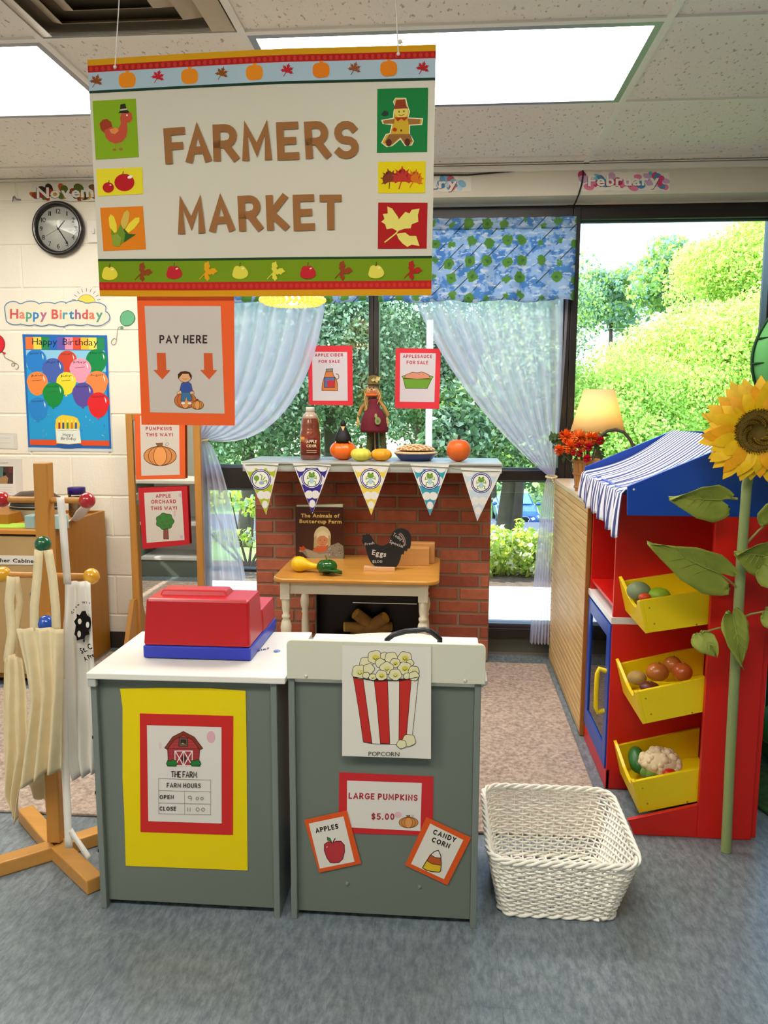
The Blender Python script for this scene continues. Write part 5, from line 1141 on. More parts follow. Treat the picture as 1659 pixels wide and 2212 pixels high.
pumpkin('gourd', 801, 847, 965, 994, 3.80, mat('gourd_orange', '#eca01a', .4, var=.05, scale=30), 'orange-yellow mini pumpkin in front of the scarecrow doll', 'gourd', stem=None)
pumpkin('pumpkin', 964, 1017, 943, 994, 3.82, mat('pumpkin_deep', '#d8641c', .45, var=.08, scale=60), 'small round dull orange pumpkin alone at the right of the mantel', amp=.03, stem='#3a3024', sl=.012)
# crow figure on the pumpkin
cw = thing('crow_figure', (-.53, 3.86, MZ+.09), 'small black crow figure with pointed hat sitting on the pumpkin', 'figurine')
c = WY(741, 940, 3.85); MK = mat('crow_black', '#121214', .6); q = MB(); q.lathe([(.040, -.034), (.043, -.02), (.034, .005), (.018, .035), (.008, .045)], c, MK, 20); q.build('body', cw)
q = MB(); q.lathe([(.012, 0), (.014, .012), (.010, .024), (.002, .034)], WY(741, 921, 3.85), MK, 14); q.build('hat', cw)
q = MB(); q.prism([WY(736, 921, 3.835), WY(745, 921, 3.835), WY(741, 931, 3.825)], Vector((0, .006, 0)), mat('beak_tan', '#d8a468', .6)); q.build('beak', cw)
for x, sg in ((727, -1), (753, 1)): q = MB(); q.tube([WY(x, 944, 3.85), WY(x+sg*-1, 952, 3.83), WY(x+sg*3, 957, 3.825)], [.005, .006, .004], mat('beak_tan', '#d8a468'), 8); q.build('foot', cw)
# cider bottle
bt = thing('cider_bottle', (-.76, 3.86, MZ), 'plastic bottle of brown apple cider with white cap on the mantel', 'bottle')
cb = WY(671, 988, 3.86); r = (WY(693, 960, 3.86).x-WY(649, 960, 3.86).x)/2; hb = WY(671, 884, 3.86).z-MZ; MC = mat('cider', '#7c3a20', .12, spec=.8, coat=.6, var=.25, scale=18)
pr = [(.9, .01), (.96, .03), (1, .08), (1, .32), (.97, .36), (1, .40), (1, .50), (.97, .56), (.90, .60), (.88, .64), (.90, .67), (.86, .74), (.82, .78), (.80, .82), (.62, .89), (.40, .94), (.36, .96)]
q = MB(); q.lathe([(0, .005)]+[(r*a_, hb*b_) for a_, b_ in pr], (cb.x, 3.86, MZ+.0005), MC, 30); q.build('body', bt)
q = MB(); q.lathe([(r*.42, hb*.945), (r*.43, hb*1.03), (r*.40, hb*1.045), (0, hb*1.045)], (cb.x, 3.86, MZ), mat('cap_cream', '#dcd9cc', .4), 24); q.build('cap', bt)
q = MB(); q.lathe([(r*.80, hb*.82), (r*.83, hb*.825), (r*.63, hb*.9), (r*.42, hb*.945)], (cb.x, 3.86, MZ), mat('bottle_clear_shoulder', '#b9a08c', .1, spec=.8), 24); q.build('shoulder', bt)
m_lab = [mat('label_red', '#7a2414', .4), mat('label_gold', '#c08a2c', .4)]
def band(z0, z1, a0, a1, rr, m, name):
    q = MB(); q.grid(lambda u_, v_: Vector((cb.x+rr*math.cos(a0+(a1-a0)*u_), 3.86+rr*math.sin(a0+(a1-a0)*u_), MZ+z0+(z1-z0)*v_)), 12, 1, m); return q.build(name, bt, thick=.0006)
L0 = band(hb*.10, hb*.48, -2.6, -.35, r*1.01, m_lab[0], 'label'); band(hb*.36, hb*.46, -2.7, -2.0, r*1.02, m_lab[1], 'label_patch'); band(hb*.25, hb*.44, -1.65, -.9, r*1.02, mat('label_dark', '#4a140c', .4), 'label_patch')
a = Art(PY(3.86-r*1.05)); a.btext('APPLE', (662, 957), (684, 957), 6, '#e8c89a'); a.btext('CIDER', (662, 966), (684, 966), 6, '#e8c89a'); a.line([(662, 973), (684, 973)], 1, '#d8b890'); a.line([(662, 977), (684, 977)], 1, '#d8b890'); a.build('label_lettering', bt)
# pie
pi = thing('pie', (-.15, 3.86, MZ), 'golden lattice pie in a dark blue pie dish', 'pie'); pc = WY(898, 990, 3.86); pr_ = (WY(946, 975, 3.86).x-WY(850, 975, 3.86).x)/2
q = MB(); q.lathe([(0, 0), (pr_*.68, 0), (pr_*.72, .004), (pr_*.97, .034), (pr_*.99, .036), (pr_*.93, .032), (pr_*.66, .008)], (pc.x, 3.86, MZ+.0005), mat('dish_blue', '#12306e', .25, coat=.5), 40); q.build('dish', pi)
q = MB(); q.lathe([(pr_*.92, .032), (pr_*1.0, .039), (pr_*.93, .045), (pr_*.84, .046)], (pc.x, 3.86, MZ), mat('crust_pale', '#d9b68a', .7, var=.1, scale=50), 40, fn=lambda a_, z: 1+.012*math.sin(a_*26)); q.build('crust_edge', pi)
zf = lambda rr: .046+.030*math.sqrt(max(0, 1-(rr/(pr_*.88))**2)); q = MB(); q.lathe([(pr_*.86*k, zf(pr_*.86*k)) for k in (1, .9, .7, .5, .3, .12, 0)], (pc.x, 3.86, MZ), mat('pie_filling', '#c9935c', .6, var=.15, scale=40), 30); q.build('filling', pi)
for k in range(-3, 4):
    for ax_ in (0, 1):
        o_ = k*pr_*.25; Lh = math.sqrt(max(.0001, (pr_*.86)**2-o_**2)); pts = []
        for i in range(13):
            s_ = -Lh+2*Lh*i/12; u_, v_ = (o_, s_) if ax_ else (s_, o_); c_, sn = math.cos(.7), math.sin(.7); x_, y_ = c_*u_-sn*v_, sn*u_+c_*v_; pts.append((pc.x+x_, 3.86+y_, MZ+zf(math.hypot(x_, y_))+.002))
        q = MB(); q.tube(pts, .006, mat('lattice', '#e3c39a', .65), 6, flat=.4); q.build('lattice_strip', pi)
# scarecrow doll
sd = thing('scarecrow_doll', (-.36, 3.93, MZ), 'scarecrow doll in burgundy dress and straw hat standing on the mantel', 'doll'); DY_ = 3.90
MBU = mat('burgundy', '#641425', .85, bump=.2, bscale=200); MPT = mat('plaid_green', '#4e5230', .85, var=.3, scale=60); MHA = mat('doll_hat', '#6a5c2e', .85, var=.15, scale=60); MST = mat('raffia', '#d8b878', .8, var=.15, scale=60); MFA = mat('doll_face', '#e0bf92', .8); MOS = mat('orange_scarf', '#d8601c', .8)
def wz(x, y): return WY(x, y, DY_)
q = MB(); q.cyl(Vector((wz(811, 990).x, DY_, MZ+.001)), wz(809, 930), .003, .003, mat('doll_stick', '#b89468', .7), 8); q.build('stand_rod', sd)
for x, xf in ((800, 797), (826, 829)):
    q = MB(); q.tube([wz(x, 930), wz(x+(1 if x > 811 else -1), 955), wz(xf, 968), wz(xf, 976)], [.016, .0165, .015, .012], MPT, 12); q.build('trouser_leg', sd)
    q = MB(); p = wz(xf, 976); q.ell((p.x, DY_-.012, MZ+.012), (.016, .022, .012), mat('doll_shoe', '#c9a878', .7), 12, 8); q.build('shoe', sd); q = MB(); q.tube([Vector((p.x, DY_, MZ+.018)), wz(xf, 974)], .010, mat('doll_sock', '#c8a070', .8), 8); q.build('ankle', sd)
q = MB(); q.lathe([(.066, wz(808, 934).z), (.069, wz(808, 928).z), (.062, wz(808, 905).z), (.045, wz(808, 888).z), (.026, wz(808, 880).z), (.026, wz(808, 868).z), (.024, wz(808, 862).z), (.012, wz(808, 860).z)], (wz(808, 900).x, DY_, 0), MBU, 30, fn=lambda a_, z: 1+.05*math.sin(a_*9)*(1 if z < wz(808, 890).z else .2)); q.build('dress', sd)
for x0, x1, x2 in ((793, 778, 773), (823, 832, 836)):
    q = MB(); q.tube([wz(x0+(5 if x0 < 808 else -5), 864), wz(x1+(4 if x0 < 808 else -2), 880), wz(x2+2, 898)], [.008, .009, .010], MOS if 0 else mat('sleeve_straw', '#b08040', .8, var=.2, scale=40), 10); q.build('sleeve', sd)
    q = MB(); e = wz(x2, 904)
    for k in range(10): q.tube([e+Vector((0, 0, .01)), e+Vector((.010*math.cos(k*.63), .008*math.sin(k*.63), -.03-.006*(k % 3)))], [.003, .0012], MST, 4)
    q.build('straw_cuff', sd)
q = MB(); fc2 = wz(804, 841); q.ell(fc2, (.0295, .027, .0265), MFA, 20, 14); q.build('head', sd)
q = MB(); q.prism([fc2+Vector((-.006, -.028, -.005)), fc2+Vector((.006, -.028, -.005)), fc2+Vector((0, -.031, .006))], Vector((0, .004, 0)), mat('doll_nose', '#a8401c', .7)); q.build('nose', sd)
for sg in (-1, 1):
    q = MB(); q.ell(fc2+Vector((sg*.009, -.0265, .006)), (.003, .0015, .003), MK, 8, 6); q.build('eye', sd); q = MB(); q.ell(fc2+Vector((sg*.015, -.024, -.004)), (.005, .0015, .004), mat('cheek', '#d89a7c', .8), 8, 6); q.build('cheek', sd)
q = MB(); q.tube([fc2+Vector((x, -.0275+abs(x)*.12, -.012+x*x*22)) for x in (-.010, -.005, 0, .005, .010)], .0009, mat('mouth_red', '#7a3020', .7), 5); q.build('mouth', sd)
q = MB(); rnd = random.Random(9)
for k in range(56):
    sg = 1 if k % 2 else -1; a0 = rnd.uniform(.4, 1.2); p0 = fc2+Vector((sg*.024*rnd.uniform(.7, 1.1), rnd.uniform(-.012, .015), rnd.uniform(-.005, .018))); L = rnd.uniform(.05, .10) if sg > 0 else rnd.uniform(.06, .16)
    q.tube([p0, p0+Vector((sg*.010+rnd.gauss(0, .004), rnd.gauss(0, .005), -L*.5)), p0+Vector((sg*rnd.uniform(0, .02), rnd.gauss(0, .008), -L))], [.0022, .002, .001], MST if rnd.random() < .5 else mat('raffia_gold', '#c98f3c', .8), 4)
q.build('hair', sd)
q = MB(); q.lathe([(.034, -.014), (.038, -.006), (.030, -.002), (.012, 0)], fc2+Vector((0, 0, -.020)), MOS, 18, fn=lambda a_, z: 1+.12*math.sin(a_*5)); q.build('scarf', sd)
q = MB(); hc = wz(806, 829); q.lathe([(.047, -.004), (.048, -.001), (.03, .004), (.027, .008), (.028, .024), (.022, .036), (.008, .041), (0, .042)], hc, MHA, 28, fn=lambda a_, z: 1+.06*math.sin(a_*3+1)); q.build('hat', sd)
q = MB(); b0 = wz(812, 822)+Vector((0, -.032, 0))
for d in ((-.022, .004), (.026, .016), (.014, -.010), (-.012, .012)): q.add([b0, b0+Vector((d[0]*.5-d[1]*.4, -.003, d[1]*.5+d[0]*.4)), b0+Vector((d[0], 0, d[1])), b0+Vector((d[0]*.5+d[1]*.4, -.003, d[1]*.5-d[0]*.4))], [(0, 1, 2, 3)], mat('hat_bow', '#c2b070', .8))
q.tube([wz(812, 806), wz(813, 797), wz(811, 789)], [.0015, .001, .0006], MHA, 5); q.build('hat_bow', sd)
pk = Art(PY(DY_-.074)); pk.ell(816, 909, 6.5, 8.5, '#7c8a58', n=10); pk.ell(812, 898, 3, 5, '#8f9a68', n=8); pk.ell(816, 910, 3, 4, '#5c7040', n=8); pk.build('patch', sd)

# ================================================================= BUNTING
bn_col = ['#a8b82a', '#3a2f8c', '#e0c84a', '#3a9ab0', '#bcd0dc']; bn_nm = ['lime green', 'dark purple', 'yellow', 'teal', 'pale blue']
TRI = [((523, 1000), (602, 1001), (575, 1112)), ((632, 1000), (715, 1004), (675, 1092+18)), ((758, 1001), (843, 1001), (802, 1113)), ((886, 1002), (971, 1003), (929, 1114)), ((995, 1010), (1085, 1014), (1031, 1126))]
yb_ = 3.693; pf = PY(yb_); bun = thing('string_bunting', WY(805, 1010, yb_), 'thin green ribbon threading the pennants along the mantel edge', 'ribbon')
q = MB(); q.tube([WY(x, y, yb_-.003) for x, y in ((530, 1004), (563, 1003), (602, 1006), (640, 1006), (675, 1004), (715, 1008), (762, 1004), (800, 1004), (840, 1006), (890, 1006), (925, 1008), (968, 1010), (1000, 1016), (1040, 1018), (1080, 1018))], .0016, mat('ribbon_green', '#7c8a5a', .7), 5); q.build('ribbon', bun)
for i, (A_, B_, C_) in enumerate(TRI):
    o = sheet('pennant', pf, [A_, B_, C_], mat('pennant_white', '#dcdcd8', .6), .001); tag(o, '%s spotted frog pennant, %s on the mantel' % (bn_nm[i], ['first from the left', 'just left of the book top', 'in the middle', 'fourth from the left', 'last at the right']
[i]), 'pennant', 'frog pennants'); a = Art(pf, base=.0014); cx_ = (A_[0]+B_[0])/2+.06*(C_[0]-(A_[0]+B_[0])/2); cy_ = A_[1]+ (33 if i else 36); cc = bn_col[i]
    def inT(t_, w_=.9):  # left/right x at depth t_
        return (A_[0]*(1-t_)+C_[0]*t_, B_[0]*(1-t_)+C_[0]*t_)
    hgt = C_[1]-A_[1]
    def band_(t0, t1, k=.96):
        l0, r0 = inT(t0); l1, r1 = inT(t1); m0, m1 = (l0+r0)/2, (l1+r1)/2; y0_, y1_ = A_[1]+hgt*t0, A_[1]+hgt*t1
        a.poly([(m0+(l0-m0)*k, y0_), (m0+(r0-m0)*k, y0_), (m1+(r1-m1)*k, y1_), (m1+(l1-m1)*k, y1_)], cc)
    band_(.10, .97, .93)
    l, r_ = inT(.10)
    for (t_, off, rr) in ((.08, .0, 9), (.33, -.9, 11), (.33, .9, 11), (.10, -.82, 10), (.10, .82, 10), (.62, -.85, 9), (.62, .85, 9), (.80, 0, 8.5), (.60, 0, 0)):
        if rr == 0: continue
        l, r_ = inT(t_); m_ = (l+r_)/2; hw = (r_-l)/2; a.ell(m_+off*max(hw-rr*.85, 0), A_[1]+hgt*t_, min(rr, hw*.8), rr if t_ > .2 else rr*.8, '#dcdcd8', n=14)
    for rr, c_ in ((22.5, '#2c2c6c'), (20.8, '#e8e8f0'), (19.6, '#3a3a80'), (17.4, '#e4e6dc')): a.ell(cx_, cy_, rr, rr, c_, n=28)
    fg = '#6f9a3a'
    if i == 0:
        a.ell(cx_-9, cy_-3, 6, 6, fg, n=12); a.ell(cx_+2, cy_+7, 6, 4, '#8fb0b8', n=10); a.line([(cx_+1, cy_+2), (cx_+3, cy_-8), (cx_-1, cy_-12)], 2, fg); a.line([(cx_+4, cy_+2), (cx_+10, cy_-6)], 2, fg); a.line([(cx_+6, cy_+4), (cx_+13, cy_+2), (cx_+14, cy_+9)], 2, fg); a.line([(cx_-9, cy_+2), (cx_-11, cy_+9)], 2, fg)
    else:
        a.ell(cx_, cy_+5, 5, 7, '#a8c8d4', n=12); a.line([(cx_-4, cy_-1), (cx_-10, cy_+1), (cx_-9, cy_-5)], 1.8, fg); a.line([(cx_+4, cy_-1), (cx_+10, cy_+1), (cx_+9, cy_-5)], 1.8, fg)
        a.line([(cx_-4, cy_+6), (cx_-8, cy_+8), (cx_-7, cy_+13), (cx_-11, cy_+13)], 1.8, fg); a.line([(cx_+4, cy_+6), (cx_+8, cy_+8), (cx_+7, cy_+13), (cx_+11, cy_+13)], 1.8, fg)
        a.ell(cx_, cy_-6, 7.5, 5, fg, n=14); a.ell(cx_-4, cy_-11, 2.6, 2.6, fg, n=8); a.ell(cx_+4, cy_-11, 2.6, 2.6, fg, n=8); a.ell(cx_-4, cy_-11, 1, 1, '#202820', n=6); a.ell(cx_+4, cy_-11, 1, 1, '#202820', n=6); a.line([(cx_-4, cy_-5), (cx_, cy_-3.6), (cx_+4, cy_-5)], .7, '#304020')
    a.build('print', o)

# ================================================================= ON THE PLAY TABLE
c_ = (560, 1080, 3.95)
yk = 3.86; bk = thing('picture_book', (-.62, 3.87, ZT), 'brown picture book with a girl and hen on its cover, leaning on the bricks', 'book')
pb = plane((0, 3.845, ZT), (0, -1, -.18)) 
bkp = [(316, 45), (722, 52), (732, 532), (318, 470)]; bkp = [(316, 45), (722, 52), (728, 500), (318, 492)]
sheet('cover', pb, bkp, mat('book_brown', '#3a1a18', .3, spec=.5), .002, .02, bk, c_)
sheet('pages', pb, [(324, 40), (716, 34), (722, 496), (322, 488)], mat('page_edge', '#cfc8b0', .8), .014, .005, bk, c_); sheet('back_cover', pb, [(316, 36), (718, 26), (728, 500), (318, 492)], mat('book_green_back', '#5f6a44', .4), .002, .002, bk, c_)
a = Art(pb, c_, base=.0225); a.btext('JUDITH AND HANK', (430, 90), (616, 92), 9, '#9a4a2c', 0) if False else a.line([(430, 84), (612, 88)], 5, '#8a4a34')
a.btext('The Animals of', (362, 136), (690, 138), 32, '#dcbf6c'); a.btext('Buttercup Farm', (350, 184), (708, 188), 32, '#dcbf6c')
a.ell(545, 300, 72, 88, '#cfc39a', n=24); a.poly([(475, 300), (470, 398), (505, 390), (508, 290)], '#b8a878'); a.poly([(585, 290), (590, 388), (614, 380), (614, 290)], '#b8a878')
a.ell(545, 330, 46, 58, '#c98a62', n=20); a.poly([(496, 318), (500, 270), (545, 246), (592, 270), (596, 318), (560, 292), (520, 296)], '#dcd2aa'); a.ell(527, 330, 5, 3, '#4a3020', n=8); a.ell(563, 330, 5, 3, '#4a3020', n=8); a.ell(545, 348, 6, 4, '#b06a48', n=8); a.line([(533, 364), (545, 368), (558, 364)], 3, '#8a4030')
a.poly([(462, 412), (500, 380), (590, 378), (612, 410), (600, 430), (480, 440)], '#c96a44')
a.poly([(345, 420), (372, 396), (400, 398), (440, 412), (520, 438), (580, 420), (600, 380), (640, 366), (680, 350), (722, 380), (726, 440), (722, 500), (600, 498), (480, 496), (430, 492), (402, 460), (376, 432)], '#8f8878'); a.poly([(400, 410), (450, 420), (520, 450), (590, 440), (600, 498), (470, 496), (425, 470)], '#a8a08a')
rnd = random.Random(1)
for k in range(46): x, y = rnd.uniform(590, 716), rnd.uniform(375, 470); a.ell(x, y, 7, 4, rnd.choice(['#b8b4ac', '#6c6458', '#9a9488']), rot=rnd.uniform(0, 90), n=7, same=True); a.k += .02
a.k = math.ceil(a.k); a.poly([(352, 412), (350, 384), (372, 390), (380, 376), (398, 392), (402, 406), (378, 416)], '#c4502c'); a.poly([(345, 425), (362, 420), (366, 432)], '#c9a060'); a.ell(384, 410, 3, 3, '#201810', n=6); a.build('cover_print', bk)
# yellow gourd
g1 = thing('gourd', (-.63, 3.5, ZT), 'yellow pear-shaped gourd lying on the oak table', 'gourd'); p0 = WY(646, 1217, 3.5); rr = .036
q = MB(); ax0 = Vector((p0.x, 3.5, ZT+rr)); dr_ = Vector((1, -.1, -.12)).normalized(); cc = [(-.036, .004), (-.033, .016), (-.022, .030), (-.004, .036), (.016, .034), (.034, .024), (.052, .017), (.072, .0145), (.088, .013), (.092, .006)]
q.tube([ax0+dr_*t_ for t_, _ in cc], [r_ for _, r_ in cc], mat('gourd_bright', '#ecc21c', .4, var=.05, scale=30), 20); q.build('skin', g1); 
q = MB(); q.cyl(ax0+dr_*.09, ax0+dr_*.1, .005, .004, M_STM, 8); q.build('stem', g1)
g2 = thing('squash', (-.55, 3.47, ZT), 'glossy dark green ribbed squash bowl beside the yellow gourd', 'squash'); p0 = WY(706, 1222, 3.47); MSQ = mat('squash_green', '#1c5a1c', .15, coat=.6, var=.2, scale=20)
q = MB(); q.ell((p0.x, 3.47, ZT+.034), (.048, .042, .034), MSQ, 36, 14, rib(7, .14)); q.build('body', g2)
q = MB(); vs = []
for i in range(9):
    t_ = i/8
    for j in (-1, -.5, 0, .5, 1): vs.append(Vector((p0.x-.03+.105*t_, 3.43+j*.028*math.sin(math.pi*(t_*.85+.12)), ZT+.012+.014*(j*j)+.012*math.sin(t_*3)*(1-t_)-.004*t_)))
q.add(vs, [(5*i+j, 5*i+j+1, 5*i+j+6, 5*i+j+5) for i in range(8) for j in range(4)], MSQ, True); q.build('leaf', g2, thick=.003)
q = MB(); q.tube([vs[5*i+2]+Vector((0, 0, .002)) for i in range(9)], .0015, mat('squash_vein', '#9ab85c', .4), 5); q.build('vein', g2)
q = MB(); q.tube([(p0.x, 3.47, ZT+.062), (p0.x-.002, 3.47, ZT+.076), (p0.x-.008, 3.47, ZT+.084)], [.005, .004, .0035], mat('squash_stem', '#6c7a34', .7), 8); q.build('stem', g2)
# chalkboard hen sign
hs = thing('hen_sign', (-.3, 3.56, ZT), 'black chalkboard hen sign with egg price on a pale wood base', 'sign')
pf = PY(3.575); HEN = [(905, 385), (880, 365), (876, 340), (884, 318), (880, 302), (896, 294), (908, 300), (915, 284), (928, 296), (942, 286), (945, 300), (958, 310), (978, 350), (1000, 376), (1030, 386), (1062, 388), (1095, 372), (1112, 345), (1128, 300), (1142, 268), (1175, 248), (1212, 240), (1248, 248), (1276, 268), (1294, 300), (1298, 340), (1294, 380), (1288, 410), (1268, 412), (1262, 436), (1240, 430), (1232, 466), (1222, 455), (1212, 470), (1206, 500), (1192, 540), (1172, 566), (1120, 570), (1040, 570), (990, 562), (958, 535), (935, 495), (918, 440)]
sheet('board', pf, HEN, mat('chalk_black', '#1a1a1c', .7), .01, 0, hs, c_)
q = MB(); A0, A1, A2, A3 = WZ(788, 1228, ZT), WZ(851, 1234, ZT), WZ(866, 1228, ZT), WZ(800, 1222, ZT); e0 = A0.y; q.box(A0.x, A1.x+.004, 3.545, 3.60, ZT+.0005, ZT+.017, mat('pale_pine', '#dcae80', .5, var=.06)); q.build('base', hs, bevel=.001)
a = Art(pf, c_, base=.0115); CH = '#c9c4bc'; a.btext('Fresh', (905, 385), (985, 372), 24, CH, 0); a.btext('Today\'s', (1138, 296), (1228, 356), 28, CH, 0); a.btext('Special', (1108, 360), (1224, 404), 28, CH, 0); a.btext('Eggs', (962, 462), (1082, 482), 44, CH, 1); a.btext('$1.00', (966, 532), (1052, 532), 24, CH, 0)
for k, (cl_, o_) in enumerate((('#8a8880', 0), ('#7a2a22', 16), ('#8a8880', 32))): a.line([(1200-o_*.3+ 50*math.sin(t_), 280+o_*.3-2+ (1-math.cos(t_))*70+t_*22) for t_ in [i*.22 for i in range(8)]], 9, cl_)
a.build('chalk_print', hs)
wbx = thing('wood_block_box', (-.12, 3.7, ZT), 'pale wooden stepped block behind the hen sign', 'block'); A0, A1 = WZ(860, 1219, ZT), WZ(927, 1225, ZT); P_ = wood('block_pine', '#c08c50', .5, 'X', .06)
zb1 = WY(900, 1183, 3.70).z; q = MB(); q.box(A0.x-.03, A1.x, 3.68, 3.74, ZT+.0005, zb1, P_); q.build('front_block', wbx, bevel=.002); zb2_ = WY(900, 1170, 3.79).z; q = MB(); q.box(A0.x-.03, A1.x+.024, 3.742, 3.80, ZT+.0005, zb2_, P_); q.build('back_block', wbx, bevel=.002)
# ================================================================= CURTAINS AND VALANCES
m_sheer = bpy.data.materials.new('sheer_white'); m_sheer.use_nodes = True; nt = m_sheer.node_tree; nt.nodes.clear(); MATS['sheer_white'] = m_sheer
o_ = nt.nodes.new('ShaderNodeOutputMaterial'); d_ = nt.nodes.new('ShaderNodeBsdfDiffuse'); tl_ = nt.nodes.new('ShaderNodeBsdfTranslucent'); tr_ = nt.nodes.new('ShaderNodeBsdfTransparent')
d_.inputs[0].default_value = lin('#f4f2ff'); tl_.inputs[0].default_value = lin('#f8f6ff'); m1 = nt.nodes.new('ShaderNodeMixShader'); m1.inputs[0].default_value = .78; m2 = nt.nodes.new('ShaderNodeMixShader'); m2.inputs[0].default_value = .30
nt.links.new(d_.outputs[0], m1.inputs[1]); nt.links.new(tl_.outputs[0], m1.inputs[2]); nt.links.new(m1.outputs[0], m2.inputs[1]); nt.links.new(tr_.outputs[0], m2.inputs[2]); nt.links.new(m2.outputs[0], o_.inputs[0])
def bez(P, t_): a, b_, c, d = P; s = 1-t_; return tuple(a[i]*s**3+3*b_[i]*s*s*t_+3*c[i]*s*t_*t_+d[i]*t_**3 for i in (0, 1))
def curtain(name, out_top, in_curve, out_curve, tie, bot_l, bot_r, label, folds, side):
    t = thing(name, WY(tie[0], tie[1], 4.03), label, 'curtain', 'sheer tied-back curtains'); 
    def upper(u, v):
        pi_ = bez(in_curve, v); po = bez(out_curve, v); k = u**1.0; x = po[0]*(1-k)+pi_[0]*k; y = po[1]*(1-k)+pi_[1]*k
        wdt = abs(pi_[0]-po[0])+6; p = WY(x, y, 4.055); p.y += min(.024, wdt*.0012)*math.sin(u*folds*2*math.pi+.6*math.sin(v*3))-.01*v; return p
    q = MB(); q.grid(upper, 120, 40, m_sheer); q.build('swag', t)
    def lower(u, v):
        spread = v**.6; xl_, xr_ = tie[0]-9, tie[0]+9; x = (xl_*(1-u)+xr_*u)*(1-spread)+(bot_l[0]*(1-u)+bot_r[0]*u)*spread; y = tie[1]*(1-v)+(bot_l[1]*(1-u)+bot_r[1]*u)*v
        p = WY(x, y, 4.03); p.y += .018*math.sin(u*folds*1.3*math.pi+v)*min(1, v*3)-.012; return p
    q = MB(); q.grid(lower, 80, 36, m_sheer); q.build('tail', t)
    q = MB(); c = WY(tie[0], tie[1], 4.02); q.tube([c+Vector((.026*math.cos(a_), .018*math.sin(a_), .004*math.sin(a_))) for a_ in [i*math.pi/8 for i in range(16)]], .006, mat('tie_cream', '#cfc49a', .7), 6, closed=True)
    for k in range(5): q.ell(c+Vector((.012*side*k*.4, -.024, -.008-.009*k)), .005, mat('tie_cream', '#cfc49a'), 8, 6)
    q.build('tieback', t); return t
curtain('curtain', 0, ((712, 560), (700, 800), (610, 985), (446, 950)), ((418, 560), (420, 700), (424, 850), (432, 945)), (438, 950), (408, 1345), (548, 1345), 'white sheer curtain tied back at the left side of the windows', 9, -1)
curtain('curtain', 0, ((872, 560), (905, 740), (1060, 930), (1184, 1028)), ((1232, 560), (1224, 760), (1212, 920), (1198, 1028)), (1191, 1030), (1144, 1388), (1185, 1390), 'white sheer curtain tied back at the right side, beside the wooden shelf', 9, 1)
q = MB(); q.cyl((-1.32, 4.02, 2.192), (-.37, 4.02, 2.192), .008, .008, M_BRONZE, 10); q.cyl((-.35, 4.02, 2.192), (.61, 4.02, 2.192), .008, .008, M_BRONZE, 10)
tag(q.build('curtain_rod'), 'thin dark curtain rod above the valances', 'rod')
M_FROG, nt, b = nodes_mat('frog_fabric')
v = pos_vec(nt, (1, 0, 1)); n1 = noise(nt, v, 16, 3, .6); n2 = noise(nt, pos_vec(nt, (1, 0, 2.2)), 26, 2)
c = mixcol(nt, ramp(nt, n1, .44, .52), lin('#5f9fdc'), lin('#b4d4f2')); c = mixcol(nt, ramp(nt, n2, .56, .60), c, lin('#dfe8f4'))
sx = nt.nodes.new('ShaderNodeSeparateXYZ'); nt.links.new(pos_vec(nt), sx.inputs[0])
ma = nt.nodes.new('ShaderNodeMath'); ma.operation = 'MULTIPLY_ADD'; nt.links.new(sx.outputs[0], ma.inputs[0]); ma.inputs[1].default_value = -1.0; nt.links.new(sx.outputs[2], ma.inputs[2])
m2 = nt.nodes.new('ShaderNodeMath'); m2.operation = 'MULTIPLY'; nt.links.new(ma.outputs[0], m2.inputs[0]); m2.inputs[1].default_value = 2*math.pi*11
m3 = nt.nodes.new('ShaderNodeMath'); m3.operation = 'SINE'; nt.links.new(m2.outputs[0], m3.inputs[0])
n3 = noise(nt, pos_vec(nt), 12, 1); ml = nt.nodes.new('ShaderNodeMath'); ml.operation = 'MULTIPLY'; nt.links.new(ramp(nt, m3.outputs[0], .96, .99), ml.inputs[0]); nt.links.new(ramp(nt, n3, .45, .5), ml.inputs[1])
c = mixcol(nt, ml.outputs[0], c, lin('#4c5a68'))
vo = nt.nodes.new('ShaderNodeTexVoronoi'); vo.inputs['Scale'].default_value = 11.5; vo.inputs['Randomness'].default_value = .35; nt.links.new(v, vo.inputs['Vector'])
ad = nt.nodes.new('ShaderNodeMath'); ad.operation = 'MULTIPLY_ADD'; nt.links.new(noise(nt, v, 45, 2), ad.inputs[0]); ad.inputs[1].default_value = .35; nt.links.new(vo.outputs['Distance'], ad.inputs[2])
c = mixcol(nt, ramp(nt, ad.outputs[0], .46, .49, 1, 0), c, lin('#6fa850')); c = mixcol(nt, ramp(nt, ad.outputs[0], .27, .30, .7, 0), c, lin('#3f7c40'))
nt.links.new(c, b.inputs['Base Color']); b.inputs['Roughness'].default_value = .9
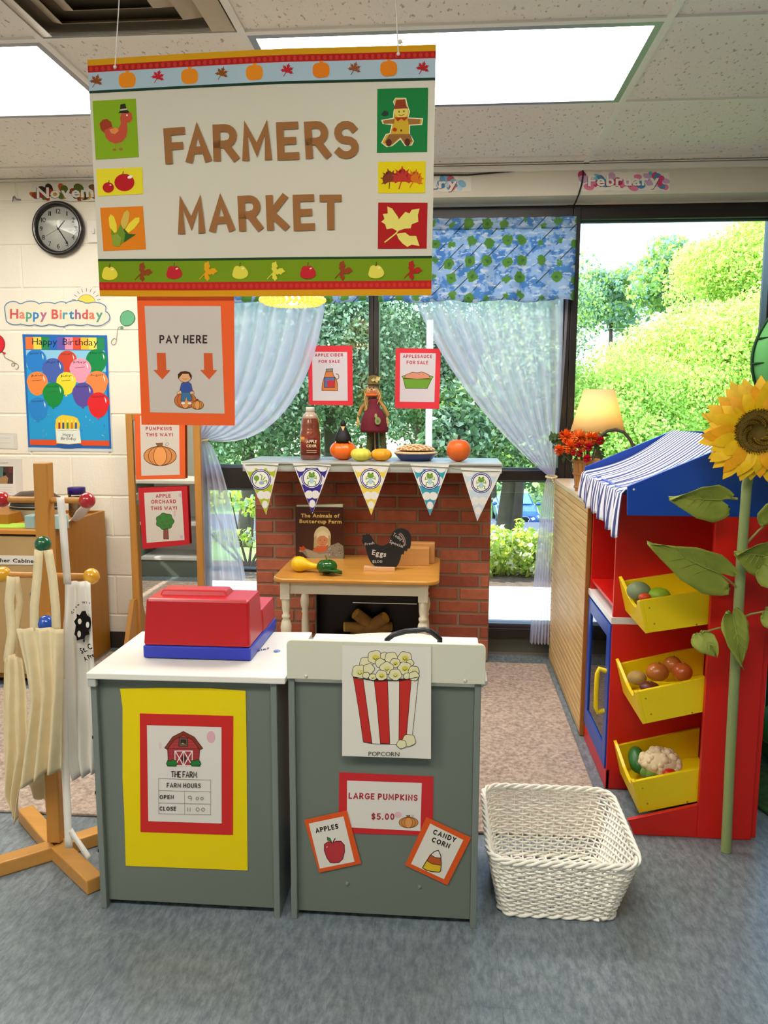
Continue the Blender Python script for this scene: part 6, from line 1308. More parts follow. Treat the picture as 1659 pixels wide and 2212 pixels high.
# a little light comes through the cotton
tl_ = nt.nodes.new('ShaderNodeBsdfTranslucent'); nt.links.new(c, tl_.inputs[0]); mx = nt.nodes.new('ShaderNodeMixShader'); mx.inputs[0].default_value = .5
ou = [n_ for n_ in nt.nodes if n_.type == 'OUTPUT_MATERIAL'][0]; nt.links.new(b.outputs[0], mx.inputs[1]); nt.links.new(tl_.outputs[0], mx.inputs[2]); nt.links.new(mx.outputs[0], ou.inputs[0])
def valance(xa, xb, lab):
    t = thing('valance', ((xa+xb)/2, 4.03, 1.82), lab, 'valance', 'frog-print valances'); W_ = xb-xa
    def f(u, v): return Vector((xa+W_*u, 3.995+.012*math.sin(u*W_*46)*(.4+v)+.008*math.sin(u*W_*17+2)*v, 2.208+(1.822-2.208)*v+(.006*math.sin(u*W_*23) if v > .9 else 0)))
    q = MB(); q.grid(f, 110, 14, M_FROG); q.build('skirt', t, thick=.0015); q = MB(); q.grid(lambda u, v: Vector((xa+W_*u, 3.985+.006*math.sin(u*W_*60), 2.214-.05*v)), 110, 2, M_FROG); q.build('header_casing', t, thick=.0015)
valance(-1.31, -.392, 'blue frog-print valance over the left pane, its hem just below the market sign'); valance(-.345, .612, 'blue frog-print valance over the middle pane, right of the market sign')

# ================================================================= HANGING MARKET SIGN
CR = '#cfc8b4'; S = (180, 80, 2.127)
pTL = WY(190, 130, 1.82); pTR = WY(942, 97, 1.74); dx = (pTR-pTL); dx.z = 0; dx.normalize(); nS = Vector((dx.y, -dx.x, 0)); pS = plane((pTL.x, pTL.y, 0), nS)
TOP = [(190, 130), (400, 117), (600, 106), (800, 101), (942, 97)]; BOT = [(217, 640), (400, 641), (600, 640), (932, 638)]
def edgey(P, x):
    for i in range(len(P)-1):
        if x <= P[i+1][0]: k = (x-P[i][0])/(P[i+1][0]-P[i][0]); return P[i][1]*(1-k)+P[i+1][1]*k
    return P[-1][1]
ms = thing('market_sign', (-.42, 1.78, 1.56), 'large cream hanging sign reading FARMERS MARKET with autumn borders', 'sign')
bd = sheet('board', pS, TOP+BOT[::-1], mat('sign_cream', '#c9c3b0', .5, var=.015, scale=4), .002, 0, ms)
def uv2px(u, v):    # u 0..1 across, v 0..1 down
    xl_ = 190+27*v; xr_ = 942-10*v; x = xl_*(1-u)+xr_*u; k0 = edgey(TOP, 190+752*u); k1 = edgey(BOT, 217+715*u); return x, k0*(1-v)+k1*v
a = Art(pS, base=.0024)
def strip(v0, v1, col, n=16):
    a.poly([uv2px(i/n, v0) for i in range(n+1)]+[uv2px(i/n, v1) for i in range(n, -1, -1)], col)
strip(0, .026, '#d39a12'); strip(.026, .055, '#b3231a'); strip(.055, .132, '#a9bfcc'); strip(.132, .143, '#1c3a2c'); strip(.032, .050, '#a81c1c')
strip(.843, .853, '#1c3f22'); strip(.853, .941, '#708c12'); strip(.941, .975, '#b1221a'); strip(.975, 1.0, '#cf9212')
rnd = random.Random(8)
for i in range(58):
    for v_, c_ in ((.041, '#c4342a'), (.958, '#c23028')):
        x, y = uv2px((i+.5)/58, v_); a.ell(x, y, 4.2, 5.4, c_, n=8, same=True)
a.k += 1
tops = [(62, 207, 'm', '#8a4a1c'), (204, 200, 'p', '#e58a1c'), (345, 187, 'm', '#b8232c'), (491, 183, 'p', '#e58a1c'), (638, 172, 'm', '#8a4f1c'), (788, 166, 'p', '#e58a1c'), (938, 157, 'm', '#b8232c'), (1094, 155, 'p', '#e07c18'), (1247, 150, 'm', '#8f5030'), (1404, 148, 'p', '#e0801a'), (1560, 147, 'm', '#b0232c')]
a.c = S
for x, y, k, c_ in tops:
    if k == 'm': m_maple(a, x, y, 37, c_, rot=15)
    else: m_pump(a, x, y, 38, c_)
bots = [(123, 1087, 'a', '#e0d03c'), (272, 1080, 'l', '#8a3f18'), (419, 1083, 'a', '#b8232a'), (570, 1076, 'l', '#dd9a14'), (722, 1082, 'a', '#d8cc44'), (880, 1076, 'l', '#d8cc44'), (1033, 1082, 'a', '#b8232a'), (1190, 1073, 'l', '#8f3c1c'), (1346, 1080, 'a', '#d8cc50'), (1508, 1072, 'l', '#a8231e')]
for x, y, k, c_ in bots:
    if k == 'a': m_apple(a, x, y, 35, c_)
    else: m_leaf3(a, x-4, y+6, 52, c_)
a.build('border_print', bd)
a = Art(pS, S, base=.0045); BRN = '#96663a'
def word(txt, pos, w_):   # each cut-out letter placed on its own: (x_left, y_base, width, height, skew)
    for ch, (x0_, yb0, x1_, yb1, hh) in zip(txt, pos): a = Art(pS, S, base=.0045); a.stext(ch, (x0_, yb0), (x1_, yb1), hh, w_, BRN); a.build('letter', bd)
word('FARMERS', [(385, 590, 478, 584, 168), (482, 584, 588, 578, 172), (604, 577, 716, 574, 172), (738, 575, 866, 570, 172), (898, 569, 996, 565, 174), (1028, 566, 1138, 560, 174), (1158, 564, 1266, 560, 174)], 34)
word('MARKET', [(444, 911, 560, 906, 166), (588, 902, 696, 896, 164), (722, 898, 826, 893, 166), (852, 894, 944, 890, 168), (972, 893, 1068, 890, 166), (1090, 891, 1190, 890, 164)], 33)
def card(name, pts, col): return sheet(name, pS, pts, ink(col), .0006, .0022, bd, S)
# turkey card
k1 = card('turkey_card', [(45, 296), (243, 285), (257, 553), (60, 565)], '#84a81c'); a = Art(pS, S, base=.0032)
a.poly([(78, 400), (92, 382), (112, 378), (130, 392), (136, 412), (128, 432), (104, 446), (84, 428)], '#9a3c22'); a.poly([(100, 432), (130, 415), (165, 422), (176, 400), (172, 372), (180, 350), (205, 342), (224, 352), (230, 378), (216, 395), (204, 396), (206, 430), (200, 462), (180, 484), (150, 492), (122, 482), (106, 462)], '#c0503a'); a.poly([(122, 428), (150, 418), (164, 424), (164, 436), (148, 448), (132, 444)], '#dc8a4c')
a.poly([(170, 345), (174, 312), (196, 308), (202, 336), (214, 345), (212, 352), (164, 352)], '#2a2a26'); a.line([(172, 338), (203, 334)], 7, '#c8bc9a'); a.ell(204, 362, 4, 4, '#f0e8d8', n=8); a.line([(150, 490), (148, 520), (138, 524)], 4, '#b08a2c'); a.line([(170, 488), (172, 516), (182, 522)], 4, '#b08a2c'); a.ell(146, 520, 9, 6, '#9a6a2c', n=8); a.ell(176, 518, 9, 6, '#9a6a2c', n=8); a.build('drawing', k1)
k1 = card('apples_card', [(62, 608), (273, 600), (278, 722), (70, 733)], '#e3d22a'); a = Art(pS, S, base=.0032); a.ell(118, 693, 26, 24, '#b41c22'); a.ell(192, 670, 46, 40, '#b41c22'); a.line([(184, 632), (187, 618)], 3, '#4a3a1a'); a.line([(120, 672), (122, 660)], 3, '#4a3a1a'); a.ell(218, 645, 12, 7, '#f2e6e0', rot=-20); a.ell(128, 682, 5, 3, '#f2c8c0'); a.build('drawing', k1)
k1 = card('corn_card', [(80, 786), (276, 778), (290, 976), (95, 984)], '#dd7d18'); a = Art(pS, S, base=.0032)
for x0_, y0_, ang, c_ in ((138, 858, -12, '#e6d23a'), (196, 838, 14, '#cfb04c'), (232, 862, 42, '#e6d23a')):
    t_ = math.radians(ang-90); a.poly([(x0_+36*u*math.cos(t_)-v_*17*math.sin(t_), y0_+36*u*math.sin(t_)+v_*17*math.cos(t_)) for u, v_ in ((-1.2, -.6), (-.3, -1), (.8, -.75), (1.2, 0), (.8, .75), (-.3, 1), (-1.2, .6))], c_)
a.poly([(180, 940), (190, 880), (210, 905), (246, 908), (220, 925), (192, 944)], '#2f5c1c'); a.poly([(138, 958), (130, 880), (150, 908), (176, 860), (196, 905), (190, 940), (165, 966)], '#6a8a24'); a.poly([(140, 960), (132, 915), (160, 905), (178, 925), (170, 964)], '#8a9a34'); a.build('drawing', k1)
k1 = card('scarecrow_card', [(1352, 240), (1585, 235), (1580, 530), (1350, 533)], '#1c7a3c'); a = Art(pS, S, base=.0032); OL = '#e4dcc4'
fig = [(1372, 488), (1392, 450), (1410, 446), (1420, 405), (1378, 400), (1372, 385), (1425, 376), (1428, 345), (1434, 322), (1426, 300), (1436, 284), (1482, 284), (1490, 318), (1500, 345), (1492, 374), (1560, 378), (1556, 404), (1500, 408), (1500, 446), (1518, 480), (1510, 498), (1480, 502), (1458, 470), (1420, 502), (1395, 506)]
a.poly(fig, '#c9a42a'); a.line(fig, 4, OL, closed=True); a.poly([(1380, 386), (1432, 378), (1430, 400), (1382, 402)], '#9a6a34'); a.poly([(1490, 376), (1548, 380), (1546, 402), (1496, 404)], '#9a6a34'); a.poly([(1408, 448), (1504, 448), (1514, 482), (1480, 494), (1458, 462), (1420, 496), (1384, 488)], '#8f6034'); a.ell(1462, 346, 32, 28, '#ddc85c'); a.poly([(1430, 324), (1440, 292), (1480, 290), (1484, 320), (1496, 330), (1426, 334)], '#8a3a24')
a.ell(1452, 346, 4, 5, '#7a5a1c', n=8); a.ell(1474, 344, 4, 5, '#7a5a1c', n=8); a.line([(1450, 360), (1462, 364), (1476, 358)], 3, '#7a5a1c'); a.poly([(1430, 372), (1496, 370), (1476, 388), (1462, 378), (1446, 390)], '#a8341c'); a.ell(1432, 428, 10, 9, '#a8341c'); a.ell(1462, 432, 5, 5, '#5a3a1c', n=8); a.ell(1405, 488, 13, 17, '#5c2c1c'); a.ell(1490, 486, 13, 17, '#5c2c1c'); a.poly([(1370, 358), (1384, 340), (1402, 346), (1404, 360), (1384, 366)], '#2a3a34'); a.build('drawing', k1)
k1 = card('maple_leaves_card', [(1355, 575), (1574, 572), (1571, 718), (1355, 719)], '#dfc812'); a = Art(pS, S, base=.0032); m_maple(a, 1410, 655, 52, '#7c3a24', -12, 7); m_maple(a, 1522, 656, 52, '#d0701c', 12, 7); m_maple(a, 1466, 652, 60, '#b8342a', 0, 7); a.build('drawing', k1)
k1 = card('red_leaf_card', [(1356, 762), (1582, 763), (1578, 973), (1354, 974)], '#a81c1c'); a = Art(pS, S, base=.0032); YC_ = '#ddd06a'
a.poly([(1448, 895), (1420, 880), (1395, 885), (1388, 862), (1370, 850), (1385, 838), (1378, 815), (1400, 812), (1398, 780), (1420, 790), (1448, 830), (1455, 860)], YC_); a.poly([(1448, 892), (1450, 840), (1480, 805), (1500, 812), (1510, 795), (1546, 790), (1538, 820), (1540, 850), (1510, 862), (1505, 880), (1478, 882)], YC_); a.poly([(1440, 905), (1480, 900), (1500, 915), (1530, 915), (1546, 962), (1510, 955), (1490, 966), (1468, 950), (1450, 930)], YC_); a.line([(1448, 890), (1436, 905), (1385, 945)], 6, YC_); a.build('drawing', k1)
# strings to the ceiling
for (x0_, y0_, x1_, y1_, lab) in ((250, 146, 258, 0, 'white string holding the left end of the market sign'), (861, 118, 855, 0, 'white knotted string holding the right end of the market sign')):
    p0 = pS(x0_, y0_)+nS*.003; p1 = pS(x1_, y1_); d = (p1-p0); p2 = p0+d*((H-.004-p0.z)/d.z); p2.y = p0.y; q = MB(); q.tube([p0, p0+(p2-p0)*.5, p2], .0014, mat('string_white', '#e8e4d8', .8), 6); q.ell(p0, .004, mat('string_white', '#e8e4d8'), 8, 6)
    if x0_ > 500: q.ell(pS(864, 90), .005, mat('string_white', '#e8e4d8'), 8, 6); q.tube([pS(864, 90), pS(872, 84), pS(868, 98)], .0012, mat('string_white', '#e8e4d8'), 5)
    tag(q.build('string'), lab, 'string')

# ================================================================= PAPER SIGNS
def papersign(name, label, pf, mt, pp, mcol, pcol, draw, crop, lam=True, cat='sign', mthick=.0008):
    o = sheet(name, pf, mt, ink(mcol), mthick, .0004, None, crop); tag(o, label, cat)
    p_ = sheet('paper', pf, pp, ink(pcol), .0004, .0004+mthick, o, crop)
    a = Art(pf, crop, base=.0014+mthick*.5); draw(a)
    if a.mb.v: a.build('print', p_)
    return o
# pay here
pPay = plane(tuple(pTL+nS*-.012), nS); c_ = (280, 620, 3.815)
def d_pay(a):
    a.stext('PAY HERE', (250, 466), (642, 466), 70, 13, '#3a2e2c')
    for x in (270, 655): a.poly([(x-44+ (0 if x < 400 else 2), 543 if x < 400 else 546), (x+30, 543 if x < 400 else 546), (x+36, 684), (x+70, 686), (x+3, 762), (x-72, 684), (x-38, 684)], '#cf5a2c')
    m_rpump(a, 462, 935, 90, 66, '#c96e3a', '#5a3018', 4, tendril=False); a.op([(412, 868), (430, 795), (455, 782), (490, 784), (510, 800), (524, 868), (500, 872), (440, 872)], '#3c5296', '#26304e', 3); a.op([(430, 868), (505, 868), (518, 935), (480, 938), (470, 900), (460, 940), (428, 940)], '#3f6f98', '#26384e', 3)
    a.op([(392, 868), (425, 852), (435, 878), (395, 884)], '#e2b48a', '#6a4a30', 3); a.op([(500, 862), (532, 858), (536, 880), (504, 884)], '#e2b48a', '#6a4a30', 3); a.oell(445, 958, 18, 11, '#e8e0d8', '#5a4a40', 2); a.oell(498, 958, 18, 11, '#e8e0d8', '#5a4a40', 2)
    a.oell(460, 740, 52, 46, '#dfa878', '#5a3a24', 3); a.poly([(404, 760), (402, 720), (424, 698), (462, 692), (500, 702), (516, 730), (514, 762), (500, 740), (490, 716), (440, 716), (420, 738)], '#4a2c20'); a.line([(440, 754), (460, 762), (482, 754)], 3, '#8a4a34'); m_rpump(a, 562, 972, 50, 36, '#d08a44', '#5a3018', 3.5, tendril=False)
papersign('pay_here_sign', 'orange-bordered PAY HERE sign hanging under the market sign', pPay, [(62, 60), (862, 60), (868, 1142), (100, 1135)], [(125, 157), (752, 158), (784, 1044), (172, 1032)], '#e8602c', '#c6bcb2', d_pay, c_)
# signs on the mirror
pMir = PY(3.930)
def d_pk(a): a.stext('PUMPKINS', (134, 1182), (348, 1182), 30, 6.5, '#b04250'); a.stext('THIS WAY!', (136, 1232), (358, 1232), 30, 6.5, '#b04250'); m_rpump(a, 252, 1392, 134, 80, '#cf8a50', '#4a2c14', 5)
papersign('pumpkins_sign', 'orange-bordered pumpkin sign reading PUMPKINS THIS WAY on the mirror', pMir, [(42, 1050), (456, 1050), (460, 1580), (52, 1588)], [(86, 1060), (408, 1060), (413, 1546), (98, 1556)], '#e0622e', '#cfc6ba', d_pk, c_)
def d_ao(a):
    a.stext('APPLE', (217, 1737), (340, 1735), 32, 6.5, '#b03a48'); a.stext('ORCHARD', (180, 1786), (384, 1782), 32, 6.5, '#b03a48'); a.stext('THIS WAY!', (176, 1840), (392, 1836), 32, 6.5, '#b03a48')
    a.op([(282, 1985), (316, 1982), (322, 2076), (282, 2076)], '#8c5040', '#3a2418', 4); a.op([(292+72*math.cos(t_)*(1+.07*math.cos(t_*7)), 1930+66*math.sin(t_)*(1+.07*math.cos(t_*7))) for t_ in [i*math.pi/18 for i in range(36)]], '#3f7f3a', '#1c3a1c', 4)
    for x, y in ((252, 1905), (300, 1885), (338, 1920), (270, 1940), (312, 1930), (290, 1965), (330, 1960), (250, 1968)): a.ell(x, y, 11, 11, '#54683a', n=10)
    a.poly([(366, 1845), (380, 1842), (380, 1890), (368, 1892)], '#cfa6ac'); a.poly([(405, 1700), (426, 1700), (428, 1732), (408, 1730)], '#c8a8b4'); a.poly([(416, 2046), (438, 2044), (438, 2072), (418, 2072)], '#c8a8b4')
papersign('apple_orchard_sign', 'red-bordered tree sign reading APPLE ORCHARD THIS WAY on the mirror', pMir, [(70, 1655), (474, 1640), (496, 2122), (108, 2160)], [(120, 1696), (428, 1680), (453, 2084), (142, 2108)], '#bc2a30', '#cec6ba', d_ao, c_)
# window signs
pWin = PY(4.12); c_ = (620, 760, 3.77)
def lam(pts, name, par, crop): sheet(name, pWin, pts, mat('laminate', '#c8d0d0', .15), .0003, .0001, par, crop)
def d_ci(a):
    a.stext('APPLE CIDER', (228, 40), (456, 38), 26, 5.5, '#b83448'); a.stext('FOR SALE', (258, 92), (430, 90), 26, 5.5, '#b83448')
    a.op([(318, 158), (372, 158), (378, 190), (402, 220), (412, 262), (410, 318), (284, 316), (288, 258), (304, 205)], '#c9793c', '#3a2414', 4); a.op([(318, 140), (374, 138), (372, 160), (318, 162)], '#8a8478', '#3a3430', 4); a.line(arc(403, 202, 20, 22, -110, 130, 10), 7, '#3a2414'); a.line(arc(403, 202, 20, 22, -110, 130, 10), 3, '#d98f4c'); a.op([(306, 208), (390, 206), (388, 290), (304, 290)], '#5a6a9a', '#2c2430', 4); a.poly([(326, 240), (360, 228), (388, 240), (388, 286), (330, 286)], '#b8343a')
papersign('apple_cider_sign', 'red-bordered sign reading APPLE CIDER FOR SALE on the window', pWin, [(172, -50), (532, -50), (538, 438), (178, 430)], [(205, 2-2), (490, 2), (495, 398), (210, 398)], '#dc3a44', '#cfc8cc', d_ci, c_)
def d_as(a):
    a.stext('APPLESAUCE', (944, 50), (1182, 52), 28, 5.5, '#b83448'); a.stext('FOR SALE', (974, 100), (1150, 102), 28, 5.5, '#b83448')
    a.op([(942, 200), (1185, 206), (1142, 298), (965, 296)], '#6d9c34', '#2c3c1c', 4); a.op([(936, 202), (950, 218), (1176, 222), (1190, 204), (1170, 196), (955, 192)], '#7cae3c', '#2c3c1c', 4); a.op([(958, 214), (965, 188), (990, 178), (1020, 166), (1060, 172), (1095, 164), (1130, 174), (1158, 190), (1165, 216), (1060, 222)], '#cf8f72', '#5a3424', 4)
papersign('applesauce_sign', 'red-bordered sign reading APPLESAUCE FOR SALE on the window', pWin, [(886, -30), (1240, -26), (1252, 8), (1240, 466), (878, 458)], [(922, 10), (1212, 12), (1200, 410), (918, 406)], '#dc3a44', '#cfc8cc', d_as, c_)
# farm hours poster on the left counter
pC = PY(1.8615); c_ = (240, 1470, 5.144)
def d_farm(a):
    DK = '#3a2c2a'; a.ell(1115, 622, 48, 66, '#e2b0ba'); a.ell(552, 715, 18, 40, '#e2ccca')
    a.op([(632, 745), (990, 745), (980, 900), (640, 900)], '#a83a3e', DK, 7); a.op([(640, 750), (700, 640), (812, 575), (925, 640), (990, 750)], '#b0403f', DK, 5)
    for y in (680, 712, 790, 830): a.line([(690 if y < 720 else 640, y), (930 if y < 720 else 984, y)], 3, '#7c2a2c')
    a.op([(600, 742), (690, 618), (808, 558), (930, 622), (1024, 748), (990, 764), (912, 655), (808, 598), (708, 652), (628, 760)], '#8a3a28', DK, 6); a.op([(762, 630), (856, 632), (854, 726), (760, 724)], '#6d5c48', DK, 7); a.poly([(778, 648), (840, 650), (838, 708), (776, 706)], '#3a342c'); a.poly([(778, 700), (800, 685), (838, 706)], '#b09458')
    a.op([(715, 776), (908, 776), (906, 938), (716, 936)], '#a83a3e', '#e8e4e0', 10); a.poly([(812, 810), (842, 860), (812, 910), (784, 860)], DK); a.line([(812, 776), (812, 936)], 8, '#e8e4e0'); a.line([(722, 782), (806, 932)], 10, '#e8e4e0'); a.line([(806, 782), (722, 930)], 10, '#e8e4e0'); a.line([(818, 782), (902, 932)], 10, '#e8e4e0'); a.line([(902, 782), (818, 932)], 10, '#e8e4e0')
    for x0_, x1_ in ((620, 740), (888, 1004)): a.op([(x0_, 915), (x0_+14, 880), (x0_+50, 885), (x0_+70, 870), (x1_-14, 884), (x1_, 918), (x1_-14, 944), (x0_+14, 942)], '#2f7a3a', '#163a1c', 6)
    a.stext('THE FARM', (672, 1068), (960, 1072), 70, 9, DK, gap=.14, space=.3)
    L = '#a8a09a'
    for pts in ([(533, 1078), (1110, 1098), (1110, 1482), (535, 1470)],): a.line(pts, 5, L, closed=True)
    a.line([(533, 1212), (1110, 1228)], 5, L); a.line([(534, 1350), (1110, 1364)], 5, L); a.line([(822, 1222), (822, 1478)], 5, L)
    a.stext('FARM HOURS', (625, 1180), (1000, 1186), 52, 8, DK); a.stext('OPEN', (545, 1308), (702, 1308), 46, 9, DK); a.stext('CLOSE', (545, 1436), (728, 1438), 46, 9, DK)
    a.stext('9', (856, 1330), (904, 1330), 60, 6, '#77726e'); a.stext('00', (946, 1320), (1034, 1322), 38, 6, '#77726e'); a.stext('11', (852, 1448), (890, 1448), 48, 6, '#77726e'); a.stext('00', (946, 1444), (1050, 1446), 44, 6, '#77726e')
yo = [(102, 90), (560, 80), (1100, 84), (1496, 114), (1506, 700), (1518, 2108), (1100, 2092), (165, 2056), (150, 1500), (130, 1100), (130, 300)]
q = MB()
yp = sheet('yellow_sheet', pC, yo, ink('#ecd413'), .001, .0004, None, c_); yp.name = 'farm_hours_poster'; tag(yp, 'yellow and red poster with barn and FARM HOURS on the left grey counter', 'poster')
rp = sheet('red_mat', pC, [(322, 362), (1360, 390), (1356, 1712), (330, 1678)], ink('#cc302c'), .0008, .0016, yp, c_); wp = sheet('paper', pC, [(403, 492), (1230, 514), (1232, 1582), (418, 1556)], ink('#e2ddd4'), .0004, .0026, yp, c_)
a = Art(pC, c_, base=.0034); d_farm(a); a.build('print', wp)
# popcorn poster
pP = PY(1.836); c_ = (600, 1340, 3.607)
def d_pop(a):
    K = '#2a2622'
    a.poly([(584, 430), (1098, 434), (1050, 885), (1075, 930), (930, 965), (740, 958), (672, 946)], '#e6e2d4')
    for st in ([(588, 432), (664, 444), (735, 954), (690, 950), (666, 940), (634, 710)], [(750, 456), (856, 460), (874, 960), (800, 958), (772, 650)], [(948, 456), (1042, 446), (1004, 890), (966, 932), (944, 935)]): a.op(st, '#c4332e', K, 4)
    a.line([(1098, 434), (1072, 680), (1050, 888)], 4, K); a.line([(664, 946), (740, 960), (930, 964)], 4, K); a.line([(588, 432), (750, 460), (950, 460), (1098, 434)], 4, K)
    def kern(x, y, r, col='#e6e0b4'): 
        pts = []
        for i in range(30): t_ = i*2*math.pi/30; pts.append((x+r*math.cos(t_)*(1+.06*math.cos(5*t_+x)), y+r*.9*math.sin(t_)*(1+.06*math.cos(5*t_+x))))
        a.op(pts, col, K, 4)
    for x, y, r, yl in ((690, 330, 52, 0), (760, 285, 58, 1), (830, 275, 32, 0), (885, 290, 50, 0), (990, 290, 54, 1), (1030, 330, 30, 0), (640, 400, 62, 2), (710, 375, 44, 0), (800, 330, 40, 0), (915, 330, 40, 1), (990, 370, 54, 1), (1060, 390, 42, 2), (850, 370, 54, 2), (690, 425, 28, 0), (740, 440, 30, 2), (808, 425, 46, 1), (916, 420, 50, 2), (1010, 432, 30, 0), (1062, 430, 40, 0)):
        kern(x, y, r)
        if yl: a.ell(x+4, y+4, r*.5, r*.38, '#d8cc4c' if yl == 1 else '#dcd680', n=12); a.line([(x-r*.25, y+r*.1), (x, y+r*.35), (x+r*.3, y+r*.1)], 4, K)
    a.op([(586, 434), (750, 462), (950, 462), (1098, 436), (1097, 440), (950, 468), (750, 468), (588, 440)], K, K, 1)
    for x, y, r in ((1022, 930, 52), (965, 960, 38)): kern(x, y, r)
    a.btext('POPCORN', (708, 1050), (948, 1054), 34, '#3a3836', 0)
papersign('popcorn_poster', 'white poster with red striped popcorn tub on the right counter', pP, [(503, 196), (1196, 208), (1194, 1078), (502, 1055)], [(505, 198), (1194, 210), (1192, 1076), (504, 1053)], '#dedbd0', '#e4e1d6', d_pop, c_, cat='poster')
# price cards
c_ = (620, 1640, 3.77)
def d_lp(a): a.ell(905, 450, 30, 26, '#e0b8c0', n=12); a.stext('LARGE PUMPKINS', (502, 320), (1062, 338), 52, 11, '#b03440'); a.stext('$5.00', (688, 490), (874, 492), 54, 11, '#a83c40'); m_rpump(a, 990, 512, 78, 44, '#cf8c4c', '#5a3418', 4)
papersign('large_pumpkins_sign', 'red-bordered price sign reading LARGE PUMPKINS $5.00 on the right counter', pC, [(426, 106), (1192, 140), (1186, 620), (420, 600)], [(490, 172), (1098, 192), (1086, 582), (488, 552)], '#cb2f33', '#e3ded6', d_lp, c_)
pC2 = PY(1.8585)
def d_ap(a):
    a.stext('APPLES', (238, 600), (420, 562), 42, 9.5, '#2f2624')
    a.op([(372, 678), (335, 668), (305, 690), (304, 740), (325, 800), (352, 838), (385, 842), (425, 838), (455, 810), (470, 750), (468, 695), (440, 664), (400, 664)], '#b83a40', '#4a1c20', 5); a.op([(368, 676), (330, 655), (328, 632), (352, 640)], '#4a7a3a', '#1c3a1c', 4); a.line([(376, 672), (394, 640)], 9, '#4a2c24'); a.line([(322, 718), (330, 704)], 5, '#eac8c4')
papersign('apples_sign', 'tilted orange-bordered APPLES card with a red apple', pC2, [(140, 494), (488, 416), (604, 848), (262, 922)], [(178, 522), (460, 464), (550, 832), (268, 888)], '#de5a24', '#e4dfd4', d_ap, c_)
def d_cc(a):
    a.stext('CANDY', (1185, 605), (1368, 676), 42, 9.5, '#2f2624'); a.stext('CORN', (1174, 668), (1318, 726), 42, 9.5, '#2f2624')
    OUT = [(1232, 738), (1200, 748), (1165, 780), (1130, 835), (1104, 880), (1130, 898), (1180, 912), (1240, 916), (1252, 905), (1256, 850), (1252, 780)]
    a.poly(OUT, '#e2bc2a'); a.poly([(1232, 738), (1200, 748), (1165, 780), (1138, 822), (1180, 850), (1254, 860), (1252, 780)], '#bf5a2c'); a.poly([(1232, 738), (1200, 748), (1172, 774), (1205, 796), (1252, 802), (1250, 775)], '#e6e2da'); a.line(OUT, 7, '#4a2c20', closed=True); a.line([(1172, 774), (1205, 796), (1252, 802)], 5, '#4a2c20'); a.line([(1138, 822), (1180, 848), (1255, 860)], 5, '#4a2c20')
papersign('candy_corn_sign', 'tilted orange-bordered CANDY CORN card at the right counter edge', pC2, [(1135, 470), (1500, 638), (1306, 1024), (962, 862)], [(1166, 522), (1436, 656), (1278, 974), (1010, 850)], '#de5a24', '#e4dfd4', d_cc, c_)

# ================================================================= LEFT WALL DISPLAYS
pL = PY(YL-.0015); c_ = (0, 620, 5.184)
# birthday poster
hp = sheet('birthday_poster', pL, [(250, 525), (1200, 537), (1265, 1845), (318, 1835)], mat('poster_laminate', '#ccd4d8', .3), .0008, .0004, None, c_); tag(hp, 'blue Happy Birthday poster covered with named month balloons', 'poster')
a = Art(pL, c_, base=.0016); a.poly([(252, 530), (1200, 542), (1250, 1812), (318, 1795)], '#2c6cb4'); a.poly([(290, 705), (1172, 712), (1225, 1720), (335, 1705)], '#2c9cd4'); a.poly([(290, 705), (1172, 712), (1190, 950), (300, 900)], '#8cc8e4')
cols = ['#e8763a', '#e8d44c', '#2f8a4c', '#2c6cc0', '#6a5cac', '#ec96ac', '#e0503a', '#ecb83a', '#e8dc5a', '#2f8a5a']
for i, cc in enumerate(cols): a.poly([(286+i*88.5, 558+i*.9), (286+(i+1)*88.5, 559+i*.9), (290+(i+1)*88.5, 698+i*.6), (290+i*88.5, 697+i*.6)], cc)
a.btext('Happy', (362, 645), (640, 650), 76, '#1c2440', 0); a.btext('Birthday', (704, 648), (1100, 656), 76, '#1c2440', 0)
BL_ = [(405, 815, 118, '#2f80cc', 'January', 0), (755, 820, 108, '#cf4a34', 'February', 0), (1085, 815, 120, '#1f8a4c', 'March', 0), (595, 920, 124, '#4a64b0', 'April', 0), (902, 920, 122, '#ec9cb4', 'May', 0), (420, 1065, 118, '#ec8a44', 'June', 0), (745, 1065, 112, '#ecd83a', 'July', 1), (1090, 1065, 125, '#ec8a4c', 'August', 0), (600, 1190, 122, '#1f8a40', 'October', 2), (930, 1190, 120, '#5c509c', 'November', 2), (430, 1350, 115, '#2f84cc', 'September', 2), (1105, 1305, 125, '#dc2c30', 'December', 2)]
for x, y, r, cc, nm_, kd in BL_:
    a.poly([(x+r*math.sin(t_)*(1 if math.cos(t_) > -.2 else .92), y-r*1.0*math.cos(t_)*(1 if math.cos(t_) > 0 else 1.28)) for t_ in [i*math.pi/14 for i in range(28)]], cc)
    if kd: a.poly([(x, y+r*1.22), (x-14, y+r*1.42), (x+16, y+r*1.42)], cc)
    a.poly([(x+r*.55, y-r*.62), (x+r*.72, y-r*.3), (x+r*.68, y), (x+r*.60, y-r*.3)], '#dfe8ec'); a.btext(nm_, (x-r*.62, y-r*.52), (x+r*.55, y-r*.58), r*.2, '#26303e', 0)
    if kd == 1 or nm_ in ('May', 'June', 'October'): a.line([(x-r*.5, y-r*.12), (x+r*.4, y-r*.2)], 5, '#4a4a58')
rnd = random.Random(21)
for k in range(26): x, y = rnd.uniform(350, 1180), rnd.uniform(1430, 1690); a.ell(x, y, rnd.uniform(8, 16), 5, rnd.choice(['#8cc4e8', '#3c78c8', '#5cb4a0', '#8a8cc4']), rot=rnd.uniform(0, 180), n=8, same=True); a.k += .05
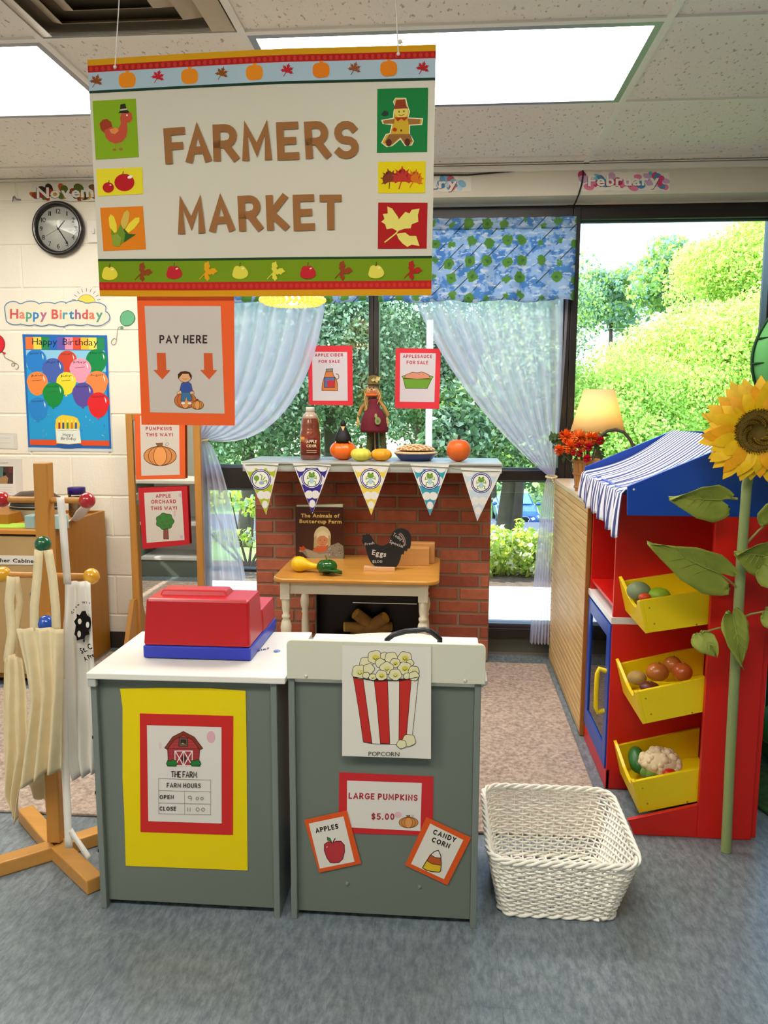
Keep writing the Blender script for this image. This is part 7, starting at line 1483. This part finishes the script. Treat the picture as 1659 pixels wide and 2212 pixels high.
a.k = math.ceil(a.k); a.poly([(338, 1708), (1225, 1722), (1228, 1780), (340, 1768)], '#dc542c'); a.ell(775, 1775, 150, 34, '#2f5c9c'); a.poly([(x, y) for x, y in ((622, 1560), (630, 1480), (660, 1450), (700, 1432), (770, 1440), (830, 1450), (870, 1470), (898, 1530), (892, 1600), (910, 1748), (780, 1762), (636, 1750))], '#e8c83a')
a.poly([(630, 1590), (892, 1588), (912, 1742), (770, 1758), (640, 1742)], '#e4e8dc'); 
for x, cc in ((668, '#a83424'), (712, '#3a4a8a'), (760, '#4a8a34'), (808, '#c87824'), (854, '#3a5a9a')): a.poly([(x-11, 1518), (x+11, 1518), (x+12, 1588), (x-11, 1588)], cc); a.ell(x, 1500, 6, 14, '#f4e48c', n=8)
a.line([(640, 1600), (700, 1608), (770, 1600), (830, 1608), (888, 1598)], 4, '#6a9a5a'); a.btext('Happy', (706, 1670), (826, 1672), 36, '#3a4a5a', 0); a.btext('Birthday', (686, 1712), (856, 1716), 36, '#3a4a5a', 0); a.build('print', hp)
# cloud banner with the sun
cl_pts = []
for (cx_, cy_, rx, ry, a0, a1) in ((150, 235, 95, 72, 170, 320), (345, 220, 110, 60, 215, 320), (530, 225, 120, 52, 220, 315), (690, 215, 80, 48, 225, 310), (850, 220, 130, 66, 210, 325), (1060, 240, 130, 66, 240, 350), (1160, 340, 70, 70, 290, 395), (1080, 380, 110, 55, 35, 110), (900, 370, 120, 60, 50, 125), (690, 375, 110, 66, 45, 130), (470, 370, 110, 66, 45, 130), (330, 370, 90, 62, 60, 120), (180, 360, 110, 62, 60, 165)):
    cl_pts += [(x, y) for x, y in arc(cx_, cy_, rx, ry, a0, a1, 6)]
cb_ = sheet('birthday_banner', pL, [(x+(x-640)*.02, y+(y-300)*.06+3) for x, y in cl_pts], mat('banner_white', '#e6e2d6', .5), .0008, .0008, None, c_); tag(cb_, 'cloud-shaped Happy Birthday banner above the birthday poster', 'banner')
a = Art(pL, c_, base=.0022); a.poly(cl_pts, '#e8e0c8'); a.line(cl_pts, 13, '#a8c4dc', closed=True); a.line([(x+(x-640)*.004, y+(y-300)*.02) for x, y in cl_pts], 7, '#3a5c7c', closed=True)
CC = ['#d05a5c', '#dc8a70', '#5aa48c', '#3a84c0', '#b06a8c', '#d0605c', '#e0826a', '#5a9cb0', '#3a84b4', '#9c6484', '#d05c5c', '#dc7c60', '#5a9c84']
a.btext('Happy', (114, 350), (528, 355), 106, '#000000', 1, cols=CC[:5]); a.btext('Birthday', (580, 355), (1154, 357), 106, '#000000', 1, cols=CC[5:]); a.build('print', cb_)
sn = sheet('sun_cutout', pL, [(x, y) for x, y in arc(975, 175, 190, 190, 180, 360, 20)], mat('banner_white', '#e6e2d6'), .0004, .0002, None, c_); tag(sn, 'half-sun cutout rising behind the birthday banner', 'cutout')
a = Art(pL, c_, base=.0007); a.poly([(x, y) for x, y in arc(968, 178, 100, 92, 180, 360, 16)], '#ecd45c'); a.line([(x, y) for x, y in arc(968, 178, 100, 92, 180, 360, 16)], 4, '#3a3a34')
for k in range(9): t_ = math.radians(192+k*19.5); a.line([(968+122*math.cos(t_), 170+118*math.sin(t_)), (968+162*math.cos(t_), 170+158*math.sin(t_))], 5, '#3a3a34')
a.build('print', sn)
def ballon(pts, col, knot, string, lab, ocol):
    o = sheet('balloon_cutout', pL, pts, ink(col), .0008, .0004, None, c_); tag(o, lab, 'cutout', 'balloon cutouts'); a = Art(pL, c_, base=.0016); a.line(pts, 6, ocol, closed=True); a.op(knot, col, ocol, 4); a.build('outline', o)
    q = MB(); q.tube(crom([pL(c_[0]+x/c_[2], c_[1]+y/c_[2])+pL.n*.003 for x, y in string]), .0014, mat('balloon_string', '#8a8474', .7), 5); q.build('string', o)
ballon([(1430+82*math.cos(t_)-(12*math.sin(t_) if math.sin(t_) > 0 else 0), 350+86*math.sin(t_)) for t_ in [i*math.pi/12 for i in range(24)]], '#6cb488', [(1362, 440), (1350, 468), (1382, 470), (1376, 442)], [(1362, 442), (1335, 450), (1318, 480), (1312, 540), (1305, 600), (1290, 640), (1262, 645), (1248, 620), (1262, 590), (1285, 575), (1302, 590)], 'green paper balloon on the block wall beside the birthday banner', '#2f6a48')
ballon([(-40+95*math.cos(t_), 640+108*math.sin(t_)) for t_ in [i*math.pi/12 for i in range(24)]], '#d82c34', [(20, 722), (66, 738), (56, 752), (38, 748)], [(45, 752), (60, 790), (110, 815), (160, 840), (168, 870), (145, 885), (132, 870), (150, 852), (190, 858), (210, 890), (195, 920), (175, 915)], 'red paper balloon cut by the left picture edge', '#7c1c22')
# other papers on the wall
c2 = (0, 960, 5.53)
def d_pa(a): a.poly([(-40, 262), (160, 264), (158, 470), (-40, 470)], '#4a3a34'); a.poly([(-30, 270), (40, 272), (40, 400), (-30, 400)], '#5f7c74'); a.ell(55, 352, 18, 22, '#2a201c'); a.poly([(0, 400), (70, 370), (100, 400), (90, 470), (0, 470)], '#a8845a'); a.poly([(105, 270), (150, 270), (150, 340), (108, 335)], '#6d3a34'); a.line([(5, 222), (100, 220)], 6, '#8a8478'); [a.line([(-20, y), (150, y+4)], 3, '#b0aaa0') for y in (510, 540, 570)]
papersign('wall_notice', 'white notice with a small photograph on the wall above the teacher cabinet', pL, [(-120, 165), (258, 175), (272, 610), (-120, 610)], [(-50, 245), (175, 250), (195, 608), (-60, 608)], '#d9d6cc', '#e2e0da', d_pa, c2, cat='notice')
papersign('wall_notice', 'pale printed sheet low on the wall at the left picture edge', pL, [(-200, 1620), (190, 1640), (200, 1815), (-200, 1800)], [(-190, 1650), (150, 1655), (155, 1800), (-190, 1795)], '#d6d2c6', '#dedbd0', lambda a: [a.line([(-100, y), (115, y+2)], 3, '#a8a49a') for y in (1690, 1745)], c_, cat='notice')
# wall switch behind the sign edge
sw = thing('light_switch', WY(203, 500, YL), 'white wall switch half hidden by the market sign, right of the clock', 'switch'); p = WY(203, 500, YL-.004)
bx('plate', sw, p.x-.035, p.x+.035, YL-.008, YL-.0005, p.z-.055, p.z+.055, mat('plate_ivory', '#e4dfd2', .4), .002); bx('toggle', sw, p.x-.006, p.x+.006, YL-.018, YL-.008, p.z-.012, p.z+.012, mat('plate_ivory', '#e4dfd2'), .002)
p = WY(37, 430, YL-.004); hk = thing('wall_hook', p, 'small grey metal hook on the wall left of the clock', 'hook'); q = MB(); q.tube([p+Vector((-.02, 0, .008)), p+Vector((-.008, -.012, .01)), p+Vector((.002, -.012, -.004)), p+Vector((.02, 0, -.004))], .004, mat('hook_grey', '#8a8a86', .4, metal=.5), 8); q.tube([p+Vector((-.02, 0, .008)), p+Vector((-.02, -.01, -.014))], .003, mat('hook_grey', '#8a8a86'), 6); q.build('hook', hk)
# clock
cc_ = WY(126, 494, YL-.02); ck = thing('wall_clock', (cc_.x, YL, cc_.z), 'round black-rimmed wall clock above the birthday banner', 'clock'); Rk = .136; RM = Matrix.Rotation(math.radians(90), 4, 'X')
q = MB(); q.lathe([(Rk*.80, .012), (Rk*.83, .030), (Rk*.90, .038), (Rk*.97, .032), (Rk, .018), (Rk*.98, .001), (Rk*.7, .001)], cc_+Vector((0, .018, 0)), mat('clock_black', '#171414', .25, coat=.5), 48, M=RM, cap=(False, True)); q.build('rim', ck)
q = MB(); q.lathe([(0, .010), (Rk*.82, .010), (Rk*.82, .012), (0, .012)][::-1], cc_+Vector((0, .018, 0)), mat('clock_face', '#f4f4ee', .5), 48, M=RM); fcx = q.build('face', ck)
fy = cc_.y+.018-.0125; a = Art(plane((0, fy, 0), (0, -1, 0)), base=0.0, step=.00006)
pc_ = (126, 494); sx_ = 1700/4.0*.97
def cp_(ang, r): t_ = math.radians(ang); return (126+math.sin(t_)*r*1.0, 494-math.cos(t_)*r*1.02)
for h_ in range(1, 13):
    x, y = cp_(h_*30, 37); s_ = str(h_); wd_ = {1: 2.2, 11: 5.5, 10: 10, 12: 10}.get(h_, 6.2); a.btext(s_, (x-wd_/2, y+5), (x+wd_/2, y+5), 10.5, '#33343a', 0)
for k in range(60): p0, p1 = cp_(k*6, 45), cp_(k*6, 46.5 if k % 5 else 44); a.line([p0, p1], .6, '#55565a', same=True)
a.k += 1; a.line([(126, 494), cp_(38, 22)], 2.6, '#33343a'); a.line([cp_(325, 8), (126, 494), cp_(147, 38)], 2.0, '#1c1c20'); a.line([cp_(60, 8), cp_(240, 33)], .6, '#8a8a8a'); a.ell(126, 494, 2.6, 2.6, '#26262a', n=12); a.build('dial_print', fcx)
q = MB(); q.lathe([(Rk*.82, .027), (0, .027)], cc_+Vector((0, .018, 0)), M_CLEAR, 40, M=RM); q.build('glass_cover', ck)
# month banners
def month(txt, pf, box, base0, base1, h_, lab, seed, pal):
    x0_, y0_, x1_, y1_ = box; rnd = random.Random(seed); pts = []
    N = 34
    for i in range(N): t_ = i/N; pts.append((x0_+(x1_-x0_)*t_, y0_+(y1_-y0_)*.0*t_+3*math.sin(i*2.1)))
    up_ = [(x0_+(x1_-x0_)*i/18, y0_+2.0*math.sin(i*2.3+seed)) for i in range(19)]; dn_ = [(x0_+(x1_-x0_)*i/18, y1_+1.6*math.sin(i*1.9+seed)) for i in range(18, -1, -1)]
    o = sheet('month_banner', pf, up_+dn_, mat('banner_white', '#e6e2d6'), .0006, .0004); tag(o, lab, 'banner', 'month name banners'); a = Art(pf, base=.0012)
    for k in range(34): a.ell(rnd.uniform(x0_+6, x1_-6), rnd.uniform(y0_+6, y1_-6), rnd.uniform(6, 13), rnd.uniform(5, 9), rnd.choice(pal), rot=rnd.uniform(0, 90), n=10)
    a.btext(txt, (base0[0]-1, base0[1]+1), (base1[0]+1, base1[1]+1), h_*1.03, '#4a3a44', 1); a.btext(txt, base0, base1, h_, '#ebe8de', 1); a.build('print', o)
pB = PY(3.925-.001)
month('November', pL, (68, 396, 262, 434), (80, 428), (262, 424), 23, 'November banner with autumn clutter, directly above the wall clock', 5, ['#8a4424', '#c4602c', '#3a2c24', '#5a6a30', '#a8342a', '#d09a3c', '#7a5c3c'])
month('January', pB, (836, 380, 1018, 414), (850, 408), (988, 406), 22, 'blue January banner partly hidden by the right end of the market sign', 9, ['#6aa0c8', '#8cbcd8', '#4c84b4', '#b8d4e4', '#c86a74'])
month('February', pB, (1250, 372, 1446, 412), (1270, 402), (1424, 400), 23, 'pink and blue February banner above the right window', 12, ['#d04c74', '#e07c9c', '#4c8cb8', '#7cb4cc', '#b83c5c', '#c8a0c4'])
# black cable along the bulkhead
q = MB(); q.tube([WY(x, y, 3.918) for x, y in ((700, 378), (860, 380), (942, 378), (1010, 378), (1080, 372), (1150, 366), (1200, 360), (1245, 357), (1256, 360), (1260, 372), (1257, 396), (1250, 420))]+[WY(1243, 438, 4.02), WY(1237, 446, 4.06)], .0035, mat('cable_black', '#161412', .5), 6); tag(q.build('cable'), 'black cable running along the bulkhead and down to the window frame', 'cable')
# pendant lamp with beaded shade
pl = thing('pendant_lamp', (-.58, 3.0, 1.70), 'gold beaded pendant lamp peeping out below the market sign', 'lamp'); c = WY(632, 646, 3.0); r = .118; MGd = mat('gold_glass', '#d9a83c', .25, spec=.7, emit='#e8b040', estr=.5)
q = MB(); q.lathe([(r, 0), (r*.96, .04), (r*.75, .10), (r*.4, .15), (.02, .17)], c, MGd, 36, cap=(False, False)); q.build('shade', pl, thick=.002)
q = MB()
for rr, zz, n in ((r, -.004, 34), (r*.86, -.014, 30), (r*.66, -.018, 24)):
    for k in range(n): a_ = 2*math.pi*k/n; q.ell(c+Vector((rr*math.cos(a_), rr*math.sin(a_), zz)), .0085, mat('gold_bead', '#f0c860', .15, spec=.8, emit='#ffc850', estr=.9), 8, 6)
tag(q.build('beads', pl), kind='stuff'); q = MB(); q.ell(c+Vector((0, 0, .018)), (.034, .034, .04), mat('pendant_bulb', '#ffffff', .4, emit='#fff0d0', estr=20), 16, 12); q.build('bulb', pl)
q = MB(); q.tube([c+Vector((0, 0, .16)), (c.x, c.y, H-.02)], .003, MGd, 6); q.cyl((c.x, c.y, H-.025), (c.x, c.y, H-.0), .05, .05, MGd, 20); q.build('chain', pl)
